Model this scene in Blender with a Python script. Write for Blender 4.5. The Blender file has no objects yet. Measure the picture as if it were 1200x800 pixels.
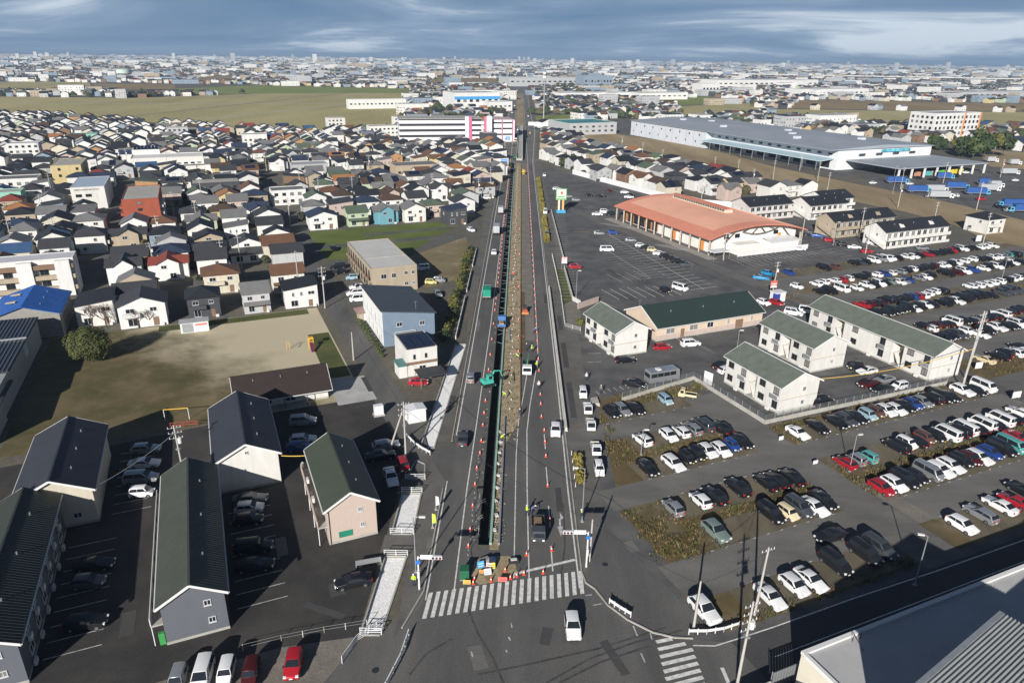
import bpy, math, random
import numpy as np
from mathutils import Vector, Matrix
from mathutils.geometry import tessellate_polygon
rng = random.Random(7)
S = bpy.context.scene
COL = S.collection
# ------------------------------------------------------------------ camera (drone at 60 m)
FPX, CAM_H = 830.0, 60.0
PITCH, ROLL, YAW = math.radians(21.889), math.atan(0.0125), math.radians(0.43764)
_I0 = np.array([math.cos(ROLL), math.sin(ROLL)*math.sin(PITCH), math.sin(ROLL)*math.cos(PITCH)])
_J0 = np.array([-math.sin(ROLL), math.cos(ROLL)*math.sin(PITCH), math.cos(ROLL)*math.cos(PITCH)])
_F0 = np.array([0, math.cos(PITCH), -math.sin(PITCH)])
_R = np.array([[math.cos(YAW), -math.sin(YAW), 0], [math.sin(YAW), math.cos(YAW), 0], [0, 0, 1]])
CI, CJ, CF = _R@_I0, _R@_J0, _R@_F0
cam = bpy.data.cameras.new('camera')
cam.sensor_width = 36; cam.lens = 36*FPX/1200
cam.clip_start = 1; cam.clip_end = 90000
camo = bpy.data.objects.new('camera', cam); COL.objects.link(camo)
camo.matrix_world = Matrix(((CI[0], CJ[0], -CF[0], 0), (CI[1], CJ[1], -CF[1], 0), (CI[2], CJ[2], -CF[2], CAM_H), (0, 0, 0, 1)))
S.camera = camo
# ------------------------------------------------------------------ sun and sky
SKY_OFF = (15.304, 29.726, 4.045)
SUN_EL = math.radians(22.5)
SUN_AZ = math.radians(197.5)          # compass bearing of the sun (0 = +Y, clockwise): behind the camera, a little left
sun = bpy.data.lights.new('sun', 'SUN'); sun.energy = 5.0; sun.angle = math.radians(0.5); sun.color = (1.0, 0.95, 0.88)
suno = bpy.data.objects.new('sun', sun); COL.objects.link(suno)
_sd = Vector((math.sin(SUN_AZ)*math.cos(SUN_EL), math.cos(SUN_AZ)*math.cos(SUN_EL), math.sin(SUN_EL)))
suno.rotation_euler = _sd.to_track_quat('Z', 'Y').to_euler()
suno.location = (0, -60, 90)
W = bpy.data.worlds.new('World'); S.world = W; W.use_nodes = True
nt = W.node_tree; nt.nodes.clear()
def N(t, typ, **kw):
    n = t.nodes.new(typ)
    for k, v in kw.items():
        if k.startswith('i_'): n.inputs[k[2:].replace('_', ' ')].default_value = v
        else: setattr(n, k, v)
    return n
def L(t, a, b): t.links.new(a, b)
sky = N(nt, 'ShaderNodeTexSky', sky_type='NISHITA', sun_disc=False, sun_elevation=SUN_EL, sun_rotation=SUN_AZ, altitude=60, air_density=0.45, dust_density=0.1, ozone_density=1.4)
tc = N(nt, 'ShaderNodeTexCoord'); sep = N(nt, 'ShaderNodeSeparateXYZ'); L(nt, tc.outputs['Generated'], sep.inputs[0])
# cloud layer: the view direction meets a flat deck overhead, so streets of stratocumulus flatten towards the horizon everywhere
zz = N(nt, 'ShaderNodeMath', operation='ADD'); L(nt, sep.outputs['Z'], zz.inputs[0]); zz.inputs[1].default_value = 0.11
zm = N(nt, 'ShaderNodeMath', operation='MAXIMUM'); L(nt, zz.outputs[0], zm.inputs[0]); zm.inputs[1].default_value = 0.02
dx = N(nt, 'ShaderNodeMath', operation='DIVIDE'); L(nt, sep.outputs['X'], dx.inputs[0]); L(nt, zm.outputs[0], dx.inputs[1])
dy = N(nt, 'ShaderNodeMath', operation='DIVIDE'); L(nt, sep.outputs['Y'], dy.inputs[0]); L(nt, zm.outputs[0], dy.inputs[1])
cv = N(nt, 'ShaderNodeCombineXYZ'); L(nt, dx.outputs[0], cv.inputs[0]); L(nt, dy.outputs[0], cv.inputs[1])
mp = N(nt, 'ShaderNodeMapping'); mp.inputs['Location'].default_value = SKY_OFF; mp.inputs['Rotation'].default_value = (0, 0, 0.10); mp.inputs['Scale'].default_value = (0.34, 0.42, 1); L(nt, cv.outputs[0], mp.inputs[0])
n1 = N(nt, 'ShaderNodeTexNoise', i_Scale=1.0, i_Detail=10.0, i_Roughness=0.56, i_Distortion=0.6); L(nt, mp.outputs[0], n1.inputs['Vector'])
cr = N(nt, 'ShaderNodeValToRGB'); L(nt, n1.outputs['Fac'], cr.inputs[0])
e = cr.color_ramp.elements; e.new(0.5); e.new(0.58)
for el, (p_, c_) in zip(e, ((0.30, (1.9, 3.4, 5.7)), (0.46, (2.8, 4.25, 6.4)), (0.54, (4.0, 5.5, 7.6)), (0.64, (9.4, 10.6, 12.0)))): el.position = p_; el.color = (*c_, 1)
hz = N(nt, 'ShaderNodeMapRange'); L(nt, n1.outputs['Fac'], hz.inputs[0]); hz.inputs[1].default_value = 0.55; hz.inputs[2].default_value = 0.75; hz.inputs[3].default_value = 0.96; hz.inputs[4].default_value = 0.88
el_ = N(nt, 'ShaderNodeMapRange'); el_.interpolation_type = 'SMOOTHSTEP'; L(nt, sep.outputs['Z'], el_.inputs[0]); el_.inputs[1].default_value = 0.09; el_.inputs[2].default_value = 0.34; el_.inputs[3].default_value = 1.0; el_.inputs[4].default_value = 0.06   # the bank of cloud rings the horizon and breaks up overhead
hm_ = N(nt, 'ShaderNodeMath', operation='MULTIPLY'); L(nt, hz.outputs[0], hm_.inputs[0]); L(nt, el_.outputs[0], hm_.inputs[1])
mx = N(nt, 'ShaderNodeMix', data_type='RGBA'); L(nt, hm_.outputs[0], mx.inputs[0]); L(nt, sky.outputs[0], mx.inputs[6]); L(nt, cr.outputs[0], mx.inputs[7])
bg = N(nt, 'ShaderNodeBackground'); bg.inputs['Strength'].default_value = 0.05; L(nt, mx.outputs[2], bg.inputs[0])
wo = N(nt, 'ShaderNodeOutputWorld'); L(nt, bg.outputs[0], wo.inputs[0])
S.view_settings.view_transform = 'Standard'; S.view_settings.look = 'None'
S.view_settings.exposure = 0.46; S.view_settings.gamma = 1.0; S.view_settings.use_curve_mapping = False
S.render.engine = 'CYCLES'
S.cycles.max_bounces = 5; S.cycles.diffuse_bounces = 2; S.cycles.volume_bounces = 0; S.cycles.glossy_bounces = 2; S.cycles.transmission_bounces = 2

# ------------------------------------------------------------------ site grid: everything but the trunk road lies on a grid turned 24 degrees
A24 = math.radians(24.0); GC, GS = math.cos(A24), math.sin(A24)
def P(a, b, z=0.0): return Vector((a*GC-b*GS, a*GS+b*GC, z))
def AB(p): return (p[0]*GC+p[1]*GS, -p[0]*GS+p[1]*GC)
def G(u, v, z=0.0):
    """site survey: ground position (height z) read off the 1200x800 photograph"""
    d = CF*FPX+CI*(u-600)-CJ*(v-400); t = (z-CAM_H)/d[2]
    return Vector((d[0]*t, d[1]*t, z))
def GAB(u, v, z=0.0): return AB(G(u, v, z))
def inpoly(x, y, poly):
    c = False; j = len(poly)-1
    for i in range(len(poly)):
        xi, yi = poly[i][0], poly[i][1]; xj, yj = poly[j][0], poly[j][1]
        if (yi > y) != (yj > y) and x < (xj-xi)*(y-yi)/(yj-yi)+xi: c = not c
        j = i
    return c
# ------------------------------------------------------------------ mesh helpers
class MB:
    def __init__(s): s.v = []; s.f = []; s.m = []
    def poly(s, pts, mi=0):
        n = len(s.v); s.v += [tuple(p) for p in pts]; s.f.append(tuple(range(n, n+len(pts)))); s.m.append(mi); return s
    def box(s, x0, x1, y0, y1, z0, z1, mi=0):
        n = len(s.v)
        s.v += [(x0,y0,z0),(x1,y0,z0),(x1,y1,z0),(x0,y1,z0),(x0,y0,z1),(x1,y0,z1),(x1,y1,z1),(x0,y1,z1)]
        for q in ((0,3,2,1),(4,5,6,7),(0,1,5,4),(1,2,6,5),(2,3,7,6),(3,0,4,7)): s.f.append(tuple(n+i for i in q)); s.m.append(mi)
        return s
    def hexa(s, p, mi=0):
        n = len(s.v); s.v += [tuple(q) for q in p]
        for q in ((0,3,2,1),(4,5,6,7),(0,1,5,4),(1,2,6,5),(2,3,7,6),(3,0,4,7)): s.f.append(tuple(n+i for i in q)); s.m.append(mi)
        return s
    def prism(s, poly, y0, y1, mi=0, axis='y'):
        """extrude an (x,z) outline along y, or a (y,z) outline along x"""
        n = len(s.v); k = len(poly)
        if axis == 'y': s.v += [(x, y0, z) for x, z in poly]+[(x, y1, z) for x, z in poly]
        elif axis == 'x': s.v += [(y0, x, z) for x, z in poly]+[(y1, x, z) for x, z in poly]
        else: s.v += [(x, z, y0) for x, z in poly]+[(x, z, y1) for x, z in poly]
        s.f.append(tuple(n+i for i in range(k))); s.f.append(tuple(n+k+i for i in reversed(range(k)))); s.m += [mi, mi]
        for i in range(k): s.f.append((n+i, n+k+i, n+k+(i+1) % k, n+(i+1) % k)); s.m.append(mi)
        return s
    def tube(s, p0, p1, r0, r1=None, n=8, mi=0, caps=True):
        r1 = r0 if r1 is None else r1
        p0, p1 = Vector(p0), Vector(p1); d = (p1-p0).normalized()
        a = d.orthogonal().normalized(); b = d.cross(a); k = len(s.v)
        for p, r in ((p0, r0), (p1, r1)):
            for i in range(n):
                t = 2*math.pi*i/n; s.v.append(tuple(p+a*(r*math.cos(t))+b*(r*math.sin(t))))
        for i in range(n): s.f.append((k+i, k+(i+1) % n, k+n+(i+1) % n, k+n+i)); s.m.append(mi)
        if caps: s.f.append(tuple(k+i for i in reversed(range(n)))); s.f.append(tuple(k+n+i for i in range(n))); s.m += [mi, mi]
        return s
    def slab(s, pts, nrm, t, mi=0):
        nrm = Vector(nrm).normalized(); k = len(pts); n = len(s.v)
        s.v += [tuple(Vector(p)) for p in pts]+[tuple(Vector(p)+nrm*t) for p in pts]
        s.f.append(tuple(n+i for i in reversed(range(k)))); s.f.append(tuple(n+k+i for i in range(k))); s.m += [mi, mi]
        for i in range(k): s.f.append((n+i, n+(i+1) % k, n+k+(i+1) % k, n+k+i)); s.m.append(mi)
        return s
    def mesh(s, name, mats, smooth=0, fix=True):
        me = bpy.data.meshes.new(name); me.from_pydata(s.v, [], s.f)
        for m in mats: me.materials.append(m)
        me.polygons.foreach_set('material_index', s.m)
        if fix:
            import bmesh
            bm = bmesh.new(); bm.from_mesh(me); bmesh.ops.recalc_face_normals(bm, faces=bm.faces); bm.to_mesh(me); bm.free()
        if smooth:
            me.polygons.foreach_set('use_smooth', [True]*len(me.polygons)); me.set_sharp_from_angle(angle=math.radians(smooth))
        me.update(); return me
    def build(s, name, mats, parent=None, loc=None, rot=0.0, smooth=0):
        if not isinstance(mats, (list, tuple)): mats = [mats]
        return link(name, s.mesh(name, mats, smooth), parent, loc, rot)
def link(name, me, parent=None, loc=None, rot=0.0, scale=None):
    o = bpy.data.objects.new(name, me); COL.objects.link(o)
    if parent is not None: o.parent = parent
    if loc is not None: o.location = loc
    if rot: o.rotation_euler = (0, 0, rot)
    if scale is not None: o.scale = scale
    return o
def tag(o, label, cat, group=None):
    o['label'] = label; o['category'] = cat
    if group: o['group'] = group
    return o
def thing(name, label, cat, loc=(0, 0, 0), rot=0.0, group=None):
    return tag(link(name, None, None, loc, rot), label, cat, group)
def struct(o, kind='structure'): o['kind'] = kind; return o
def setmat(o, m, slot=0):
    o.material_slots[slot].link = 'OBJECT'; o.material_slots[slot].material = m
def ordn(n): return '%d%s' % (n, 'th' if 10 <= n % 100 <= 20 else {1: 'st', 2: 'nd', 3: 'rd'}.get(n % 10, 'th'))
# ------------------------------------------------------------------ materials
MATS = {}
def M(name, col, rough=0.8, var=0.15, scale=0.6, metal=0.0, coat=0.0, bump=0.0, bscale=None, spec=0.4, rnd=0.0, world=False, dirt=0.0, stretch=None):
    if name in MATS: return MATS[name]
    m = bpy.data.materials.new(name); m.use_nodes = True; t = m.node_tree
    b = t.nodes['Principled BSDF']; b.inputs['Roughness'].default_value = rough; b.inputs['Metallic'].default_value = metal
    b.inputs['Coat Weight'].default_value = coat; b.inputs['Coat Roughness'].default_value = 0.05; b.inputs['Specular IOR Level'].default_value = spec
    c4 = (*col, 1)
    if world: vec = N(t, 'ShaderNodeNewGeometry').outputs['Position']
    else: vec = N(t, 'ShaderNodeTexCoord').outputs['Object']
    if stretch:
        mpn = N(t, 'ShaderNodeMapping'); mpn.inputs['Scale'].default_value = stretch; L(t, vec, mpn.inputs[0]); vec = mpn.outputs[0]
    fac = None
    if var > 0:
        nz = N(t, 'ShaderNodeTexNoise', i_Scale=scale, i_Detail=6.0, i_Roughness=0.65); L(t, vec, nz.inputs['Vector'])
        mr = N(t, 'ShaderNodeMapRange'); mr.inputs[1].default_value = 0.3; mr.inputs[2].default_value = 0.7; mr.inputs[3].default_value = 1-var; mr.inputs[4].default_value = 1+var
        L(t, nz.outputs['Fac'], mr.inputs[0]); fac = mr.outputs[0]
    if rnd > 0:
        oi = N(t, 'ShaderNodeObjectInfo'); m2 = N(t, 'ShaderNodeMapRange'); m2.inputs[3].default_value = 1-rnd; m2.inputs[4].default_value = 1+rnd; L(t, oi.outputs['Random'], m2.inputs[0])
        if fac: mu = N(t, 'ShaderNodeMath', operation='MULTIPLY'); L(t, fac, mu.inputs[0]); L(t, m2.outputs[0], mu.inputs[1]); fac = mu.outputs[0]
        else: fac = m2.outputs[0]
    if fac:
        vm = N(t, 'ShaderNodeVectorMath', operation='SCALE'); vm.inputs[0].default_value = col; L(t, fac, vm.inputs['Scale']); L(t, vm.outputs[0], b.inputs['Base Color'])
    else: b.inputs['Base Color'].default_value = c4
    if bump > 0:
        nb = N(t, 'ShaderNodeTexNoise', i_Scale=bscale or 8.0, i_Detail=4.0); L(t, vec, nb.inputs['Vector'])
        bp = N(t, 'ShaderNodeBump', i_Strength=bump, i_Distance=0.1); L(t, nb.outputs['Fac'], bp.inputs['Height']); L(t, bp.outputs[0], b.inputs['Normal'])
    MATS[name] = m; return m
def ramp_mat(name, stops, scale=0.1, detail=8, rough=0.9, stretch=None, rot=0.0, fine=6.0, bump=0.25, layer2=None, slope=None):
    """ground-like surface: world-space noise through a colour ramp, a finer noise on top, optional second larger patch layer"""
    if name in MATS: return MATS[name]
    m = bpy.data.materials.new(name); m.use_nodes = True; t = m.node_tree; b = t.nodes['Principled BSDF']
    b.inputs['Roughness'].default_value = rough; b.inputs['Specular IOR Level'].default_value = 0.3
    g = N(t, 'ShaderNodeNewGeometry'); vec = g.outputs['Position']
    mpn = N(t, 'ShaderNodeMapping'); mpn.inputs['Rotation'].default_value = (0, 0, rot); mpn.inputs['Scale'].default_value = stretch or (1, 1, 1); L(t, vec, mpn.inputs[0])
    nz = N(t, 'ShaderNodeTexNoise', i_Scale=scale, i_Detail=float(detail), i_Roughness=0.62); L(t, mpn.outputs[0], nz.inputs['Vector'])
    r = N(t, 'ShaderNodeValToRGB'); L(t, nz.outputs['Fac'], r.inputs[0]); e = r.color_ramp.elements
    while len(e) < len(stops): e.new(0.5)
    for i, (p, c) in enumerate(stops): e[i].position = p; e[i].color = (*c, 1)
    col = r.outputs[0]
    if layer2:
        sc2, lo, hi, c2, amt = layer2
        n3 = N(t, 'ShaderNodeTexNoise', i_Scale=sc2, i_Detail=5.0, i_Roughness=0.6); L(t, vec, n3.inputs['Vector'])
        mr = N(t, 'ShaderNodeMapRange'); mr.inputs[1].default_value = lo; mr.inputs[2].default_value = hi; mr.inputs[4].default_value = amt; L(t, n3.outputs['Fac'], mr.inputs[0])
        mm = N(t, 'ShaderNodeMix', data_type='RGBA'); L(t, mr.outputs[0], mm.inputs[0]); L(t, col, mm.inputs[6]); mm.inputs[7].default_value = (*c2, 1); col = mm.outputs[2]
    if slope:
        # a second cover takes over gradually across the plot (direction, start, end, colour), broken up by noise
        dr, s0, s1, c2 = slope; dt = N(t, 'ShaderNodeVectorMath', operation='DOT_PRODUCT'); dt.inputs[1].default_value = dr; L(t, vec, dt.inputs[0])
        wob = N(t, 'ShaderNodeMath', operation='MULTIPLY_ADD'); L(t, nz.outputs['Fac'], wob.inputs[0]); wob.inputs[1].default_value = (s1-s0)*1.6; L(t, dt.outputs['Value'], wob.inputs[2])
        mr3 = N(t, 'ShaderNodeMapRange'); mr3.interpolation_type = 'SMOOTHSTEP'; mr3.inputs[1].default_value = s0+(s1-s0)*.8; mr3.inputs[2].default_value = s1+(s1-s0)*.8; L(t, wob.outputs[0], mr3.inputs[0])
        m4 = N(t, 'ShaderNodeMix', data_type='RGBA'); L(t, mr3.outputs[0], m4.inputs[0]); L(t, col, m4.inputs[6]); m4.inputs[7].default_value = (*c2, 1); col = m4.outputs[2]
    nf = N(t, 'ShaderNodeTexNoise', i_Scale=fine, i_Detail=3.0); L(t, vec, nf.inputs['Vector'])
    m2 = N(t, 'ShaderNodeMapRange'); m2.inputs[1].default_value = 0.25; m2.inputs[2].default_value = 0.75; m2.inputs[3].default_value = 0.78; m2.inputs[4].default_value = 1.22; L(t, nf.outputs['Fac'], m2.inputs[0])
    vm = N(t, 'ShaderNodeVectorMath', operation='SCALE'); L(t, col, vm.inputs[0]); L(t, m2.outputs[0], vm.inputs['Scale']); L(t, vm.outputs[0], b.inputs['Base Color'])
    if bump:
        bp = N(t, 'ShaderNodeBump', i_Strength=bump, i_Distance=0.08); L(t, nf.outputs['Fac'], bp.inputs['Height']); L(t, bp.outputs[0], b.inputs['Normal'])
    MATS[name] = m; return m
m_asph = ramp_mat('asphalt', [(0.3, (0.076, 0.076, 0.075)), (0.5, (0.103, 0.101, 0.098)), (0.7, (0.14, 0.136, 0.13))], 0.18, stretch=(1, 0.16, 1), layer2=(0.05, 0.5, 0.62, (0.135, 0.13, 0.122), 0.45))
m_asph_new = ramp_mat('dark_asphalt', [(0.3, (0.05, 0.05, 0.053)), (0.7, (0.075, 0.074, 0.074))], 0.1)
m_asph_lot = ramp_mat('lot_asphalt', [(0.3, (0.062, 0.062, 0.064)), (0.5, (0.098, 0.098, 0.099)), (0.72, (0.14, 0.138, 0.135))], 0.14, layer2=(0.035, 0.5, 0.64, (0.14, 0.135, 0.126), 0.55))
m_asph_yard = ramp_mat('yard_asphalt', [(0.3, (0.03, 0.029, 0.0285)), (0.5, (0.042, 0.0405, 0.039)), (0.75, (0.066, 0.062, 0.057))], 0.15, layer2=(0.06, 0.5, 0.62, (0.074, 0.068, 0.061), 0.5))  # asphalt tone, with extra darkening in the colour for the yards' shade
m_aisle = ramp_mat('aisle_asphalt', [(0.3, (0.1, 0.099, 0.095)), (0.7, (0.175, 0.17, 0.16))], 0.2, rot=-A24, stretch=(0.4, 1, 1), layer2=(0.09, 0.5, 0.7, (0.19, 0.175, 0.15), 0.4))
m_walk = ramp_mat('sidewalk_asphalt', [(0.3, (0.1, 0.098, 0.092)), (0.7, (0.15, 0.143, 0.132))], 0.25, layer2=(0.09, 0.52, 0.65, (0.08, 0.078, 0.075), 0.6))
m_grass = ramp_mat('dry_grass', [(0.25, (0.06, 0.056, 0.022)), (0.45, (0.1, 0.08, 0.036)), (0.6, (0.135, 0.095, 0.045)), (0.8, (0.08, 0.08, 0.026))], 0.22, layer2=(0.1, 0.5, 0.64, (0.17, 0.14, 0.1), 0.7))
m_green = ramp_mat('short_grass', [(0.3, (0.05, 0.062, 0.018)), (0.55, (0.09, 0.1, 0.03)), (0.75, (0.15, 0.12, 0.06))], 0.12)
m_brownfield = ramp_mat('brown_field', [(0.3, (0.2, 0.15, 0.085)), (0.5, (0.29, 0.225, 0.13)), (0.75, (0.38, 0.3, 0.18))], 0.05, rot=-A24, stretch=(1, 0.25, 1), fine=1.2)
m_paddy = ramp_mat('paddy_field', [(0.3, (0.27, 0.24, 0.1)), (0.55, (0.37, 0.325, 0.155)), (0.8, (0.45, 0.37, 0.19))], 0.012, rot=-A24, stretch=(1, 0.3, 1), fine=0.3)
m_paddy2 = ramp_mat('harvested_field', [(0.3, (0.2, 0.15, 0.075)), (0.6, (0.28, 0.2, 0.1)), (0.8, (0.2, 0.18, 0.08))], 0.012, rot=-A24, stretch=(1, 0.3, 1), fine=0.3)
m_paddy3 = ramp_mat('green_field', [(0.3, (0.15, 0.19, 0.045)), (0.6, (0.2, 0.23, 0.06)), (0.8, (0.25, 0.22, 0.08))], 0.014, fine=0.3)
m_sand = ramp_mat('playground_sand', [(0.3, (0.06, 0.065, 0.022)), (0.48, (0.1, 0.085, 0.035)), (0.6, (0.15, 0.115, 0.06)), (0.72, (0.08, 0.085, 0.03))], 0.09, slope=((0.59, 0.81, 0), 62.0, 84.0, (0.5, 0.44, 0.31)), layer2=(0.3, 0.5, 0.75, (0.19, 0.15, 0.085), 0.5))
m_soil = ramp_mat('dug_soil', [(0.3, (0.2, 0.155, 0.095)), (0.5, (0.33, 0.265, 0.165)), (0.75, (0.44, 0.38, 0.27))], 0.5, fine=3.0, layer2=(0.9, 0.55, 0.7, (0.16, 0.12, 0.07), 0.7))
m_gravel = ramp_mat('gravel', [(0.3, (0.14, 0.13, 0.11)), (0.7, (0.22, 0.2, 0.17))], 0.4, fine=3.5)
m_canal = ramp_mat('pale_canal_bed', [(0.3, (0.76, 0.76, 0.75)), (0.6, (0.84, 0.84, 0.83)), (0.85, (0.66, 0.65, 0.63))], 0.5, fine=4)
m_conc = M('concrete', (0.36, 0.35, 0.32), 0.85, 0.2, 0.5, world=True)
m_conc_l = M('pale_concrete', (0.55, 0.54, 0.51), 0.85, 0.15, 0.5, world=True)
m_conc_d = M('weathered_concrete', (0.22, 0.21, 0.19), 0.9, 0.3, 0.7, world=True)
m_paint = M('road_paint', (0.62, 0.62, 0.6), 0.7, 0.35, 1.6, world=True)
m_paint_w = M('worn_road_paint', (0.42, 0.42, 0.41), 0.8, 0.5, 1.3, world=True)
m_white = M('white_metal', (0.68, 0.69, 0.7), 0.4, 0.06, 1.0)
m_galv = M('galvanised_steel', (0.42, 0.44, 0.46), 0.45, 0.12, 1.0, metal=0.6)
m_pole = M('pole_concrete', (0.4, 0.385, 0.36), 0.8, 0.12, 1.0)
m_dark = M('dark_metal', (0.03, 0.03, 0.035), 0.5, 0.1, 1.0)
m_black = M('black_rubber', (0.015, 0.015, 0.016), 0.8, 0.1, 2.0)
m_glass = M('window_glass', (0.016, 0.02, 0.026), 0.06, 0.1, 0.5, spec=0.5)
m_glass_far = M('dull_window_glass', (0.045, 0.052, 0.062), 0.2, 0.2, 0.5, spec=0.6)
m_orange = M('safety_orange', (0.8, 0.09, 0.03), 0.5, 0.05)
m_hivis = M('hivis_yellow', (0.55, 0.85, 0.05), 0.6, 0.05)
# ------------------------------------------------------------------ ground with the excavated trench and the canal cut out
TR = (-4.75, -3.25, 77.0, 440.0)                       # trench x0,x1,y0,y1
CANALS = [[(-16.9, 61.0), (-14.8, 61.0), (-13.9, 74.3), (-16.5, 74.3)],
          [(-16.5, 79.0), (-13.8, 79.0), (-13.9, 88.6), (-16.5, 88.6)],
          [(-16.5, 92.4), (-13.9, 92.4), (-14.4, 96.6), (-15.8, 97.6)],
          [(-15.6, 101.6), (-13.5, 101.6), (-11.5, 147.0), (-13.7, 147.0)]]
m_ground = ramp_mat('earth', [(0.3, (0.085, 0.083, 0.07)), (0.5, (0.12, 0.11, 0.085)), (0.7, (0.16, 0.14, 0.11))], 0.02, layer2=(0.05, 0.5, 0.6, (0.1, 0.1, 0.098), 0.7), fine=1.0)
outer = [(-45000, -300), (45000, -300), (45000, 60000), (-45000, 60000)]
holes = [[(TR[0], TR[2]), (TR[1], TR[2]), (TR[1], TR[3]), (TR[0], TR[3])]]+CANALS
loops = [[Vector((x, y, 0)) for x, y in lp] for lp in [outer]+holes]
tri = tessellate_polygon(loops)
gv = [tuple(p) for lp in loops for p in lp]
me = bpy.data.meshes.new('ground'); me.from_pydata(gv, [], [tuple(t) for t in tri]); me.materials.append(m_ground)
import bmesh
bm = bmesh.new(); bm.from_mesh(me); bmesh.ops.recalc_face_normals(bm, faces=bm.faces)
for f in bm.faces:
    if f.normal.z < 0: f.normal_flip()
bm.to_mesh(me); bm.free()
struct(link('ground', me))
ZUP = {}
def sheet(name, pts, z, mat, kind='structure'):
    ZUP[z] = ZUP.get(z, 0)+1; z = z+0.00013*(ZUP[z]-1)
    vv = [Vector((p[0], p[1], z)) for p in pts]
    ff = [tuple(t) for t in tessellate_polygon([vv])] if len(vv) > 4 else [tuple(range(len(vv)))]
    me = bpy.data.meshes.new(name); me.from_pydata([tuple(v) for v in vv], [], ff); me.materials.append(mat)
    bm = bmesh.new(); bm.from_mesh(me)
    for f in bm.faces:
        f.normal_update()
        if f.normal.z < 0: f.normal_flip()
    bm.to_mesh(me); bm.free()
    return struct(link(name, me), kind)
def grect(a0, a1, b0, b1): return [P(a0, b0), P(a1, b0), P(a1, b1), P(a0, b1)]
def pxs(*uv): return [G(u, v) for u, v in uv]
# trench: walls and wet floor
mb = MB(); x0, x1, y0, y1 = TR
mb.poly([(x0, y0, -1.6), (x1, y0, -1.6), (x1, y1, -1.6), (x0, y1, -1.6)])
mb.poly([(x0, y0, 0), (x0, y1, 0), (x0, y1, -1.6), (x0, y0, -1.6)], 1); mb.poly([(x1, y0, 0), (x1, y1, 0), (x1, y1, -1.6), (x1, y0, -1.6)], 1)
mb.poly([(x0, y0, 0), (x1, y0, 0), (x1, y0, -1.6), (x0, y0, -1.6)], 1); mb.poly([(x0, y1, 0), (x1, y1, 0), (x1, y1, -1.6), (x0, y1, -1.6)], 1)
m_mud = ramp_mat('wet_mud', [(0.3, (0.03, 0.028, 0.025)), (0.7, (0.06, 0.055, 0.048))], 0.6)
struct(mb.build('trench', [m_mud, m_mud]))
for cnl in CANALS:
    mb = MB(); k = len(cnl)
    mb.poly([(x, y, -0.2) for x, y in cnl])
    for i in range(k):
        a, b = cnl[i], cnl[(i+1) % k]; mb.poly([(*a, 0), (*b, 0), (*b, -0.2), (*a, -0.2)], 1)
    # kerb lips
    for i in range(k):
        a, b = Vector((*cnl[i], 0)), Vector((*cnl[(i+1) % k], 0)); d = (b-a).normalized(); n = Vector((d.y, -d.x, 0))
        mb.hexa([a, b, b+n*0.2, a+n*0.2, a+Vector((0, 0, .12)), b+Vector((0, 0, .12)), b+n*0.2+Vector((0, 0, .12)), a+n*0.2+Vector((0, 0, .12))], 2)
    struct(mb.build('canal', [m_canal, m_conc_d, m_conc]))
# ---------------- land cover sheets
z = 0.004
sheet('paving', pxs((640, 196), (672, 203), (780, 233), (905, 243), (1010, 262), (1215, 330), (1260, 470), (1280, 640), (1280, 860), (330, 860), (445, 738))+[Vector((-10.6, 60, 0)), Vector((8.4, 66, 0)), Vector((8.5, 120, 0)), Vector((8.5, 420, 0))], z, m_asph_lot)
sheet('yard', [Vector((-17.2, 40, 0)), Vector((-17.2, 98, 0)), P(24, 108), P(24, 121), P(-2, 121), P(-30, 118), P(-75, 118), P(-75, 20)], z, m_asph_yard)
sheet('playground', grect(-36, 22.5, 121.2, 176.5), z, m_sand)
sheet('short_grass', grect(-14, 20, 172.5, 176.3), z+.004, m_green)
sheet('short_grass', grect(17.5, 22.2, 132, 158), z+.004, m_green)
sheet('concrete_apron', grect(17.4, 25, 119.6, 131), z+.008, M('apron_concrete', (0.4, 0.4, 0.39), 0.9, 0.15, 0.4, world=True))
sheet('side_road', [P(24.6, 112), P(29.6, 107), P(29.8, 420), P(24.8, 420)], 0.012, m_asph)
sheet('side_road', [P(24.6, 112), P(29.6, 107), Vector((-13.4, 97.6, 0)), Vector((-13.4, 101.4, 0)), Vector((-10.6, 104, 0)), Vector((-10.6, 90, 0)), Vector((-16.6, 92.2, 0)), P(25, 104)], 0.016, m_asph)
sheet('green_yard', [P(31, 222), P(56, 217), P(80, 245), P(95, 262), P(31, 262)], 0.008, ramp_mat('lush_grass', [(0.3, (0.07, 0.1, 0.02)), (0.6, (0.12, 0.15, 0.035)), (0.8, (0.2, 0.17, 0.08))], 0.08))
sheet('gravel_patch', [P(53, 182), P(70, 190), P(84, 235), P(60, 218), P(53, 212)], 0.008, ramp_mat('yard_dirt', [(0.3, (0.14, 0.11, 0.06)), (0.6, (0.22, 0.18, 0.1)), (0.75, (0.4, 0.37, 0.3))], 0.1))
for a0, a1, b0, b1 in ((31, 84, 236, 240), (50, 92, 249, 252)): sheet('yard_path', grect(a0, a1, b0, b1), 0.012, m_asph_lot)
sheet('gravel_lot', [Vector((-17.6, 40, 0)), Vector((-17.6, 60.6, 0)), G(330, 758), G(180, 800), G(150, 860)], 0.012, m_gravel)
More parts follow.
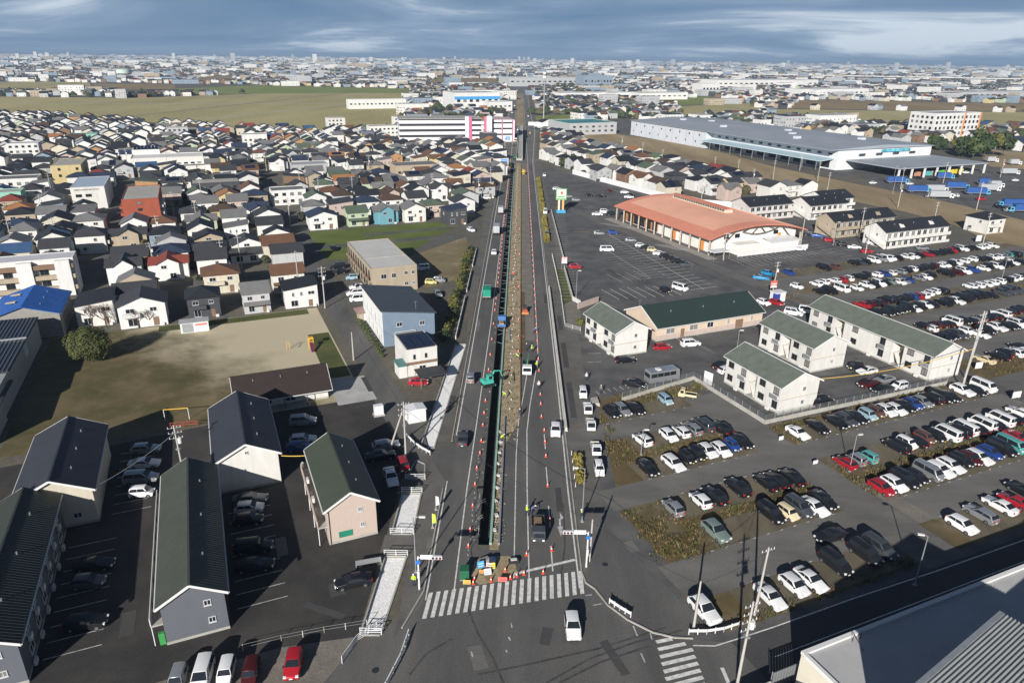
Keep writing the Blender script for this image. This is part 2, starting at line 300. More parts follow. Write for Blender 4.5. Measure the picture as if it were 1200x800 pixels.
# trunk road: two carriageways either side of the works, then one broad road
YF = 3200
sheet('road', [(-10.6, 44), (-4.8, 44), (-4.8, 440), (-10.6, 440)], 0.012, m_asph)
sheet('road', [(-3.2, 44), (8.4, 44), (8.4, 76), (-3.2, 76)], 0.012, m_asph); sheet('road', [(-4.8, 44), (-3.2, 44), (-3.2, 76), (-4.8, 76)], 0.012, m_asph)
sheet('road', [(-2.0, 76), (8.4, 76), (8.4, 112), (0.9, 112), (-2.0, 102)], 0.012, m_asph)
sheet('road', [(0.9, 112), (8.4, 112), (8.4, 440), (0.9, 440)], 0.012, m_asph)
sheet('road', [(-11, 440), (10, 440), (14, 640), (12, 900), (13, 1400), (-15, 1400), (-14, 900), (-15, 640)], 0.012, m_aisle)
sheet('road', [(-15, 1400), (13, 1400), (16, YF), (-12, YF)], 0.012, m_aisle)
sheet('median', [(-4.5, 690), (3.2, 690), (3.4, 1300), (-4.8, 1300)], 0.02, m_brownfield)
sheet('gravel_lane', [(0.9, 150), (4.1, 150), (4.2, 440), (1.1, 440)], 0.018, m_gravel)
sheet('dark_patch', [(0.6, 143), (1.9, 143), (1.9, 186), (0.9, 186)], 0.022, ramp_mat('trench_fill', [(0.3, (0.09, 0.065, 0.035)), (0.7, (0.14, 0.105, 0.06))], 0.5))
sheet('soil_strip', [(-3.2, 76), (-2.0, 76), (-2.0, 102), (0.7, 112), (0.7, 440), (-3.2, 440)], 0.02, m_soil)
sheet('junction', [Vector((-10.6, 66, 0)), Vector((-17.5, 59, 0)), G(330, 860), Vector((-10.6, 44, 0))], 0.016, m_asph); sheet('junction', [Vector((8.4, 69, 0)), Vector((8.4, 44, 0)), G(900, 880), P(47, 45.6), G(812, 749), G(790, 748), G(765, 742), G(735, 727), G(712, 710), G(697, 691)], 0.016, m_asph)
sheet('road', [P(47, 38.6), P(140, 38.6), P(140, 45.6), P(47, 45.6)], 0.02, m_asph_new)
sheet('road', [P(20, 20), P(47, 38.6), P(47, 45.5), P(36, 46), P(5, 20)], 0.008, m_asph)
# sidewalks
sheet('sidewalk', [(-13.4, 98), (-13.2, 60.5), (-10.6, 66), (-10.6, 90), (-10.6, 92)], 0.02, m_walk)
sheet('sidewalk', [(-13.2, 104), (-10.9, 104), (-10.7, 440), (-14.2, 440), (-13.6, 200), (-11.4, 148)], 0.02, m_walk)
for y0, y1, x0 in ((104.5, 132, -11.1), (150, 200, -11.2)): sheet('grass_verge', [(x0, y0), (-10.65, y0), (-10.65, y1), (x0, y1)], 0.03, m_grass)
for (ya, yb) in ((74.5, 78.8), (88.8, 92.2)): sheet('canal_bridge', [(-17.4, ya), (-13.3, ya), (-13.3, yb), (-17.4, yb)], 0.024, m_walk)
sheet('sidewalk', [(8.5, 69), (8.5, 440), (12.6, 440), (14.0, 230), (14.2, 150), (12.9, 90), (12.5, 82)], 0.012, m_walk)
sheet('sidewalk', [(8.5, 70), (12.5, 82), P(45, 62), P(46, 50), G(812, 747), G(790, 746), G(765, 740), G(735, 725), G(712, 708), G(697, 689)], 0.0215, m_asph)
for yy, hh in ((113, 15), (135, 14), (157, 10)):
    sheet('dark_patch', [(9.9, yy), (11.0, yy), (11.0, yy+hh), (9.9, yy+hh)], 0.02, m_asph_new)
# car parks on the right: dry verges, then paved aisles
sheet('dry_verge', [P(47.5, 47), P(78.5, 47), P(78.5, 104), P(63, 104), P(48.5, 71.5)], 0.01, m_grass)
sheet('grass_strip', pxs((648, 313), (660, 316), (671, 352), (659, 357)), 0.022, m_green)
sheet('grass_strip', pxs((660, 357), (671, 353), (680, 360), (682, 392), (664, 386)), 0.022, m_gravel)
sheet('dry_verge', grect(85.5, 136, 47.0, 83), 0.01, m_grass)
sheet('dry_verge', [P(141.6, 82), P(262, 82), P(262, 159), P(190, 160), P(147, 154.5), P(144.8, 153), P(144.8, 130), P(141.6, 120)], 0.01, m_grass)
for a0, a1, b0, b1 in ((50, 80, 89.4, 95.0), (47.6, 80, 71.8, 77.0), (46.5, 80, 52.5, 59.4), (78.4, 85.4, 45.8, 98), (85, 138, 71.6, 76.6), (88.5, 138, 52.9, 58.8), (85.5, 88, 53, 60)):
    sheet('parking_aisle', grect(a0, a1, b0, b1), 0.016, m_aisle)
for b0, b1 in ((147.3, 153.4), (128.2, 134.8), (109.4, 115.9), (91.0, 98.0)):
    sheet('parking_aisle', grect(145 if b0 > 100 else 142, 262, b0, b1), 0.016, m_aisle)
sheet('parking_aisle', grect(144.8, 152, 98, 153), 0.013, m_aisle)
# stalls are bare, oil-stained earth
m_stall = ramp_mat('stall_dirt', [(0.3, (0.09, 0.078, 0.055)), (0.55, (0.14, 0.12, 0.085)), (0.75, (0.19, 0.16, 0.11))], 0.35, rot=-A24, stretch=(1, 0.3, 1))
for a0, a1, b0, b1 in ((61, 79, 95, 99.6), (60, 79, 84.4, 89.4), (56, 79, 77, 82), (53.5, 79, 66.4, 71.8), (56, 79, 59.4, 64.3), (52, 78.5, 47.4, 52.5), (86.5, 137, 76.6, 81.2), (86, 135, 66.2, 71.6), (86, 135, 58.8, 63.6), (89, 135, 47.5, 52.9)):
    sheet('parking_stalls', grect(a0, a1, b0, b1), 0.013, m_stall)
for b0, b1 in ((153.4, 158.2), (142.3, 147.3), (134.8, 139.6), (123, 128.2), (115.9, 120.9), (104.3, 109.4), (98, 102.7)):
    sheet('parking_stalls', grect(153, 262, b0, b1), 0.013, m_stall)
sheet('side_road', grect(136.4, 141.4, 70, 170), 0.012, m_asph)
sheet('gravel_patch', [P(85.7, 65), P(88.5, 64.5), P(89, 53), P(86, 53)], 0.02, m_gravel)
# fields
def field(name, uv, mat, z=0.006): sheet(name, pxs(*uv), z, mat)
field('brown_field', ((662, 147), (739, 160), (800, 168), (859, 182), (905, 195), (1000, 215), (1080, 230), (1150, 246), (1215, 262), (1215, 310), (1165, 285), (1120, 264), (1060, 248), (1000, 236), (930, 224), (860, 207), (760, 187), (672, 163)), m_brownfield, 0.0105)
field('brown_field', ((1165, 270), (1260, 300), (1260, 345), (1172, 318)), m_brownfield)
field('truck_yard', ((1000, 205), (1078, 192), (1215, 205), (1260, 262), (1170, 255), (1060, 232)), m_asph_lot, 0.01)
field('yard', ((640, 146), (735, 157), (860, 180), (985, 207), (1090, 195), (1080, 172), (740, 141), (640, 141)), m_asph_lot, 0.0085)
field('rice_field', ((-30, 113), (150, 115), (300, 110), (480, 109), (478, 151), (330, 154), (230, 147), (120, 140), (0, 133), (-30, 132)), m_paddy, 0.006)
field('rice_field', ((-30, 96), (105, 96), (108, 108), (-30, 110)), m_paddy, 0.006)
field('rice_field', ((205, 104), (300, 100), (480, 104), (480, 109), (300, 110), (200, 111)), m_paddy3, 0.006)
field('rice_field', ((110, 98), (205, 99), (205, 105), (110, 105)), m_paddy2, 0.006)
field('rice_field', ((225, 92), (270, 88), (275, 96), (240, 97)), m_paddy2, 0.006)
field('rice_field', ((500, 91), (590, 92), (585, 102), (505, 100)), m_paddy2, 0.006)
field('rice_field', ((627, 136), (672, 134), (680, 147), (632, 150)), m_paddy3, 0.008)
field('rice_field', ((790, 125), (880, 121), (900, 133), (800, 141)), m_paddy, 0.006)
field('rice_field', ((760, 118), (830, 113), (870, 120), (790, 124)), m_paddy3, 0.006)
field('rice_field', ((900, 128), (1215, 132), (1215, 152), (1010, 147), (905, 137)), m_paddy, 0.006)
field('rice_field', ((940, 117), (1215, 122), (1215, 131), (920, 127)), m_paddy2, 0.006)
field('rice_field', ((800, 101), (860, 101), (880, 106), (800, 106)), m_paddy, 0.006)
field('rice_field', ((1140, 174), (1215, 180), (1215, 200), (1160, 195)), m_brownfield, 0.006)
for i, (p, q, w) in enumerate((((0, 122), (480, 121), 5), ((60, 146), (420, 108), 5), ((190, 146), (480, 114), 4), ((0, 111), (230, 113), 4), ((1000, 140), (1200, 146), 5))):
    a, b = G(*p), G(*q); d = (b-a).normalized(); n = Vector((-d.y, d.x, 0))*w*0.5
    sheet('field_path', [a-n, b-n, b+n, a+n], 0.012, m_gravel if i % 2 else m_conc)
# ---------------- painted markings
SZ = [0]
def stripe(name, pts, w, z=0.03, mat=m_paint):
    SZ[0] += 1; z += .0002*(SZ[0] % 40)
    mb = MB()
    for a, b in zip(pts[:-1], pts[1:]):
        a, b = Vector((a[0], a[1], z)), Vector((b[0], b[1], z)); d = (b-a).normalized(); n = Vector((-d.y, d.x, 0))*w*0.5
        mb.poly([a-n, b-n, b+n, a+n])
    return struct(mb.build(name, mat))
stripe('edge_line', [(-10.4, 66.5), (-10.3, 92)], .16); stripe('edge_line', [(-10.1, 106), (-9.95, 140), (-9.6, 300), (-9.3, 440)], .2)
stripe('lane_line', [(-7.15, 66.6), (-7.15, 90), (-6.9, 110), (-6.4, 160), (-6.1, 300), (-5.8, 440)], .17)
stripe('lane_line', [(0.05, 70.6), (0.15, 100), (0.5, 112), (1.4, 122), (2.3, 134)], .14); stripe('lane_line', [(1.95, 69.5), (1.85, 90), (1.95, 108), (2.6, 118), (4.6, 140), (4.75, 200), (4.9, 440)], .16)
stripe('edge_line', [(8.1, 69), (7.95, 90), (8.1, 120), (7.9, 440)], .2)
stripe('edge_line', [(-9.3, 440), (-13.6, 640), (-13, 900), (-14, 1400)], .25); stripe('edge_line', [(7.9, 440), (12.6, 640), (11, 900), (12, 1400)], .25); stripe('lane_line', [(-5.8, 440), (-5.6, 640), (-5.4, 1300)], .2); stripe('lane_line', [(4.9, 440), (4.4, 640), (4.2, 1300)], .2)
for y0 in (72, 81, 91.5, 102): stripe('dash_line', [(4.95, y0), (4.9, y0+5)], .16)
stripe('stop_line', [(0.1, 71.4), (7.9, 74.3)], .42)
# arrow on the right lane
mb = MB()
ax, ay = 6.35, 80.0
mb.poly([(ax-.12, ay, .03), (ax+.12, ay, .03), (ax+.12, ay+3.0, .03), (ax-.12, ay+3.0, .03)])
mb.poly([(ax-.4, ay+1.2, .034), (ax+.0, ay-1.1, .034), (ax+.4, ay+1.2, .034)]); mb.poly([(ax+.1, ay+2.6, .034), (ax+.6, ay+3.2, .034), (ax+.1, ay+4.4, .034)])
struct(mb.build('road_arrow', m_paint_w))
# zebra crossing over the trunk road: 21 bars
c0, c1 = G(497, 725), G(682.5, 696); t0, t1 = G(505, 694.5), G(680, 669)
zb = struct(link('zebra_crossing', None))
for i in range(21):
    f = i/20.0; lo = c0.lerp(c1, f); hi = t0.lerp(t1, f)
    lo.x += 0.0; w = .24
    MB().poly([(lo.x-w, lo.y, .0395), (lo.x+w, lo.y+.1, .0395), (hi.x+w, hi.y+.1, .0395), (hi.x-w, hi.y, .0395)]).build('bar', m_paint, zb)
zb = struct(link('zebra_crossing', None))
for i in range(8):
    lo = G(769+2.2*i, 752+8.7*i); hi = G(806+3*i, 744.5+8.1*i)
    if i == 0: hi = lo.lerp(hi, .5)
    if i == 1: hi = lo.lerp(hi, .85)
    n = Vector((.07, -.23, 0)); up = Vector((0, 0, .0385))
    MB().poly([lo-n+up, lo+n+up, hi+n+up, hi-n+up]).build('bar', m_paint, zb)
stripe('stop_line', [G(846, 782), G(856, 805)], .4)
stripe('edge_line', [G(812, 756), G(838, 756.5), G(862, 749), G(905, 735), G(1000, 701), G(1100, 668), G(1210, 629)], .16)
stripe('lane_line', [P(50, 42.2), P(70, 42.1), P(100, 42.0), P(138, 42.0)], .12)
stripe('edge_line', [P(52, 39.0), P(138, 39.0)], .12)
for (u, v, u2, v2) in ((686, 697.5, 694, 696.5), (695, 709, 705, 707), (742, 733, 747, 745), (751, 765, 756, 776), (552, 763, 554, 769), (762, 741, 764, 749), (599, 730, 600, 735), (596, 746, 598, 750), (593, 761, 594, 764)):
    stripe('guide_dash', [G(u, v), G(u2, v2)], .16, mat=m_paint_w)
# manhole covers
for u, v in ((440, 785), (709, 661)):
    p = G(u, v); mb = MB(); mb.prism([(.38*math.cos(i*math.pi/8), .38*math.sin(i*math.pi/8)) for i in range(16)], 0.02, 0.034, axis='z')
    tag(mb.build('manhole_cover', m_dark, None, (p.x, p.y, 0.008)), 'round dark manhole cover in the asphalt ' + ('beside the white railings' if u < 600 else 'on the right street corner'), 'manhole')
# supermarket bays: rows of painted lines
def bays(name, p0, p1, n, length, ang, mat=m_paint, w=.16, skip=()):
    root = struct(link(name, None))
    for i in range(n):
        if i in skip: continue
        c = p0.lerp(p1, i/(n-1)); d = Vector((math.cos(ang), math.sin(ang), 0))*length*.5
        stripe('bay_line', [c-d, c+d], w, 0.024, mat).parent = root
    return root
bays('bay_markings', G(667, 351), G(654, 252), 38, 5.0, 0, m_paint_w)
bays('bay_markings', G(712, 274), G(823, 338), 23, 10.0, A24, m_paint); stripe('bay_line', [G(712, 274), G(825, 339)], .16, 0.025)
bays('bay_markings', G(723, 301), G(770, 325), 11, 9.5, A24, m_paint_w); stripe('bay_line', [G(711, 293), G(763, 326)], .16, 0.025, m_paint_w)
bays('bay_markings', G(715, 345), G(787, 340), 8, 9.5, A24+math.pi/2, m_paint); bays('bay_markings', G(720, 326), G(752, 322), 4, 9, A24+math.pi/2, m_paint_w)
bays('bay_markings', G(690, 243), G(724, 258), 8, 5, A24, m_paint_w)
bays('bay_markings', G(874, 312), G(1005, 289), 22, 5, A24+math.pi/2, m_paint_w); bays('bay_markings', G(862, 306), G(955, 296), 17, 5, A24+math.pi/2, m_paint); bays('bay_markings', G(940, 283), G(1000, 303), 9, 5, A24, m_paint_w)
bays('bay_markings', G(670, 235), G(690, 234), 4, 5, A24, m_paint_w)
bays('bay_markings', G(732, 402+16), G(815, 392), 5, 2.2, A24+math.pi/2, m_paint_w); bays('bay_markings', G(700, 460), G(742, 452), 7, 1.6, A24+math.pi/2, m_paint_w)
bays('bay_markings', G(697, 424), G(697, 414), 2, 3, 0.1, m_paint_w)
stripe('bay_line', [G(672, 272), G(690, 272)], .25, 0.024, M('yellow_paint', (0.55, 0.3, 0.04), 0.7, 0.2))
for p, q in (((708, 262), (742, 268)), ((775, 287), (800, 293))):      # hatched strip at the market doors
    r = bays('hatched_marking', G(*p), G(*q), 12, 4.5, A24-.5, m_paint)
sheet('pedestrian_strip', [P(146.2, 178), P(150, 178), P(150, 245), P(146.2, 245)], 0.014, M('pale_paving', (0.3, 0.28, 0.25), 0.9, 0.2, 0.6, world=True))
sheet('drive_lane', [P(140.5, 150), P(145.6, 150), P(145.6, 262), P(140.5, 262)], 0.018, ramp_mat('lane_asphalt', [(0.3, (0.11, 0.108, 0.102)), (0.7, (0.15, 0.145, 0.138))], 0.2))
# stall corner marks on the gravel car parks (small white L marks)
mk = MB().poly([(-.25, -.05, 0), (.25, -.05, 0), (.25, .05, 0), (-.25, .05, 0)]).mesh('stall_mark', [m_paint])
for a0, a1, bb in ((60, 78, 94.8), (57, 78, 76.9), (57, 78, 71.9), (55, 78, 59.3), (56, 77, 52.7), (88, 134, 76.5), (90, 134, 58.7), (90, 134, 53.0)):
    root = struct(link('stall_marks', None))
    a = a0
    while a < a1: link('mark', mk, root, P(a, bb, 0.026), A24+rng.uniform(-.2, .2)); a += 2.35

# repairs, tyre marks and faded yard lines
for i, (u, v, w, l, r) in enumerate(((560, 770, 1.6, 3.4, .3), (640, 745, 1.2, 2.6, -.2), (720, 770, 1.0, 5.0, .4), (505, 640, 1.2, 4.0, .05), (655, 585, .9, 6, 0), (530, 470, 1.0, 5, 0), (560, 380, 1.1, 9, 0), (640, 350, 1.2, 8, 0), (395, 690, 1.8, 2.4, .4), (330, 640, 1.4, 4, .4), (380, 715, 1.0, 5.5, 1.2), (430, 450, .9, 7, .42), (740, 640, 1.4, 2.2, .4), (150, 730, 1.5, 4, .4), (700, 400, 1.2, 5, 0), (830, 410, 1.2, 5, .42), (720, 320, 1.6, 8, .42), (760, 270, 1.2, 8, .42))):
    p = G(u, v); c, q = math.cos(r), math.sin(r); sheet('asphalt_patch', [(p.x+x*c-y*q, p.y+x*q+y*c) for x, y in ((-w/2, -l/2), (w/2, -l/2), (w/2, l/2), (-w/2, l/2))], 0.0235, m_asph_new if i % 3 else m_aisle)
m_tyre = M('tyre_mark', (0.062, 0.061, 0.06), 0.8, 0.5, 0.8, world=True)
for pts in (((640, 800), (690, 772), (745, 752), (800, 738)), ((655, 800), (705, 775), (760, 757)), ((590, 800), (577, 770), (560, 742), (548, 712)), ((480, 790), (500, 765), (530, 748)), ((560, 790), (620, 778), (700, 760), (780, 735)), ((655, 690), (662, 640), (660, 590))):
    stripe('tyre_mark', [G(*p) for p in pts], .22, 0.0265, m_tyre)
for a0, a1, bb, n in ((-3, 2.6, 72, 9), (-22.5, -17, 72, 9), (-18, -13, 98, 8), (20, 24.6, 88, 6)):
    r = struct(link('bay_markings', None))
    for i in range(n): stripe('bay_line', [P(a0, bb+i*2.5), P(a1, bb+i*2.5)], .12, 0.0125, m_paint_w).parent = r
sheet('soil_patch', pxs((556, 657), (585, 651), (602, 652), (606, 670), (590, 680), (561, 685), (552, 676)), 0.031, m_soil)

TOWN = MB()
def lane_quad(a0, a1, b0, b1, z): TOWN.poly([(*P(a0, b0)[:2], z), (*P(a1, b0)[:2], z), (*P(a1, b1)[:2], z), (*P(a0, b1)[:2], z)])
# ------------------------------------------------------------------ building kit
def wallm(n, c, **k): return M('wall_'+n, c, 0.8, k.pop('var', 0.1), 0.9, rnd=0.05, stretch=(1, 1, 0.18), **k)
def roofm(n, c, **k): return M('roof_'+n, c, k.pop('rough', 0.6), k.pop('var', 0.12), 0.5, rnd=0.08, **k)
WALLS = {'white': wallm('white', (0.63, 0.63, 0.615)), 'cream': wallm('cream', (0.53, 0.49, 0.4)), 'beige': wallm('beige', (0.37, 0.31, 0.23)), 'pale grey': wallm('grey', (0.4, 0.41, 0.415)),
         'yellow': wallm('yellow', (0.5, 0.41, 0.21)), 'pink beige': wallm('pink', (0.45, 0.36, 0.32)), 'blue grey': wallm('bluegrey', (0.22, 0.28, 0.34)), 'brown': wallm('brown', (0.2, 0.13, 0.085)),
         'charcoal': wallm('charcoal', (0.055, 0.058, 0.065)), 'orange': wallm('orange', (0.4, 0.23, 0.11)), 'pale green': wallm('green', (0.4, 0.47, 0.33)), 'teal': wallm('teal', (0.13, 0.3, 0.36)), 'ivory': wallm('ivory', (0.61, 0.605, 0.575)), 'mint': wallm('mint', (0.25, 0.5, 0.4))}
ROOFS = {'charcoal': roofm('charcoal', (0.045, 0.047, 0.052)), 'black': roofm('black', (0.022, 0.024, 0.03)), 'dark brown': roofm('dbrown', (0.075, 0.05, 0.036)), 'brown': roofm('brown', (0.14, 0.075, 0.045)),
         'grey': roofm('grey', (0.16, 0.16, 0.16)), 'orange': roofm('orange', (0.3, 0.14, 0.06)), 'red brown': roofm('red', (0.2, 0.05, 0.035)), 'green': roofm('green', (0.09, 0.12, 0.085)), 'blue': roofm('blue', (0.04, 0.085, 0.18)), 'navy': roofm('navy', (0.03, 0.042, 0.075)), 'pale grey': roofm('pale', (0.36, 0.37, 0.38))}
m_frame = M('window_frame', (0.55, 0.56, 0.57), 0.5, 0.05); m_frame_d = M('dark_frame', (0.08, 0.075, 0.07), 0.5, 0.05)
m_solar = M('solar_cell', (0.012, 0.016, 0.035), 0.15, 0.2, 1.0, spec=0.7)
m_fascia = M('white_fascia', (0.66, 0.66, 0.65), 0.6, 0.05); m_curtain = M('curtain', (0.5, 0.5, 0.48), 0.9, 0.2, 2.0)
m_ac = M('air_conditioner_white', (0.66, 0.66, 0.63), 0.6, 0.08)
_wm = {}; _pr = random.Random(2); m_glass_c = M('curtained_glass', (0.2, 0.2, 0.19), 0.25, 0.3, 1.5, spec=0.6)
def win_mesh(w, h, dark=False, div=2):
    k = (round(w, 2), round(h, 2), dark, div)
    if k not in _wm:
        f = MB(); t = .07
        f.box(-w/2, w/2, -.08, .03, -h/2, -h/2+t); f.box(-w/2, w/2, -.08, .03, h/2-t, h/2)
        f.box(-w/2, -w/2+t, -.08, .03, -h/2+t, h/2-t); f.box(w/2-t, w/2, -.08, .03, -h/2+t, h/2-t)
        for i in range(1, div): x = -w/2+w*i/div; f.box(x-.03, x+.03, -.06, .03, -h/2+t, h/2-t)
        f.box(-w/2-.05, w/2+.05, -.13, .02, -h/2-.06, -h/2-.005)
        p = MB().box(-w/2+t, w/2-t, -.025, .02, -h/2+t, h/2-t)
        _wm[k] = (f.mesh('window', [m_frame_d if dark else m_frame]), p.mesh('pane', [m_glass]))
    return _wm[k]
def window(parent, face, u, zc, w, h, W_, L_, dark=False, div=2, pane=True, name='window', off=0.0):
    """face S/N/E/W of a W_ x L_ block centred on its parent; u measured from the face centre, left to right seen from outside"""
    fm, pm = win_mesh(w, h, dark, div)
    if face == 'S': loc, r = (u, -L_/2-off, zc), 0
    elif face == 'N': loc, r = (-u, L_/2+off, zc), math.pi
    elif face == 'E': loc, r = (W_/2+off, u, zc), math.pi/2
    else: loc, r = (-W_/2-off, -u, zc), -math.pi/2
    o = link(name, fm, parent, loc, r)
    if pane:
        pn = link('pane', pm, o)
        if _pr.random() < .3: setmat(pn, m_glass_c)
    return o
def gable_outline(w, he, hr): return [(-w/2, 0), (w/2, 0), (w/2, he), (0, hr), (-w/2, he)]
def gable_roof(w, l, he, hr, ov=.5, eav=.45, t=.16, axis='y', off=0.0):
    """roof slabs for a ridge along y (or x)"""
    mb = MB(); s = (hr-he)/(w/2); lo = he-s*eav; x = w/2+eav
    pts = [(-x, lo), (0, hr), (x, lo), (x, lo+t), (0, hr+t), (-x, lo+t)]
    mb.prism(pts, -l/2-ov, l/2+ov, axis=axis); return mb
def gable_building(name, label, cat, a0, b0, w, l, he, hr, wm, rm, wins=(), ridge='y', fascia=True, seams=0.0, group=None, ov=.5, eav=.45, ang=A24, parts=None, base=True, seam_mat=None):
    c = P(a0+w/2, b0+l/2); t = thing(name, label, cat, c, ang, group)
    mb = MB()
    if ridge == 'y': mb.prism(gable_outline(w, he, hr), -l/2, l/2)
    else: mb.prism([(-l/2, 0), (l/2, 0), (l/2, he), (0, hr), (-l/2, he)], -w/2, w/2, axis='x')
    mb.build('wall', wm, t)
    W2, L2 = (w, l) if ridge == 'y' else (l, w)
    rb = gable_roof(W2, L2, he+.02, hr+.02, ov, eav, axis=ridge); r = rb.build('roof', rm, t)
    if seams:
        n = int((L2+2*ov)/seams); s = (hr-he)/(W2/2); sl = MB()
        for i in range(n+1):
            y = -L2/2-ov+.03+i*(L2+2*ov-.06)/n
            for sg in (-1, 1):
                x1 = sg*(W2/2+eav); z1 = he+.18-s*eav; z0 = hr+.18
                p = [(0, y-.03, z0), (x1, y-.03, z1), (x1, y+.03, z1), (0, y+.03, z0)]
                if ridge == 'x': p = [(q[1], q[0], q[2]) for q in p]
                sl.hexa([*p, *[(q[0], q[1], q[2]+.035) for q in p]])
        struct(sl.build('roof_seams', seam_mat or rm, r), 'stuff')
    if fascia:
        s = (hr-he)/(W2/2); lo = he-s*eav+.0; x = W2/2+eav
        for sg in (-1, 1):
            f = MB(); y = sg*(L2/2+ov+.004)
            f.prism([(-x, lo-.14), (0, hr-.1), (x, lo-.14), (x, lo+.2), (0, hr+.22), (-x, lo+.2)], y-.04, y+.04, axis=ridge); f.build('fascia', m_fascia, r)
        rc = MB().box(-.12, .12, -L2/2-ov-.05, L2/2+ov+.05, hr+.17, hr+.25) if ridge == 'y' else MB().box(-L2/2-ov-.05, L2/2+ov+.05, -.12, .12, hr+.17, hr+.25)
        rc.build('ridge_cap', rm, r)
    gl = MB(); s_ = (hr-he)/(W2/2); zl = he-s_*eav-.02
    for sg in (-1, 1):
        x_ = sg*(W2/2+eav+.06)
        g_ = MB().box(x_-.07, x_+.07, -L2/2-ov, L2/2+ov, zl-.02, zl+.1) if ridge == 'y' else MB().box(-L2/2-ov, L2/2+ov, x_-.07, x_+.07, zl-.02, zl+.1)
        g_.build('gutter', m_fascia if fascia else m_galv, r)
    for i_ in range(3):
        y_ = (-.3+.3*i_)*L2; p_ = (W2*.22, y_) if ridge == 'y' else (y_, -W2*.22)
        MB().tube((p_[0], p_[1], hr-s_*W2*.22), (p_[0], p_[1], hr-s_*W2*.22+.55), .09, n=7).build('vent_pipe', m_galv, r)
    if base: MB().box(-w/2-.03, w/2+.03, -l/2-.03, l/2+.03, 0, .35).build('plinth', m_conc, t)
    for x in wins: window(t, x[0], x[1], x[2], x[3], x[4], w, l, *(x[5:] or ()))
    return t
def flat_building(name, label, cat, a0, b0, w, l, h, wm, rm, wins=(), par=.5, group=None, ang=A24, dark=False):
    c = P(a0+w/2, b0+l/2); t = thing(name, label, cat, c, ang, group)
    MB().box(-w/2, w/2, -l/2, l/2, 0, h).build('wall', wm, t)
    p = MB(); e = .2
    for q in ((-w/2-.03, w/2+.03, -l/2-.03, -l/2+e), (-w/2-.03, w/2+.03, l/2-e, l/2+.03), (-w/2-.03, -w/2+e, -l/2+e, l/2-e), (w/2-e, w/2+.03, -l/2+e, l/2-e)): p.box(*q, h-.1, h+par)
    p.build('parapet', wm, t)
    MB().box(-w/2+e, w/2-e, -l/2+e, l/2-e, h+.002, h+.12).build('roof', rm, t)
    for x in wins: window(t, x[0], x[1], x[2], x[3], x[4], w, l, *(x[5:] or ()))
    return t
def ac_unit(parent, x, y, z, r=0):
    MB().box(-.4, .4, -.15, .15, 0, .6).build('air_conditioner', m_ac, parent, (x, y, z), r)
# ------------------------------------------------------------------ left foreground apartment blocks
m_mossroof = M('moss_green_metal', (0.055, 0.063, 0.053), 0.55, 0.1, 0.4); m_darkroof = M('dark_green_metal', (0.035, 0.041, 0.036), 0.5, 0.1, 0.4)
w_slate = wallm('slate', (0.11, 0.12, 0.14), var=.05); w_pink = M('pink_tile', (0.47, 0.385, 0.335), 0.75, 0.06, 3.0)
def walkway(t, w, l, z=2.75, side=-1, mat=None):
    """open access deck along the west side: slab, parapet, posts, doors"""
    x = side*(w/2+.65); mat = mat or m_conc_l
    MB().box(min(side*w/2, side*(w/2+1.3)), max(side*w/2, side*(w/2+1.3)), -l/2+.3, l/2-.3, z-.18, z).build('walkway', m_conc, t)
    MB().box(x+side*.6-.05, x+side*.6+.05, -l/2+.3, l/2-.3, z-.1, z+1.0).build('railing', mat, t)
    y = -l/2+.4
    while y < l/2: MB().tube((x+side*.55, y, 0), (x+side*.55, y, z+.9), .06, n=6).build('post', m_white, t); y += 4.2
    for k, y in enumerate(np.arange(-l/2+2, l/2-1, 4.2)):
        for zz in (0.05, z+.02):
            MB().box(side*w/2-.05, side*w/2+.05, y-.45, y+.45, zz, zz+2.0).build('door', M('apartment_door', (0.28, 0.26, 0.24), 0.5, 0.1), t)
        ac_unit(t, side*(w/2+.9), y+1.7, z+.02, math.pi/2)
E_ = [('S', 1.4, 4.3, .75, .75), ('S', 1.6, 1.9, .75, .75)]
t = gable_building('apartment_block', 'slate grey two storey apartment block with moss green roof beside the bottom row', 'apartment block', -10.4, 69.2, 6.4, 27, 5.5, 7.3, w_slate, m_mossroof, E_, seams=.45, group='gabled apartment blocks left of the road')
walkway(t, 6.4, 27); MB().box(-3.9, -3.3, -13.4, -13.0, .1, 1.6).build('green_panel', M('green_panel', (0.05, 0.3, 0.08), 0.6), t)
MB().box(3.2, 3.45, -13.2, -12.9, .2, 5.2).build('downpipe', m_dark, t)
t = gable_building('apartment_block', 'slate grey apartment block cut by the left picture edge', 'apartment block', -30.2, 69.2, 6.9, 27, 5.5, 7.3, w_slate, m_darkroof, [('S', 1.6, 1.9, .75, .75), ('S', 1.6, 4.3, .75, .75)], seams=.45, group='gabled apartment blocks left of the road')
for y in np.arange(-11, 12, 4): ac_unit(t, 3.75, y, .1, math.pi/2); ac_unit(t, 3.75, y+.6, 2.9, math.pi/2)
for y in np.arange(-10, 12, 4): window(t, 'E', y, 1.6, 1.6, 1.1, 6.9, 27); window(t, 'E', y, 4.2, 1.6, 1.1, 6.9, 27)
t = gable_building('apartment_block', 'beige apartment block with dark navy roof beside the playground corner', 'apartment block', -28.4, 97, 9, 18.6, 5.4, 7.6, WALLS['cream'], roofm('deepnavy', (0.035, 0.038, 0.05)), [('S', 2.2, 1.6, 1.0, .8), ('S', -1, 5.2, .4, .6)], group='gabled apartment blocks left of the road')
t = gable_building('apartment_block', 'white walled block with dark navy roof below the playground', 'apartment block', -3.8, 97.4, 8.6, 18, 5.4, 7.6, WALLS['ivory'], MATS['roof_deepnavy'], [('S', 0, 6.1, .5, .5)], group='gabled apartment blocks left of the road')
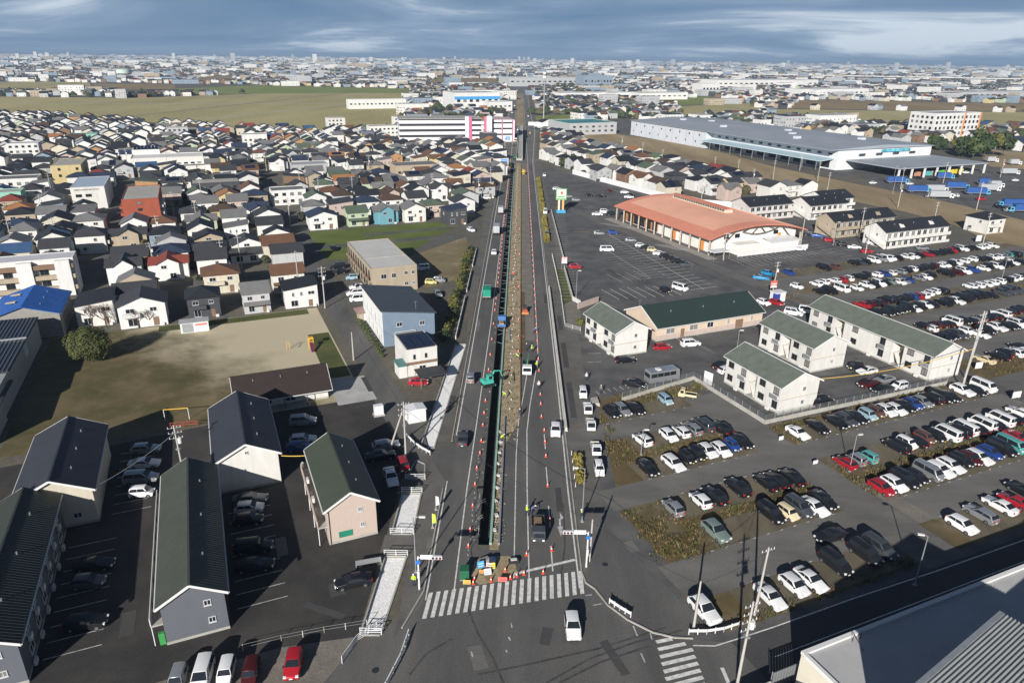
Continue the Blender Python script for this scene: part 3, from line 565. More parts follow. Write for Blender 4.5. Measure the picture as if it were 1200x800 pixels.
t = gable_building('apartment_block', 'pink tiled apartment block with dark green roof beside the canal', 'apartment block', 8.9, 79.7, 6.4, 16, 5.6, 7.5, w_pink, M('bottle_green_roof', (0.05, 0.062, 0.045), 0.55, 0.1, 0.4), [('S', 1.1, 4.5, .6, .7), ('S', 1.3, 2.1, .6, .7)], group='gabled apartment blocks left of the road')
walkway(t, 6.4, 16, mat=w_pink); MB().box(-1.9, -.1, -8.06, -7.98, .75, 1.65).build('green_sign', M('green_panel_board', (0.02, 0.2, 0.13), 0.5), t)
MB().tube((-3.0, -8.08, .1), (-3.0, -8.08, 5.4), .05, n=6).build('downpipe', m_dark, t)
for y in (-3, 2): ac_unit(t, -4.2, y, 3.9, math.pi/2)
# community hall with a big brown roof
t = gable_building('community_hall', 'low hall with one broad dark brown roof beside the playground', 'hall', 0.3, 123.6, 16, 6, 3.75, 5.6, WALLS['ivory'], roofm('umber', (0.034, 0.024, 0.022)), [('S', 6.2, 1.9, 1.2, .9), ('S', -3, 1.5, 1.8, 1.6), ('S', 1.2, 1.5, 1.8, 1.6)], ridge='x', ov=.6, eav=2.1)
MB().box(-7, 4.5, -5.2, -3.02, 0, .18).build('porch_deck', m_conc, t)
for x in (-7.4, -4, 0, 4): MB().tube((x, -4.8, 0), (x, -4.8, 2.4), .08, n=6).build('post', m_frame_d, t)
# blue-grey modern building
t = thing('office_building', 'blue grey two storey office with slate roof beside the side road', 'office', P(37.9, 154.2), A24)
mb = MB(); mb.prism([(-5.9, 0), (5.9, 0), (5.9, 6.6), (-5.9, 8.4)], -10, 10, 0); mb.build('wall', M('bluegrey_siding', (0.16, 0.22, 0.29), 0.7, 0.08, 0.5), t)
MB().box(-5.98, -5.9, -9.95, 9.95, .3, 8.1).build('side_cladding', M('white_siding', (0.66, 0.67, 0.66), 0.7, 0.06, 0.5), t)
MB().prism([(-6.3, 8.42), (6.3, 6.54), (6.3, 6.74), (-6.3, 8.62)], -10.4, 10.4).build('roof', M('slate_blue_roof', (0.06, 0.075, 0.09), 0.55, 0.1, 0.4), t)
window(t, 'S', -2.2, 4.9, 1.3, 1.0, 11.8, 20); window(t, 'S', 3.0, 4.6, 1.2, 1.0, 11.8, 20); window(t, 'S', -2.4, 1.8, .8, 1.6, 11.8, 20)
for y in np.arange(-8, 9, 4): window(t, 'W', y, 5.2, .8, 1.6, 11.8, 20, False, 1, True, 'window', .1); window(t, 'W', y+1, 2.0, .8, 1.6, 11.8, 20, False, 1, True, 'window', .1)
MB().tube((-3.4, -10.5, 3.3), (1.2, -10.5, 3.3), .06).tube((1.2, -10.5, 3.3), (1.2, -10.5, 1.6), .06).tube((-3.4, -10.5, 3.3), (-3.4, -10.5, 1.2), .06).build('gas_pipe', m_white, t)
MB().tube((2.2, -8, 7.2), (2.2, -8, 9.2), .03).tube((1.7, -8, 9), (2.7, -8, 9), .03).build('aerial', m_galv, t)
# beige house with solar panels, annex and carport
t = flat_building('house', 'beige house with a slab of solar panels beside the white canal', 'house', 32.6, 127, 6.3, 9.5, 5.7, WALLS['ivory'], ROOFS['charcoal'], [('S', -1.6, 4.2, .5, .9, True, 1), ('S', .8, 4.2, .5, .9, True, 1), ('S', 0, 1.6, 1.4, 1.1)], .12)
for i in range(5):
    for j in range(3): MB().box(-2.9+j*1.95, -1.05+j*1.95, -4.3+i*1.45, -2.95+i*1.45, 5.95, 6.02).build('solar_panel', m_solar, t)
MB().box(-3.3, 3.2, -4.85, -4.77, 2.5, 3.1).build('brick_band', WALLS['brown'], t)
MB().box(-5.1, -3.2, -5.2, -1.2, 2.6, 2.75).build('porch_roof', M('teal_roof', (0.08, 0.2, 0.19), 0.5, 0.1), t)
MB().box(-4.9, -3.2, -4.9, -1.4, 0, 2.58).build('annex', WALLS['ivory'], t)
MB().box(-1.9, 3.0, 4.76, 9.0, 0, 3.9).build('rear_wing', WALLS['brown'], t); MB().box(-2.1, 3.2, 4.76, 9.3, 3.92, 4.1).build('rear_roof', ROOFS['pale grey'], t)
t = thing('carport', 'dark flat carport sheltering a red car', 'carport', P(36.2, 122.8), A24)
MB().box(-2.8, 2.8, -2.2, 2.2, 2.3, 2.45).build('roof', ROOFS['charcoal'], t)
for x in (-2.6, 2.6):
    for y in (-2, 2): MB().tube((x, y, 0), (x, y, 2.3), .06, n=6).build('post', m_galv, t)
p = G(487, 492); t = thing('storage_tank', 'white box shaped storage shed beside the canal', 'shed', P(*AB(p)), A24)
MB().box(-1.6, 1.6, -1.2, 1.2, .15, 2.5).build('wall', m_white, t); MB().prism([(-1.75, 2.5), (1.75, 2.5), (1.75, 2.58), (0, 2.8), (-1.75, 2.58)], -1.35, 1.35).build('roof', m_white, t); MB().box(-1.5, 1.5, -1.1, 1.1, 0, .15).build('plinth', m_conc, t)
p = G(444, 486); t = thing('utility_cabinet', 'white cabinet on a concrete base at the side road corner', 'cabinet', p, A24); MB().box(-.8, .8, -.5, .5, .25, 2.0).build('body', m_white, t); MB().box(-1, 1, -.7, .7, 0, .25).build('plinth', m_conc, t)
# brown flat-roofed apartments
t = flat_building('apartment_block', 'brown flat roofed apartment block with pale grey roof slab', 'apartment block', 38.2, 182.3, 12.6, 32, 6.8, WALLS['beige'], M('pale_roof_slab', (0.5, 0.5, 0.48), 0.85, 0.08, 0.2), [('S', -3, 4.6, 1.5, 1.3), ('S', -.2, 4.6, 1.2, 1.3), ('S', 3.2, 5, 1.0, 1.0), ('S', 5.2, 5, .9, 1.0), ('S', 3.2, 2, 1.0, 1.0), ('S', 5.2, 2, .9, 1.0)], .25)
MB().box(-6.9, -6.3, -16.04, 16.04, 3.2, 3.5).build('balcony_slab', WALLS['beige'], t); MB().box(-6.1, 6.1, -5.2, -4.9, 6.93, 7.1).build('roof_joint', m_conc, t)
for k, y in enumerate(np.arange(-14, 15, 3.4)):
    for zz in (1.6, 4.9): window(t, 'W', y, zz, 1.7, 1.9, 12.6, 32, True)
    MB().box(-6.95, -6.86, y-1.2, y+1.2, 3.5, 4.4).build('balcony_rail', WALLS['brown'], t)
MB().box(-6.36, -6.3, -16.03, 16.03, 2.4, 3.1).build('stripe', WALLS['brown'], t)
# playground furniture
p = G(428, 363+8); t = thing('park_shelter', 'small park pavilion with pink pyramid roof', 'shelter', G(427, 373), A24)
MB().box(-1.5, 1.5, -1.5, 1.5, 0, 2.2).build('wall', WALLS['beige'], t); r = MB()
for q in ([(-2.2, -2.2), (2.2, -2.2)], [(2.2, -2.2), (2.2, 2.2)], [(2.2, 2.2), (-2.2, 2.2)], [(-2.2, 2.2), (-2.2, -2.2)]): r.poly([(*q[0], 2.2), (*q[1], 2.2), (0, 0, 3.2)])
r.poly([(-2.2, -2.2, 2.2), (2.2, -2.2, 2.2), (2.2, 2.2, 2.2), (-2.2, 2.2, 2.2)]); r.build('roof', roofm('pinkslate', (0.26, 0.17, 0.16)), t); MB().box(-.3, .9, -1.56, -1.5, .1, 1.7).build('door', m_white, t)
t = thing('slide', 'purple and yellow playground slide tower on the sand', 'slide', G(365, 408), A24)
MB().box(-.5, .5, -.5, .5, 1.5, 1.6).build('platform', M('yellow_plastic', (0.75, 0.45, 0.05), 0.5), t); MB().box(-.55, .55, -.55, .55, 2.3, 2.6).build('canopy', MATS['yellow_plastic'], t)
for x in (-.5, .5):
    for y in (-.5, .5): MB().tube((x, y, 0), (x, y, 2.4), .05, n=6).build('post', MATS['yellow_plastic'], t)
MB().hexa([(-.35, -2.6, .15), (.35, -2.6, .15), (.35, -.5, 1.5), (-.35, -.5, 1.5), (-.35, -2.6, .25), (.35, -2.6, .25), (.35, -.5, 1.6), (-.35, -.5, 1.6)]).build('chute', M('purple_plastic', (0.12, 0.02, 0.06), 0.4), t)
t = thing('climbing_frame', 'yellow ladder frame standing on the playground sand', 'climbing frame', G(342, 409), .3)
MB().tube((-1, 0, 0), (-1, 0, 2), .05, n=6).tube((-.4, 0, 0), (-.4, 0, 2), .05, n=6).build('yellow_frame', MATS['yellow_plastic'], t)
mb = MB()
for i in range(5): mb.tube((-1, 0, .4+i*.35), (-.4, 0, .4+i*.35), .03, n=6)
mb.build('rungs', m_galv, t); MB().tube((-.4, 0, 1.9), (1.4, .5, 0), .05, n=6).tube((.2, .2, 1.9), (1.4, .5, 0), .04, n=6).build('brace', m_galv, t)
t = thing('goal_frame', 'yellow and white bar frame at the lower playground edge', 'goal', G(208, 492), .2)
MB().tube((-2, 0, 2.2), (2, 0, 2.2), .07, n=6).build('crossbar', MATS['yellow_plastic'], t); MB().tube((-2, 0, 0), (-2, 0, 2.2), .06, n=6).build('post', m_white, t); MB().tube((2, 0, 0), (2, 0, 2.2), .06, n=6).build('post', m_white, t)
t = thing('sports_net_frame', 'low red railing below the yellow bar frame', 'railing', G(216, 500), .2)
for zz in (.4, .9): MB().tube((-2.2, 0, zz), (2.2, .2, zz), .05, n=6).build('rail', M('red_metal', (0.4, 0.05, 0.04), 0.5), t)
for x in (-2.2, 0, 2.2): MB().tube((x, 0, 0), (x, 0, 1.0), .05, n=6).build('post', MATS['red_metal'], t)
t = thing('storage_shed', 'white steel storage shed with roller door beside the playground', 'shed', G(229, 387), A24)
MB().box(-3.0, 3.0, -1.2, 1.2, 0, 2.4).build('wall', m_white, t); MB().prism([(-1.4, 2.4), (1.4, 2.5), (1.4, 2.6), (-1.4, 2.5)], -3.2, 3.2, axis='x').build('roof', ROOFS['pale grey'], t)
for i in range(9): MB().box(-2.6, -.3, -1.24, -1.2, .15+i*.23, .34+i*.23).build('shutter_slat', m_galv, t)
MB().box(.2, 2.7, -1.23, -1.2, 1.5, 2.0).build('lettering_band', M('red_lettering', (0.6, 0.2, 0.18), 0.7, 0.8, 9.0), t)
# ------------------------------------------------------------------ white two-storey apartment blocks on the right
m_sage = M('sage_slate_roof', (0.12, 0.142, 0.12), 0.7, 0.16, 0.7)
def white_apartments(label, a0, b0, w, units, he=5.7, hr=7.7):
    """units: list of (length, is_stair_gap) from south to north along the ridge; west side carries windows, balconies and open stairs"""
    l = sum(u for u, g_ in units); t = thing('apartment_block', label, 'apartment block', P(a0+w/2, b0+l/2), A24, 'white apartment blocks with sage roofs')
    y = -l/2
    for u, gap in units:
        if gap: MB().box(-w/2+2.4, w/2, y, y+u, 0, he).build('stairwell_wall', WALLS['beige'], t); MB().hexa([(-w/2+.2, y+.5, .1), (-w/2+1.3, y+.5, .1), (-w/2+1.3, y+u-.3, 2.8), (-w/2+.2, y+u-.3, 2.8), (-w/2+.2, y+.5, .35), (-w/2+1.3, y+.5, .35), (-w/2+1.3, y+u-.3, 3.05), (-w/2+.2, y+u-.3, 3.05)]).build('stair_flight', m_conc_l, t); MB().box(-w/2+.1, -w/2+2.4, y+u-.6, y+u, 2.75, 2.95).build('landing', m_conc_l, t)
        else:
            MB().box(-w/2, w/2, y, y+u, 0, he).build('wall', WALLS['ivory'], t)
            yc = y+u/2
            for zz in (1.7, 4.4):
                window(t, 'W', -(yc+u*.26), zz, 1.5, 1.2, w, l, True); window(t, 'W', -(yc-u*.3), zz, 1.3, 1.6, w, l, True)
            MB().box(-w/2-.75, -w/2, yc-u*.32-.9, yc-u*.32+.9, 2.75, 2.9).build('balcony', m_conc_l, t); MB().box(-w/2-.78, -w/2-.7, yc-u*.32-.9, yc-u*.32+.9, 2.9, 3.7).build('balcony_rail', m_galv, t)
            MB().tube((-w/2-.06, y+.15, 0), (-w/2-.06, y+.15, he), .05, n=6).build('downpipe', m_frame, t)
            ac_unit(t, -w/2-.4, yc-u*.1, 0.02, math.pi/2)
        y += u
    for sg in (-1, 1): MB().prism([(-w/2, he), (w/2, he), (0, hr)], sg*l/2-(.2 if sg > 0 else 0), sg*l/2+(.2 if sg < 0 else 0)).build('gable', WALLS['ivory'], t)
    MB().box(-w/2-.02, w/2+.02, -l/2-.02, -l/2+.1, 2.85, 2.95).build('band', WALLS['beige'], t)
    MB().box(-w/2-.05, w/2+.05, -l/2-.05, l/2+.05, 0, .3).build('plinth', m_conc, t)
    r = gable_roof(w, l, he+.02, hr+.02, .45, .5).build('roof', m_sage, t)
    s = (hr-he)/(w/2); lo = he-s*.5; x = w/2+.5
    for sg in (-1, 1): MB().prism([(-x, lo-.12), (0, hr-.1), (x, lo-.12), (x, lo+.2), (0, hr+.22), (-x, lo+.2)], sg*(l/2+.46)-.03, sg*(l/2+.46)+.03).build('fascia', m_fascia, r)
    MB().box(-.1, .1, -l/2-.5, l/2+.5, hr+.16, hr+.24).build('ridge_cap', m_fascia, r)
    for sx in (-1, 1): MB().box(sx*x-.07, sx*x+.07, -l/2-.5, l/2+.5, lo-.1, lo+.04).build('gutter', m_fascia, r)
    for zz in (1.7, 4.4): window(t, 'S', .9, zz, .75, .85, w, l, False, 2)
    return t
white_apartments('white apartment block with sage roof right beside the trunk road', 76.7, 120.2, 8, [(5.4, 0), (2.4, 1), (5.6, 0)])
white_apartments('white apartment block nearest the camera on the right, beside the yard fence', 90.6, 86, 8.8, [(6.4, 0), (2.4, 1), (6.4, 0)])
white_apartments('white apartment block between the green roofed hall and the long block', 110.3, 98.1, 9, [(6.4, 0), (2.6, 1), (6.6, 0)])
t = white_apartments('longest white apartment block, beside the slanted utility poles', 129.5, 85.8, 8.6, [(6.8, 0), (2.6, 1), (13, 0), (2.6, 1), (7.6, 0)])
# green roofed hall
t = gable_building('hall', 'long single storey hall with dark green roof above the apartment car park', 'hall', 90.2, 124.7, 30.6, 13, 3.5, 6.4, M('peach_wall', (0.58, 0.47, 0.37), 0.8, 0.07, 0.5), M('green_tile_roof', (0.024, 0.042, 0.038), 0.6, 0.1, 0.8), [('S', x, 2.1, ww, 1.3) for x, ww in ((-11.5, 2.4), (-5, 2.4), (-.3, 1.8), (5, .7), (12, .7))], ridge='x', ov=.3, eav=.6)
MB().box(-15.34, 15.34, -6.56, -6.5, .35, 1.3).build('wainscot', WALLS['pink beige'], t); MB().box(-8.6, -7.6, -6.58, -6.5, .1, 2.2).build('door', WALLS['brown'], t); MB().box(7.2, 9.4, -6.6, -6.5, .1, 2.3).build('door', WALLS['brown'], t)
MB().tube((-14, 3, 5), (-14, 3, 7), .03, n=5).tube((-14.4, 3, 6.8), (-13.6, 3, 6.8), .03, n=5).build('aerial', m_galv, t)
# ------------------------------------------------------------------ supermarket with vaulted red roof
t = thing('supermarket', 'supermarket with a broad vaulted salmon red roof and roof monitor', 'supermarket', P(170, 212), A24)
m_salmon = M('salmon_metal_roof', (0.53, 0.2, 0.135), 0.55, 0.1, 0.09); m_peach = M('faded_peach_roof', (0.64, 0.35, 0.25), 0.6, 0.1, 0.07); m_mw = M('market_white', (0.68, 0.67, 0.63), 0.8, 0.08, 0.4)
HW, HL = 20.8, 30.2
def vault(x): return 5.2+3.3*max(0.0, 1-(x/HW)**2)**1.0
mb = MB(); n = 40
top = [(-HW+2*HW*i/n, vault(-HW+2*HW*i/n)+.35) for i in range(n+1)]; bot = [(x, zz-.35) for x, zz in reversed(top)]
for y0_, y1_, sec in ((-HL, -HL+5.5, 0), (-HL+5.5, HL-3.5, 1), (HL-3.5, HL, 0)):
    for i in range(n):
        a, b = top[i], top[i+1]; mb.poly([(a[0], y0_, a[1]), (b[0], y0_, b[1]), (b[0], y1_, b[1]), (a[0], y1_, a[1])], 1 if sec and 5 <= i < n-5 else 0); mb.poly([(a[0], y0_, a[1]-.35), (a[0], y1_, a[1]-.35), (b[0], y1_, b[1]-.35), (b[0], y0_, b[1]-.35)], 0)
        if not sec: yy = -HL if y0_ < 0 else HL; mb.poly([(a[0], yy, a[1]-.35), (b[0], yy, b[1]-.35), (b[0], yy, b[1]), (a[0], yy, a[1])], 0)
    for e_ in (top[0], top[-1]): mb.poly([(e_[0], y0_, e_[1]-.35), (e_[0], y1_, e_[1]-.35), (e_[0], y1_, e_[1]), (e_[0], y0_, e_[1])], 0)
rf = mb.build('roof', [m_salmon, m_peach], t, smooth=25)
for k, x in enumerate(np.linspace(-HW+.8, HW-.8, 40)):
    pass
sm = MB()
for y in np.arange(-HL+.6, HL, 1.2):
    for i in range(n):
        a, b = top[i], top[i+1]; sm.hexa([(a[0], y-.03, a[1]), (b[0], y-.03, b[1]), (b[0], y+.03, b[1]), (a[0], y+.03, a[1]), (a[0], y-.03, a[1]+.05), (b[0], y-.03, b[1]+.05), (b[0], y+.03, b[1]+.05), (a[0], y+.03, a[1]+.05)])
struct(sm.build('roof_seams', m_peach, rf), 'stuff')
mb = MB(); mb.prism([(-17.5, 0), (17.5, 0)]+[(x, vault(x)-.02) for x in np.linspace(17.5, -17.5, 19)], -28, 28); mb.build('wall', m_mw, t)
MB().box(-17.56, -17.5, 4, 27.9, .2, 4.9).build('shopfront', M('brick_orange', (0.4, 0.19, 0.09), 0.7, 0.25, 0.9), t)
for y in np.arange(6, 27, 4.2):
    MB().box(-17.66, -17.56, y-1.5, y+1.5, .3, 3.2).build('shop_window', m_glass, t)
for y in (-24, -20, -16, -12, -8, -4, 0): MB().box(-17.62, -17.5, y-.12, y+.12, .1, 4.7).build('pilaster', m_fascia, t)
for y in (-22, -6): MB().box(-17.6, -17.5, y-1.2, y+1.2, .1, 3.4).build('entrance_panel', M('panel_orange', (0.62, 0.25, 0.07), 0.6, 0.1), t)
for y in np.arange(-29, 30, 5.3): MB().tube((-19.9, y, 0), (-19.9, y, 5.1), .28, n=8).build('column', M('column_stone', (0.42, 0.37, 0.3), 0.8, 0.15), t)
MB().box(17.6, 18.4, -27, -26, 0, 5.5).box(19, 19.6, -29, -28.4, 0, 5.1).build('column', MATS['column_stone'], t)
m_truss = M('brown_timber', (0.1, 0.07, 0.05), 0.6, 0.1)
def arc(y, zoff, x0, x1, m):
    mb = MB(); xs = np.linspace(x0, x1, 16)
    for a, b in zip(xs[:-1], xs[1:]): mb.tube((a, y, vault(a)+zoff), (b, y, vault(b)+zoff), .18, n=6)
    return mb.build('truss_arc', m, t)
arc(-29.6, -.25, -19, 19.5, m_truss)
mb = MB()
for i, x in enumerate(np.linspace(-7, 7, 12)): mb.tube((x, -29.3, 6.7-1.2*(1-(x/7)**2)+.2), (x+1.27, -29.3, 6.7-1.2*(1-((x+1.27)/7)**2)+.2), .15, n=6)
mb.build('truss_bow', m_truss, t)
for x0, x1, z0, z1 in ((-14, -10, 3.6, 7.2), (14, 10, 3.6, 7.4), (16.5, 19.5, 6, 4.6), (-3, 0, 5.7, 8.6), (3, 0, 5.7, 8.6), (-6.5, -3, 6.9, 8.4), (6.5, 3, 6.9, 8.4)): MB().tube((x0, -29.2, z0), (x1, -29.2, z1), .15, n=6).build('truss_strut', m_truss, t)
for x in (-12.5, -8, 8.5): MB().box(x-1, x+1, -28.08, -28, 4.6, 6.0).build('gable_window', m_glass, t)
MB().box(9.5, 11, -28.07, -28, 3.4, 5).build('gable_panel', MATS['panel_orange'], t)
MB().prism([(1.0, vault(1)), (4.4, vault(4.4)), (4.4, vault(4.4)+1.5), (2.6, vault(2.6)+2.0), (1.0, vault(1)+1.7)], -10, 22).build('roof_monitor', M('monitor_cream', (0.6, 0.53, 0.42), 0.7, 0.08), t)
for i in range(22): MB().box(.9, 1.0, -9.2+i*1.4, -8.2+i*1.4, vault(1)+.7, vault(1)+1.4).build('monitor_louvre', m_frame_d, t)
MB().prism([(1.6, vault(2.6)+1.75), (4.8, vault(4.4)+1.5), (4.8, vault(4.4)+1.65), (2.6, vault(2.6)+2.15), (.7, vault(1)+1.72), (.7, vault(1)+1.6)], -10.4, 22.4).build('monitor_roof', m_salmon, t)
# delivery yard in front of the south gable
MB().box(-11, -1.5, -32.5, -28.1, 0, 3.4).build('lean_to', m_mw, t); MB().box(3, 14.5, -33, -28.1, 0, 3.2).build('cold_store', m_white, t); MB().prism([(-33.4, 3.2), (-28.1, 3.9), (-28.1, 4.0), (-33.4, 3.35)], 2.6, 15, axis='x').build('lean_to_roof', m_white, t)
for x in (-1, .4, 1.8): MB().box(x-.6, x+.6, -30.2, -29, .1, 1.9).build('condenser', m_ac, t)
t2 = thing('yard_fence', 'pale mesh fence round the market delivery yard', 'fence', P(170, 212), A24)
for x in np.arange(-13, 17, 2): MB().box(x-.03, x+.03, -35.03, -34.97, 0, 2).build('post', m_white, t2)
MB().box(-13, 17, -35.02, -34.98, .3, 1.9).build('mesh_panel', M('mesh_white', (0.62, 0.62, 0.62), 0.7, 0.3, 4.0), t2)
t2 = thing('trolley_shelter', 'low white canopy beside the market corner', 'shelter', P(151, 178.5), A24); MB().box(-4, 2.6, -2, 1.6, 2.6, 2.8).build('roof', m_white, t2)
for x in (-3.8, 2.4):
    for y in (-1.8, 1.4): MB().tube((x, y, 0), (x, y, 2.6), .07, n=6).build('post', m_galv, t2)
# supermarket pylon sign
p = G(657, 249); t = thing('pylon_sign', 'tall green and white supermarket pylon sign with orange legs', 'sign', p, .1); t.scale = (.85, .85, .85)
for x in (-1.0, 1.0): MB().box(x-.45, x+.45, -.35, .35, 0, 6.2).build('leg', M('sign_orange', (0.7, 0.38, 0.14), 0.6, 0.05) if x > 0 else M('sign_cream', (0.66, 0.58, 0.42), 0.6, 0.05), t)
MB().box(-2.6, 2.6, -.4, .4, 6.2, 11.6).build('panel', M('sign_green', (0.16, 0.42, 0.2), 0.5, 0.05), t); MB().box(-2.1, 2.1, -.46, -.4, 7.0, 11.2).build('face', M('sign_face', (0.78, 0.74, 0.6), 0.6, 0.04), t)
MB().tube((0.2, -.47, 9.6), (0.2, -.5, 9.6), .75, n=14).build('emblem', M('sign_red', (0.7, 0.14, 0.08), 0.5, 0.03), t); MB().box(-1.7, 1.7, -.49, -.46, 7.3, 8.2).build('lettering', MATS['sign_green'], t); MB().box(-2.2, 2.2, -1.5, 1.5, 0, 1.3).build('base', M('sign_base_blue', (0.05, 0.3, 0.55), 0.6, 0.05), t)
# long white wall along the far side of the lot
def wall_run(name, label, pts, h, th, mat, cap=None, post=None):
    t = thing(name, label, 'wall' if 'wall' in name else 'fence', pts[0])
    for a, b in zip(pts[:-1], pts[1:]):
        d = b-a; n = Vector((-d.y, d.x, 0)).normalized()*th/2; a0, b0 = a-pts[0], b-pts[0]; up = Vector((0, 0, h))
        MB().hexa([a0-n, b0-n, b0+n, a0+n, a0-n+up, b0-n+up, b0+n+up, a0+n+up]).build('panel', mat, t)
    return t
wall_run('boundary_wall', 'long white wall between the supermarket lot and the houses', [G(671, 204), G(778, 232.5)], 2.6, .3, m_white)
wall_run('boundary_wall', 'short white wall behind the market roof before the dark roofed flats', [G(820, 240), G(905, 247)], 2.4, .3, m_white)
wall_run('boundary_wall', 'low white block wall along the supermarket roadside bays', [G(646, 248), G(660, 303)], 1.0, .2, m_conc_l)
wall_run('boundary_wall', 'low white block wall beside the roadside grass strip', [G(661, 315), G(671, 352), G(680, 357)], 1.2, .2, m_conc_l)
wall_run('boundary_wall', 'pink beige block wall at the corner above the roadside apartments', [G(677, 362), G(701, 354)], 1.6, .2, WALLS['pink beige'])
def rail_fence(label, pts, h=1.1, sp=2.0, mat=m_galv, rails=(0.35, 0.7, 1.05), name='railing', r=.03, pm=None, base=0.0):
    t = thing(name, label, 'fence', pts[0]); p0 = pts[0]
    if base:
        for a, b in zip(pts[:-1], pts[1:]):
            d = b-a; n = Vector((-d.y, d.x, 0)).normalized()*.1; a0, b0 = a-p0, b-p0; up = Vector((0, 0, base)); MB().hexa([a0-n, b0-n, b0+n, a0+n, a0-n+up, b0-n+up, b0+n+up, a0+n+up]).build('block_base', m_conc, t)
    for a, b in zip(pts[:-1], pts[1:]):
        for zz in rails: MB().tube(a-p0+Vector((0, 0, zz+base)), b-p0+Vector((0, 0, zz+base)), r, n=6).build('rail', mat, t)
        k = max(1, int((b-a).length/sp))
        for i in range(k+1): q = a.lerp(b, i/k)-p0; MB().tube(q, q+Vector((0, 0, h+base)), .045, n=6).build('post', pm or mat, t)
    return t
rail_fence('block wall and mesh fence round the nearest right apartment block', [P(67, 101.5), P(85.6, 104.4), P(85.9, 84.2), P(131.5, 83.4)], 1.0, 2.0, m_galv, (.2, .4, .6, .8, 1.0), 'mesh_fence', .02, None, .8)
rail_fence('white rail fence around the roadside grass strip', [G(647, 300), G(657, 345), G(662, 383), G(680, 388)], 1.0, 2, m_white, (.3, .6, .95), 'rail_fence')
# ------------------------------------------------------------------ big grey distribution warehouse beyond the brown field
t = thing('warehouse', 'huge grey distribution warehouse beyond the brown field', 'warehouse', P(380, 425), A24)
m_whr = M('warehouse_roof', (0.3, 0.33, 0.37), 0.55, 0.1, 0.05); m_whw = M('warehouse_wall', (0.52, 0.55, 0.6), 0.7, 0.06, 0.1)
MB().box(-42, 42, 5, 105, 0, 11.5).build('wall', m_whw, t); MB().box(-36, 42, -110, 4.95, 0, 11.5).build('wall', M('warehouse_white', (0.66, 0.68, 0.7), 0.7, 0.05, 0.1), t)
MB().prism([(-43, 11.52), (43, 11.52), (43, 11.8), (0, 13.6), (-43, 11.8)], -111, 106).build('roof', m_whr, t)
for y in np.arange(10, 105, 9): MB().box(-42.15, -42, y-.1, y+.1, .2, 11.4).build('wall_joint', m_galv, t)
for y in np.arange(12, 104, 12): MB().box(-42.1, -42, y, y+1.4, 8, 9.4).build('vent', m_frame_d, t); MB().box(-42.1, -42, y+4, y+5.2, 3, 4.4).build('vent', m_frame_d, t)
for y in np.arange(-106, 0, 8.5): MB().box(-36.1, -36, y, y+3.2, 8.2, 9.4).build('window', m_glass_far, t)
MB().hexa([(-47, -108, 5.2), (-36, -108, 6.2), (-36, 4, 6.2), (-47, 4, 5.2), (-47, -108, 5.6), (-36, -108, 6.6), (-36, 4, 6.6), (-47, 4, 5.6)]).build('dock_canopy', M('canopy_blue', (0.42, 0.55, 0.62), 0.5, 0.05), t)
for y in np.arange(-105, 2, 11): MB().box(-36.3, -36, y, y+7, .9, 5).build('dock_door', m_dark, t); MB().tube((-46.5, y, 0), (-46.5, y, 5.2), .2, n=6).build('post', m_galv, t)
MB().box(-30, 42, -148, -111.5, 5.4, 6.0).build('side_canopy', m_whr, t)
for x in np.arange(-29, 42, 10): MB().box(x-.4, x+.4, -147.5, -146.7, 0, 5.4).build('post', m_fascia, t)
for x, y in ((5, 60), (-15, 20), (10, -20), (-20, -60), (15, -80), (-5, -40), (-8, 80)): MB().box(x-2, x+2, y-1.5, y+1.5, 12.6, 14.2).build('roof_vent', m_whw, t)
for x in np.arange(-20, 36, 14): MB().box(x, x+5, -111.1, -110.95, 7.8, 9).build('window', m_glass_far, t)
MB().box(-2, 22, -111.12, -111.0, 9.3, 10.9).build('lettering', M('sign_teal', (0.1, 0.4, 0.5), 0.6, 0.8, 0.35), t)
t = flat_building('office', 'teal roofed office before the grey warehouse', 'office', 285, 540, 45, 40, 9, WALLS['pale grey'], M('teal_flat_roof', (0.06, 0.24, 0.24), 0.6, 0.1, 0.1), [('S', x, zz, 2.5, 1.4, True, 3) for x in np.arange(-18, 19, 6) for zz in (3, 6.5)])
# orange striped white block
t = flat_building('office_block', 'white four storey block with orange corner stripes beyond the truck yard', 'office block', 566, 425, 56, 24, 20, WALLS['white'], ROOFS['pale grey'], [('S', x, zz, 2.4, 2.2, True, 1) for x in np.arange(-25, 26, 5) for zz in (4, 8.5, 13, 17)], .4)
for x in (8, 27.6): MB().box(x-.9, x+.9, -12.2, -12, .2, 20.2).build('orange_stripe', MATS['panel_orange'], t)
for y in np.arange(-9, 10, 4.5):
    for zz in (4, 8.5, 13, 17): window(t, 'W', y, zz, 2.2, 2.0, 56, 24, True, 1)
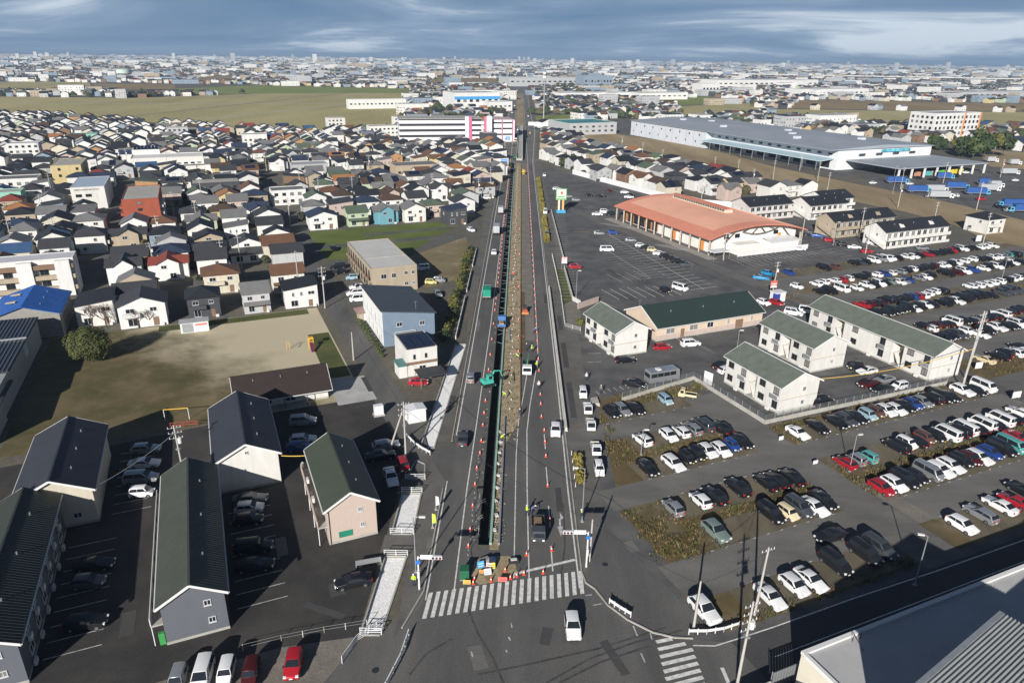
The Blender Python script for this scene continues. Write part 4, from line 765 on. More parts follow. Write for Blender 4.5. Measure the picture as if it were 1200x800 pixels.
# ------------------------------------------------------------------ flats and houses between market and fields
def flats(label, a0, b0, w, l, wm, dormers=True, he=5.8, hr=8.2):
    t = gable_building('apartment_block', label, 'apartment block', a0, b0, w, l, he, hr, wm, ROOFS['black'], (), ridge='x', group='flats beyond the supermarket', fascia=False)
    MB().box(-w/2, w/2, -l/2-1.3, -l/2, 2.7, 2.95).build('balcony', wm, t); MB().box(-w/2, w/2, -l/2-1.34, -l/2-1.24, 2.95, 3.9).build('balcony_rail', wm, t); MB().box(-w/2, w/2, -l/2-1.34, -l/2-1.24, .1, 1.0).build('terrace_rail', wm, t)
    for x in np.arange(-w/2+1.6, w/2-1, 2.9):
        for zz in (1.3, 4.2): window(t, 'S', x, zz, 1.8, 1.9, w, l, False, 2)
    if dormers:
        for x in (-w*.22, w*.25): MB().prism([(x-1.1, he+.7), (x+1.1, he+.7), (x, he+1.7)], -l/2+.9, -l/2+3.2).build('dormer', wm, t)
    MB().hexa([(-w/2-1.2, -l/2-1, .1), (-w/2-.1, -l/2-1, .1), (-w/2-.1, l/2-2, 2.9), (-w/2-1.2, l/2-2, 2.9), (-w/2-1.2, -l/2-1, 1.1), (-w/2-.1, -l/2-1, 1.1), (-w/2-.1, l/2-2, 3.9), (-w/2-1.2, l/2-2, 3.9)]).build('stair', wm, t)
    window(t, 'W', 1, 4.2, .8, .9, w, l); window(t, 'W', 1, 1.6, .8, .9, w, l)
    return t
flats('tan apartment block with black dormered roof left of its white twin', 209, 187, 30, 9, WALLS['beige'])
flats('white apartment block with black dormered roof nearest the far car rows', 213, 168.5, 31, 9, WALLS['ivory'])
flats('pale flats with black roof directly behind the market gable', 199, 221, 22, 11, M('wall_lilac', (0.55, 0.52, 0.5), 0.8, 0.06), False)
flats('white flats with black roof right of the pale flats behind the market', 224, 214, 20, 11, WALLS['ivory'], False)
flats('white flats with low roof at the edge of the brown field', 240, 222, 16, 12, WALLS['white'], False)
# ------------------------------------------------------------------ shaded works building in the lower right corner
m_lowroof = M('painted_flat_roof', (0.42, 0.42, 0.42), 0.75, 0.08, 0.3); m_rib = M('ribbed_roof', (0.3, 0.31, 0.31), 0.5, 0.06, 0.4)
t = thing('works_building', 'white walled works with flat grey roof in the lower right corner', 'factory', P(48.6, 10), A24)
MB().box(0, 75, -25, 28.0, 0, 4.9).build('wall', M('cream_render', (0.62, 0.58, 0.48), 0.8, 0.08, 0.3), t); MB().box(.35, 74.6, -24.7, 27.65, 4.902, 5.0).build('roof', m_lowroof, t)
for q in ((0, 75, 27.65, 28.1), (-.05, .35, -25, 27.65)): MB().box(*q, 4.85, 5.25).build('parapet', m_fascia, t)
MB().box(-10, -.02, -25, 26, 0, 2.6).build('annex', m_conc_l, t); MB().box(-.9, -.1, 17, 18.6, 2.6, 4.2).build('vent', m_conc_l, t)
MB().tube((6.0, 27.2, 5.0), (6.0, 27.2, 5.9), .04, n=6).tube((7.1, 27.2, 5.0), (7.1, 27.2, 5.9), .04, n=6).tube((6.0, 27.2, 5.9), (6.0, 25.8, 5.0), .04, n=6).build('roof_ladder', m_dark, t)
ht = 12.0; c0 = P(45.5, 26.0, 0); c1 = P(63.4, 29.4, 0); dirn = (c1-c0).normalized(); nn = Vector((dirn.y, -dirn.x, 0))
t = thing('works_hall', 'tall works hall with ribbed grey roof cut by the picture corner', 'factory', c0)
def hall_block(p0, length, depth, h, nm='wall'):
    q = [p0, p0+dirn*length, p0+dirn*length+nn*depth, p0+nn*depth]; q = [x-c0 for x in q]; lo = [Vector((x.x, x.y, 5.05 if nm == 'x' else 0)) for x in q]; hi = [Vector((x.x, x.y, h)) for x in q]
    MB().hexa([*lo, *hi]).build('wall', M('works_wall', (0.45, 0.46, 0.46), 0.7, 0.05), t)
    cap = [Vector((x.x, x.y, h+.02)) for x in q]; rr = MB().hexa([*cap, *[x+Vector((0, 0, .15)) for x in cap]]).build('roof', m_rib, t)
    rb = MB(); k = int(depth/.33)
    for i in range(1, k):
        a = cap[0]+nn*(i*.33)+Vector((0, 0, .152)); b = a+dirn*length; w_ = nn*.07; up = Vector((0, 0, .11))
        rb.hexa([a-w_, b-w_, b+w_, a+w_, a-w_*.5+up, b-w_*.5+up, b+w_*.5+up, a+w_*.5+up])
    struct(rb.build('roof_ribs', m_rib, rr), 'stuff')
    MB().hexa([cap[0]-nn*.35+Vector((0, 0, -.3)), cap[1]-nn*.35+Vector((0, 0, -.3)), cap[1]+nn*.1+Vector((0, 0, -.3)), cap[0]+nn*.1+Vector((0, 0, -.3)), cap[0]-nn*.35+Vector((0, 0, .26)), cap[1]-nn*.35+Vector((0, 0, .26)), cap[1]+nn*.1+Vector((0, 0, .26)), cap[0]+nn*.1+Vector((0, 0, .26))]).build('eave_gutter', m_galv, rr)
hall_block(c0, (c1-c0).length, 34, ht); hall_block(c1+dirn*1.3+nn*6.0, 40, 30, ht-.8)
# slatted screen and roadside guard pipe
t = thing('slatted_screen', 'grey slatted screen fence at the works gate beside the shaded road', 'fence', P(46.4, 39.0), A24)
for i in range(18): MB().box(.1+i*.38, .36+i*.38, -.04, .04, .15, 2.3).build('slat', m_galv, t)
for zz in (.3, 2.2): MB().box(0, 7, .05, .1, zz, zz+.08).build('rail', m_dark, t)
for x in (0, 3.5, 7): MB().tube((x, .1, 0), (x, .1, 2.4), .06, n=6).build('post', m_galv, t)
rail_fence('grey roadside guard pipe along the shaded works wall', [P(54, 38.4), P(120, 38.4)], .8, 3.4, m_galv, (.6, .75), 'guard_pipe', .07)
t = wall_run('boundary_wall', 'pale gate wall beside the works annex', [P(38.2, 38.3), P(46, 38.7)], 1.6, .25, m_conc_l)
# ------------------------------------------------------------------ left landmarks in the town
def W4(xs, zs, w=1.3, h=1.3, f='S', dk=True): return [(f, x, zz, w, h, dk) for x in xs for zz in zs]
t = flat_building('apartment_block', 'four storey brick red apartment block with grey flat roof', 'apartment block', -27.4, 287.4, 12, 30, 10.8, M('brick_red_tile', (0.3, 0.075, 0.04), 0.75, 0.12, 0.5), m_conc, W4((-.5,), (2.2, 4.7, 7.2, 9.6), 1.5, .9), .3)
for zz in (2.4, 4.9, 7.4):
    MB().box(-7.2, -6, -13, 13, zz, zz+.9).build('balcony', MATS['brick_red_tile'], t); MB().box(6, 7.2, -14, 0, zz, zz+.9).build('balcony', m_conc_l, t)
t = flat_building('apartment_block', 'sand yellow three storey block with grey roof', 'apartment block', -66, 406, 12.8, 26, 8.6, WALLS['yellow'], m_conc, W4((-3, 4.6), (4, 7), 1.2, 1.2), .25)
t = flat_building('office_block', 'white block with pale blue roof left of the brick red block', 'office block', -49.3, 334.4, 12.2, 28, 8.8, WALLS['ivory'], M('paleblue_roof', (0.36, 0.44, 0.54), 0.6, 0.06, 0.3), W4((-3.5, 0), (5.6,), 2.2, 1.1), .2)
MB().box(-4.8, 4, -14.08, -14, 7.6, 8.2).build('lettering', M('faint_lettering', (0.3, 0.3, 0.26), 0.8, 0.9, 3.0), t)
t = flat_building('clinic', 'long low white clinic with solar array on its upper roof', 'clinic', -33.5, 436, 36, 18, 6.8, WALLS['ivory'], M('clinic_roof', (0.6, 0.6, 0.58), 0.8, 0.06, 0.2), W4(np.arange(-15, 16, 3.4), (3.6,), 2.0, 1.2), .4)
MB().box(-18, -4, 9, 20, 0, 9.5).build('upper_block', WALLS['ivory'], t)
for i in range(7): MB().hexa([(-17+i*1.8, 9.4, 9.6), (-15.5+i*1.8, 9.4, 9.6), (-15.5+i*1.8, 16, 11), (-17+i*1.8, 16, 11), (-17+i*1.8, 9.4, 9.7), (-15.5+i*1.8, 9.4, 9.7), (-15.5+i*1.8, 16, 11.1), (-17+i*1.8, 16, 11.1)]).build('solar_panel', m_solar, t)
MB().box(-18.2, 18.2, -10.4, -9.02, 3.0, 3.3).build('canopy', m_fascia, t)
t = flat_building('apartment_block', 'white flats with brown balcony bands at the left edge above the blue roof', 'apartment block', -84, 211.5, 50, 7, 9.6, WALLS['ivory'], M('lavender_roof', (0.5, 0.5, 0.55), 0.7, 0.05, 0.3), W4(np.arange(-22, 23, 4), (3.4, 6.3), 2.0, 1.6), .25)
for zz in (7.4, 4.6, 1.6): MB().box(-25, 25, -4.6, -3.52, zz, zz+1.1).build('balcony', WALLS['beige'] if zz < 7 else WALLS['brown'], t)
for x in (-21, -9, 3, 14, 22.5): MB().box(x-1.7, x+1.7, -4.9, -3.52, 0, 9.5).build('stair_tower', WALLS['white'], t)
m_blueroof = M('cobalt_metal_roof', (0.02, 0.1, 0.36), 0.45, 0.12, 0.3)
t = gable_building('factory', 'small factory with bright cobalt blue roof', 'factory', -47.2, 178, 13.6, 16.5, 5.4, 7.6, M('ribbed_grey_siding', (0.27, 0.26, 0.24), 0.8, 0.1, 1.5), m_blueroof, (), seams=.9, fascia=False)
for x, y, zz in ((2.8, 2, 7.05), (2.6, -4, 7.1), (-3, 3, 6.98), (-3, -3, 6.98)): MB().hexa([(x-1, y-.6, zz-.3*np.sign(x)), (x+1, y-.6, zz-.95*np.sign(x) if x > 0 else zz+.35), (x+1, y+.6, zz-.95*np.sign(x) if x > 0 else zz+.35), (x-1, y+.6, zz-.3*np.sign(x)), (x-1, y-.6, zz-.2*np.sign(x)+.12), (x+1, y-.6, (zz-.85 if x > 0 else zz+.45)+.05), (x+1, y+.6, (zz-.85 if x > 0 else zz+.45)+.05), (x-1, y+.6, zz-.2*np.sign(x)+.12)]).build('skylight', M('skylight_cream', (0.55, 0.48, 0.33), 0.6, 0.1), t)
t = thing('factory', 'dark standing seam roofed factory at the left edge beside the shaded lane', 'factory', P(-45.5, 158), A24)
MB().box(-8, 8, -22, 17, 0, 5.5).build('wall', M('shed_siding', (0.3, 0.31, 0.3), 0.8, 0.1, 1.0), t)
r = MB().hexa([(-8.4, -14, 5.9), (8.4, -14, 5.6), (8.4, 17.4, 5.6), (-8.4, 17.4, 5.9), (-8.4, -14, 6.1), (8.4, -14, 5.8), (8.4, 17.4, 5.8), (-8.4, 17.4, 6.1)]).build('roof', M('navy_seam_roof', (0.035, 0.042, 0.055), 0.4, 0.08, 0.4), t)
sm = MB()
for i in range(24):
    x = -8.2+i*.71; zz = 6.1-.3*(x+8.4)/16.8
    sm.box(x-.06, x+.06, -13.9, 17.3, zz-.05, zz+.14)
struct(sm.build('roof_seams', M('seam_blue', (0.1, 0.12, 0.15), 0.4, 0.05), r), 'stuff')
MB().box(-8.4, 8.45, 3.2, 3.5, 5.9, 6.25).build('roof_step', m_galv, r); MB().box(8.0, 8.06, 1, 4, 2.5, 5).build('sign_board', M('sign_pale', (0.45, 0.52, 0.55), 0.7, 0.3, 1.2), t)
MB().box(-8, 8, -22.1, -22, 1.0, 5.2).build('end_panel', M('cream_end', (0.55, 0.52, 0.42), 0.8, 0.08), t); MB().box(-8.5, 8.5, -32, -22.2, 0, 4).build('lower_wing', MATS['shed_siding'], t); MB().box(-8.8, 8.8, -32.3, -14.02, 4.02, 4.2).build('lower_roof', MATS['navy_seam_roof'], t)
# multi-storey car park with pink fins
t = thing('parking_garage', 'white banded multi storey car park with pink fins', 'parking garage', P(175, 527), A24-math.radians(12)); t.scale = (1, 1, 1.2)
MB().box(-36, 24, -9, 20, 0, 14).build('deck_core', m_dark, t)
for k, zz in enumerate((1.0, 4.3, 7.6, 10.9)): MB().box(-36.4, 12, -9.6, -9.02, zz+.6, zz+2.4).build('band', M('band_white', (0.72, 0.74, 0.76), 0.6, 0.04), t); MB().box(-36.6, -36, -9.5, 20.4, zz+.6, zz+2.4).build('band', MATS['band_white'], t)
for x0, x1, m_ in ((12, 14.5, MATS['band_white']), (14.5, 17, M('fin_pink', (0.5, 0.14, 0.24), 0.6, 0.05)), (26, 28, MATS['fin_pink']), (28, 32, MATS['band_white'])): MB().box(x0, x1, -10, -8, 0, 15.5).build('fin', m_, t)
for zz in (2, 5, 8, 11): MB().box(17, 26, -9.7, -9.02, zz, zz+1.7).build('band', MATS['band_white'], t)
MB().box(32.1, 50, -6, 20, 0, 13).build('annex', MATS['band_white'], t)
for x in (32.4, 40, 48): MB().box(x, x+.9, -6.3, -6.02, 0, 13.2).build('fin', MATS['fin_pink'], t)
for zz in (4, 7.5, 11): MB().box(33.5, 48, -6.15, -6.02, zz, zz+1).build('louvre', m_dark, t)
MB().box(-36, 24, -8.9, 19.8, 14.02, 14.3).build('roof_deck', m_conc, t); MB().box(32.3, 49.8, -5.8, 19.8, 13.02, 13.4).build('roof', M('pinkish_roof', (0.45, 0.36, 0.37), 0.7, 0.1), t)
rnd2 = random.Random(3)
# white industrial sheds along the far trunk road
def shed(label, a0, b0, w, l, h, wc, rc, stripe=None, n=8):
    t = flat_building('factory_shed', label, 'factory', a0, b0, w, l, h, wc, rc, [('S', x, h*.55, w/n*.5, h*.16, True, 1) for x in np.linspace(-w/2+w/n*.6, w/2-w/n*.6, n)], .5)
    if stripe: MB().box(-w/2-.1, w/2+.1, -l/2-.12, -l/2-.02, h*.62, h*.8).build('stripe', stripe, t)
    return t
m_bs = M('blue_stripe', (0.06, 0.3, 0.6), 0.6, 0.03)
shed('white works with blue stripe left of the far trunk road', 289, 842, 58, 45, 19, WALLS['white'], ROOFS['pale grey'], m_bs, 7)
shed('low white annex in front of the blue striped works', 322, 815, 30, 22, 10, WALLS['white'], ROOFS['pale grey'], None, 5)
shed('long low white factory at the edge of the rice field', 172, 887, 70, 14, 10, WALLS['white'], ROOFS['pale grey'], None, 14)
shed('long white shed right of the far trunk road', 520, 1020, 130, 30, 9, WALLS['white'], ROOFS['pale grey'], None, 12)
shed('white shed with green eave far right of the trunk road', 640, 985, 90, 30, 10, WALLS['white'], ROOFS['green'], None, 9)
shed('broad pale logistics hall across the far end of the trunk road', 640, 1500, 260, 60, 18, WALLS['pale grey'], ROOFS['pale grey'], None, 20)
shed('second pale logistics hall right of the trunk road end', 1100, 1380, 300, 60, 16, WALLS['white'], ROOFS['pale grey'], None, 20)
shed('grey glass fronted office hall beyond the trunk road end', 780, 1420, 70, 40, 24, WALLS['blue grey'], ROOFS['pale grey'], None, 9)
shed('white works group on the far right horizon side', 980, 1000, 160, 40, 13, WALLS['white'], ROOFS['pale grey'], None, 14)
shed('white cube office on the far right', 860, 1120, 40, 30, 18, WALLS['white'], ROOFS['pale grey'], None, 5)
shed('long pale hall behind the right hand fields', 1250, 900, 220, 40, 11, WALLS['pale grey'], ROOFS['pale grey'], None, 14)
# round pale gas holder far left
t = thing('storage_tank', 'pale green round storage tank far left on the plain', 'tank', G(146, 89)); MB().tube((0, 0, 0), (0, 0, 16), 19, n=28).build('shell', M('tank_green', (0.5, 0.6, 0.56), 0.6, 0.05), t, smooth=40); MB().tube((0, 0, 16), (0, 0, 19), 18.9, 4, n=28).build('roof', WALLS['pale green'], t, smooth=40)
# elevated highway far right
t = thing('elevated_highway', 'pale elevated highway viaduct crossing the far right plain', 'viaduct', (0, 0, 0)); a, b = G(760, 88), G(1240, 97.5)
d = (b-a).normalized(); n_ = Vector((-d.y, d.x, 0))*9
MB().hexa([a-n_+Vector((0, 0, 9)), b-n_+Vector((0, 0, 9)), b+n_+Vector((0, 0, 9)), a+n_+Vector((0, 0, 9)), a-n_+Vector((0, 0, 12)), b-n_+Vector((0, 0, 12)), b+n_+Vector((0, 0, 12)), a+n_+Vector((0, 0, 12))]).build('deck', m_conc_l, t)
for i in range(40): q = a.lerp(b, (i+.5)/40); MB().box(q.x-2, q.x+2, q.y-3, q.y+3, 0, 9).build('pier', m_conc, t)
# concrete approach ramp on the road axis
t = thing('approach_ramp', 'bare concrete flyover ramp under construction on the road axis', 'ramp', (0, 0, 0))
MB().hexa([(-2.2, 452, 0), (1.6, 452, 0), (2.2, 640, 0), (-1.6, 640, 0), (-2.2, 452, 1.2), (1.6, 452, 1.2), (2.2, 640, 4.6), (-1.6, 640, 4.6)]).build('ramp_body', m_conc, t)
for x in (-2.1, 1.5): MB().hexa([(x, 452, 1.2), (x+.25, 452, 1.2), (x+.75, 640, 4.6), (x+.5, 640, 4.6), (x, 452, 2.0), (x+.25, 452, 2.0), (x+.75, 640, 5.4), (x+.5, 640, 5.4)]).build('parapet', m_conc_l, t)

for i, (u, v, w_, l_, h_, wn, lab) in enumerate(((30, 187, 16, 11, 9, 'white', 'white three storey block near the left edge below the rice fields'), (14, 228, 22, 12, 6.5, 'white', 'long low white block at the left edge above the teal shed'), (210, 165, 14, 10, 9, 'pale grey', 'pale grey three storey block behind the clinic'), (395, 152, 15, 11, 9, 'ivory', 'ivory flat block at the far edge of the town'), (452, 163, 24, 11, 9.5, 'ivory', 'long ivory flats left of the banded car park'), (300, 172, 16, 10, 8, 'white', 'white flat block in the middle of the town'), (365, 208, 18, 12, 6.5, 'pale grey', 'low pale grey flat roofed hall amid the houses'), (490, 205, 24, 14, 5, 'beige', 'broad low beige hall near the main road'), (255, 232, 20, 11, 6.5, 'charcoal', 'dark flat roofed yard building right of the brick red block'), (470, 150, 12, 9, 9, 'ivory', 'small ivory block beside the banded car park'), (100, 168, 16, 10, 6, 'mint', 'mint green shed block at the upper left of the town'), (10, 245, 11, 9, 6.5, 'mint', 'bright teal green shop at the left edge'), (575, 170, 10, 10, 8, 'charcoal', 'charcoal corner shop by the main road'), (340, 240, 14, 10, 6, 'white', 'white flat roofed house amid the left rows'))):
    a_, b_ = GAB(u, v); flat_building('town_block', lab, 'building', a_-w_/2, b_, w_, l_, h_, WALLS[wn], [ROOFS['pale grey'], ROOFS['grey'], m_conc][i % 3], [('S', x, zz, 1.5, 1.2, True) for x in np.arange(-w_/2+1.8, w_/2-1, 3.2) for zz in np.arange(1.7, h_-.8, 2.9)], .35)
# parked cars: (row description, reading frame (u0, v0, scale), heading, entries 'colour[type]x,y')
# heading: n = nose up the grid (away), s = nose towards the camera, e / w = along the grid rows
CAR_ROWS = [
 ('the row below the apartment car park fence', (680,420,4), 's', 'Kh148,248 Sw198,238 Ks258,232 Lk400,192'),
 ('the row behind the weedy strip', (680,420,4), 'n', 'Wh293,378 Wh415,357 Wh475,340 Sw525,325 Gm578,308 Ku660,325'),
 ('the row in front of the weedy strip', (680,420,4), 's', 'Ks315,508 Ww437,487 Kk500,463 Kk548,445 Wh597,430 Wh660,425 Bk712,405 Ks755,385'),
 ('the row one aisle below the weedy strip', (680,420,4), 'n', 'Sh437,697 Wh565,660 Ku630,642 Ku740,602 Ks873,578 Ks925,566 Ks995,555'),
 ('the row with the cream kei car', (680,420,4), 's', 'Vu636,805 Km893,722 Ck973,720 Gm1025,697 Ws1098,690 Ks1140,660'),
 ('the row beside the shaded road', (680,600,4), 's', 'Wu582,452 Ws890,390 Wh1003,337 Ws1080,312 Km1195,236'),
 ('the shaded pair at the lot corner', (900,600,4), 's', 'Km455,190 Gm520,165'),
 ('the lone spot above the shaded road', (900,600,4), 'w', 'Ks293,108'),
 ('the long row under the apartment fence', (900,450,4), 's', 'Ws140,225 Ks232,198 Ks320,175 Gw365,165 Ks410,152 Lk468,143 Nk508,130 Wh553,122 Wh600,117 Ks640,100 Bh680,90 Sh722,82 Km765,65 Km810,58 Ks850,55 Wu912,28 Kh975,30 Wv1010,10'),
 ('the row backed on to the green verge', (900,450,4), 'n', 'Rh363,365 Sk415,352 Tk470,340 Km605,290 Wk650,275 Ks690,262 Nk735,248 Kk790,243 Wv840,232 Km888,217 Wv920,205 Ks972,205 Wv1005,187 Ks1055,187 Wv1090,165 Ks1140,158 Ws1185,130'),
 ('the row under the green verge', (900,450,4), 's', 'Rh533,482 Wh592,465 Km640,445 Kh695,430 Sv752,410 Ww805,397 Ww858,378 Kh905,352 Dh945,345 Ww990,340 Bh1040,318 Km1095,300 Tv1140,285 Rs1172,248'),
 ('the row half in shade by the road', (900,450,4), 'n', 'Wh910,655 Sw1000,605 Ws1090,565 Rs1160,545 Ks1195,495'),
 ('the row along the top hedge', (900,280,8), 's', 'Bh195,312 Km525,265 Nh640,262 Kh812,222 Gh865,218 Kk925,215 Wm995,200 Sm1060,187 Wm1110,185 Wk1160,182 Kk1220,178 Ww1310,165 Wh1365,160 Kh1425,150 Rs1495,140 Kh1550,130 Ks1600,126 Kk1650,120 Kh1690,115 Rh1725,105 Kk1762,100 Wm1820,90 Kh1865,88 Ks1920,78 Wh1980,75 Wh2030,70 Ww2100,60'),
 ('the second row below the top hedge', (900,280,8), 'n', 'Wh455,417 Wh515,400 Wh625,387 Rk700,382 Wk755,370 Ku860,347 Kk915,330 Wh1015,332 Bh1095,325 Wh1150,315 Sh1245,305 Kk1297,290 Wk1352,280 Kh1405,275 Kk1455,266 Kh1502,260 Dk1552,250 Wh1607,245 Wh1660,240 Kk1710,230 Wh1762,220 Wk1840,206 Wk1915,190 Kk1980,186 Kh2040,180 Wh2110,170 Wk2160,165 Sh2210,160 Tk2250,150 Km2310,145'),
 ('the third row below the top hedge', (900,280,8), 's', 'Ks500,490 Km580,482 Wv695,466 Wh835,456 Wu930,430 Kk1000,430 Wm1040,415 Kh1092,405 Vk1152,400 Wh1235,400 Sh1278,395 Bh1312,382 Sh1420,366 Wh1480,355 Kk1530,337 Km1680,320 Dh1785,312 Wm1835,300 Bu1915,286 Wh2025,275 Kk2070,256 Wm2140,255 Kh2190,241 Kk2255,235 Wu2292,220 Kh2365,215'),
 ('the fourth row behind the long apartment block', (900,280,8), 'n', 'Rs885,612 Dh950,602 Kh1005,596 Ds1035,590 Km1115,567 Kk1190,563 Kh1250,555 Kk1300,546 Bk1350,540 Rk1405,536 Wh1450,526 Wk1505,506 Wk1560,490 Km1620,486 Wh1895,440 Wh1970,430 Ws2035,416 Wh2100,405 Wk2170,395 Kh2230,375 Wh2280,370 Wk2330,360 Ks2385,346'),
 ('the fifth row behind the long apartment block', (900,280,8), 's', 'Ks1035,680 Kh1110,690 Km1165,672 Kh1222,668 Kk1270,660 Km1312,642 Wh1370,650 Kk1425,632 Wh1475,616 Kh1535,610 Ks1650,596 Kk1700,582 Wu1770,580 Km1830,556 Kk1880,546 Km1930,530 Km1990,520 Ks2080,520 Gu2200,500 Gm2260,487 Gm2315,478'),
 ('the sixth row next to the slanted pole', (900,280,8), 'n', 'Kk1445,810 Wh1525,832 Dk1565,806 Kh1612,796 Kh1680,795 Wv1730,770 Kk1840,770 Kh1890,765 Sk1990,748 Ks2030,742 Kk2085,733 Kh2130,725 Wm2190,700 Kk2255,690 Kh2310,670 Kk2360,655'),
 ('the seventh row next to the slanted pole', (1050,370,8), 's', 'Ks455,197 Kh515,186 Gu590,176 Wk660,142 Ws790,170 Km842,130 Wu950,106 Ks1040,92 Kh1090,92 Wm1135,72 Kk1185,55'),
 ('the gravel row at the far right', (1050,370,8), 'n', 'Cs830,402 Ks965,372 Kk1030,352 Wu1105,342 Ww1180,325 Kh1150,285'),
]
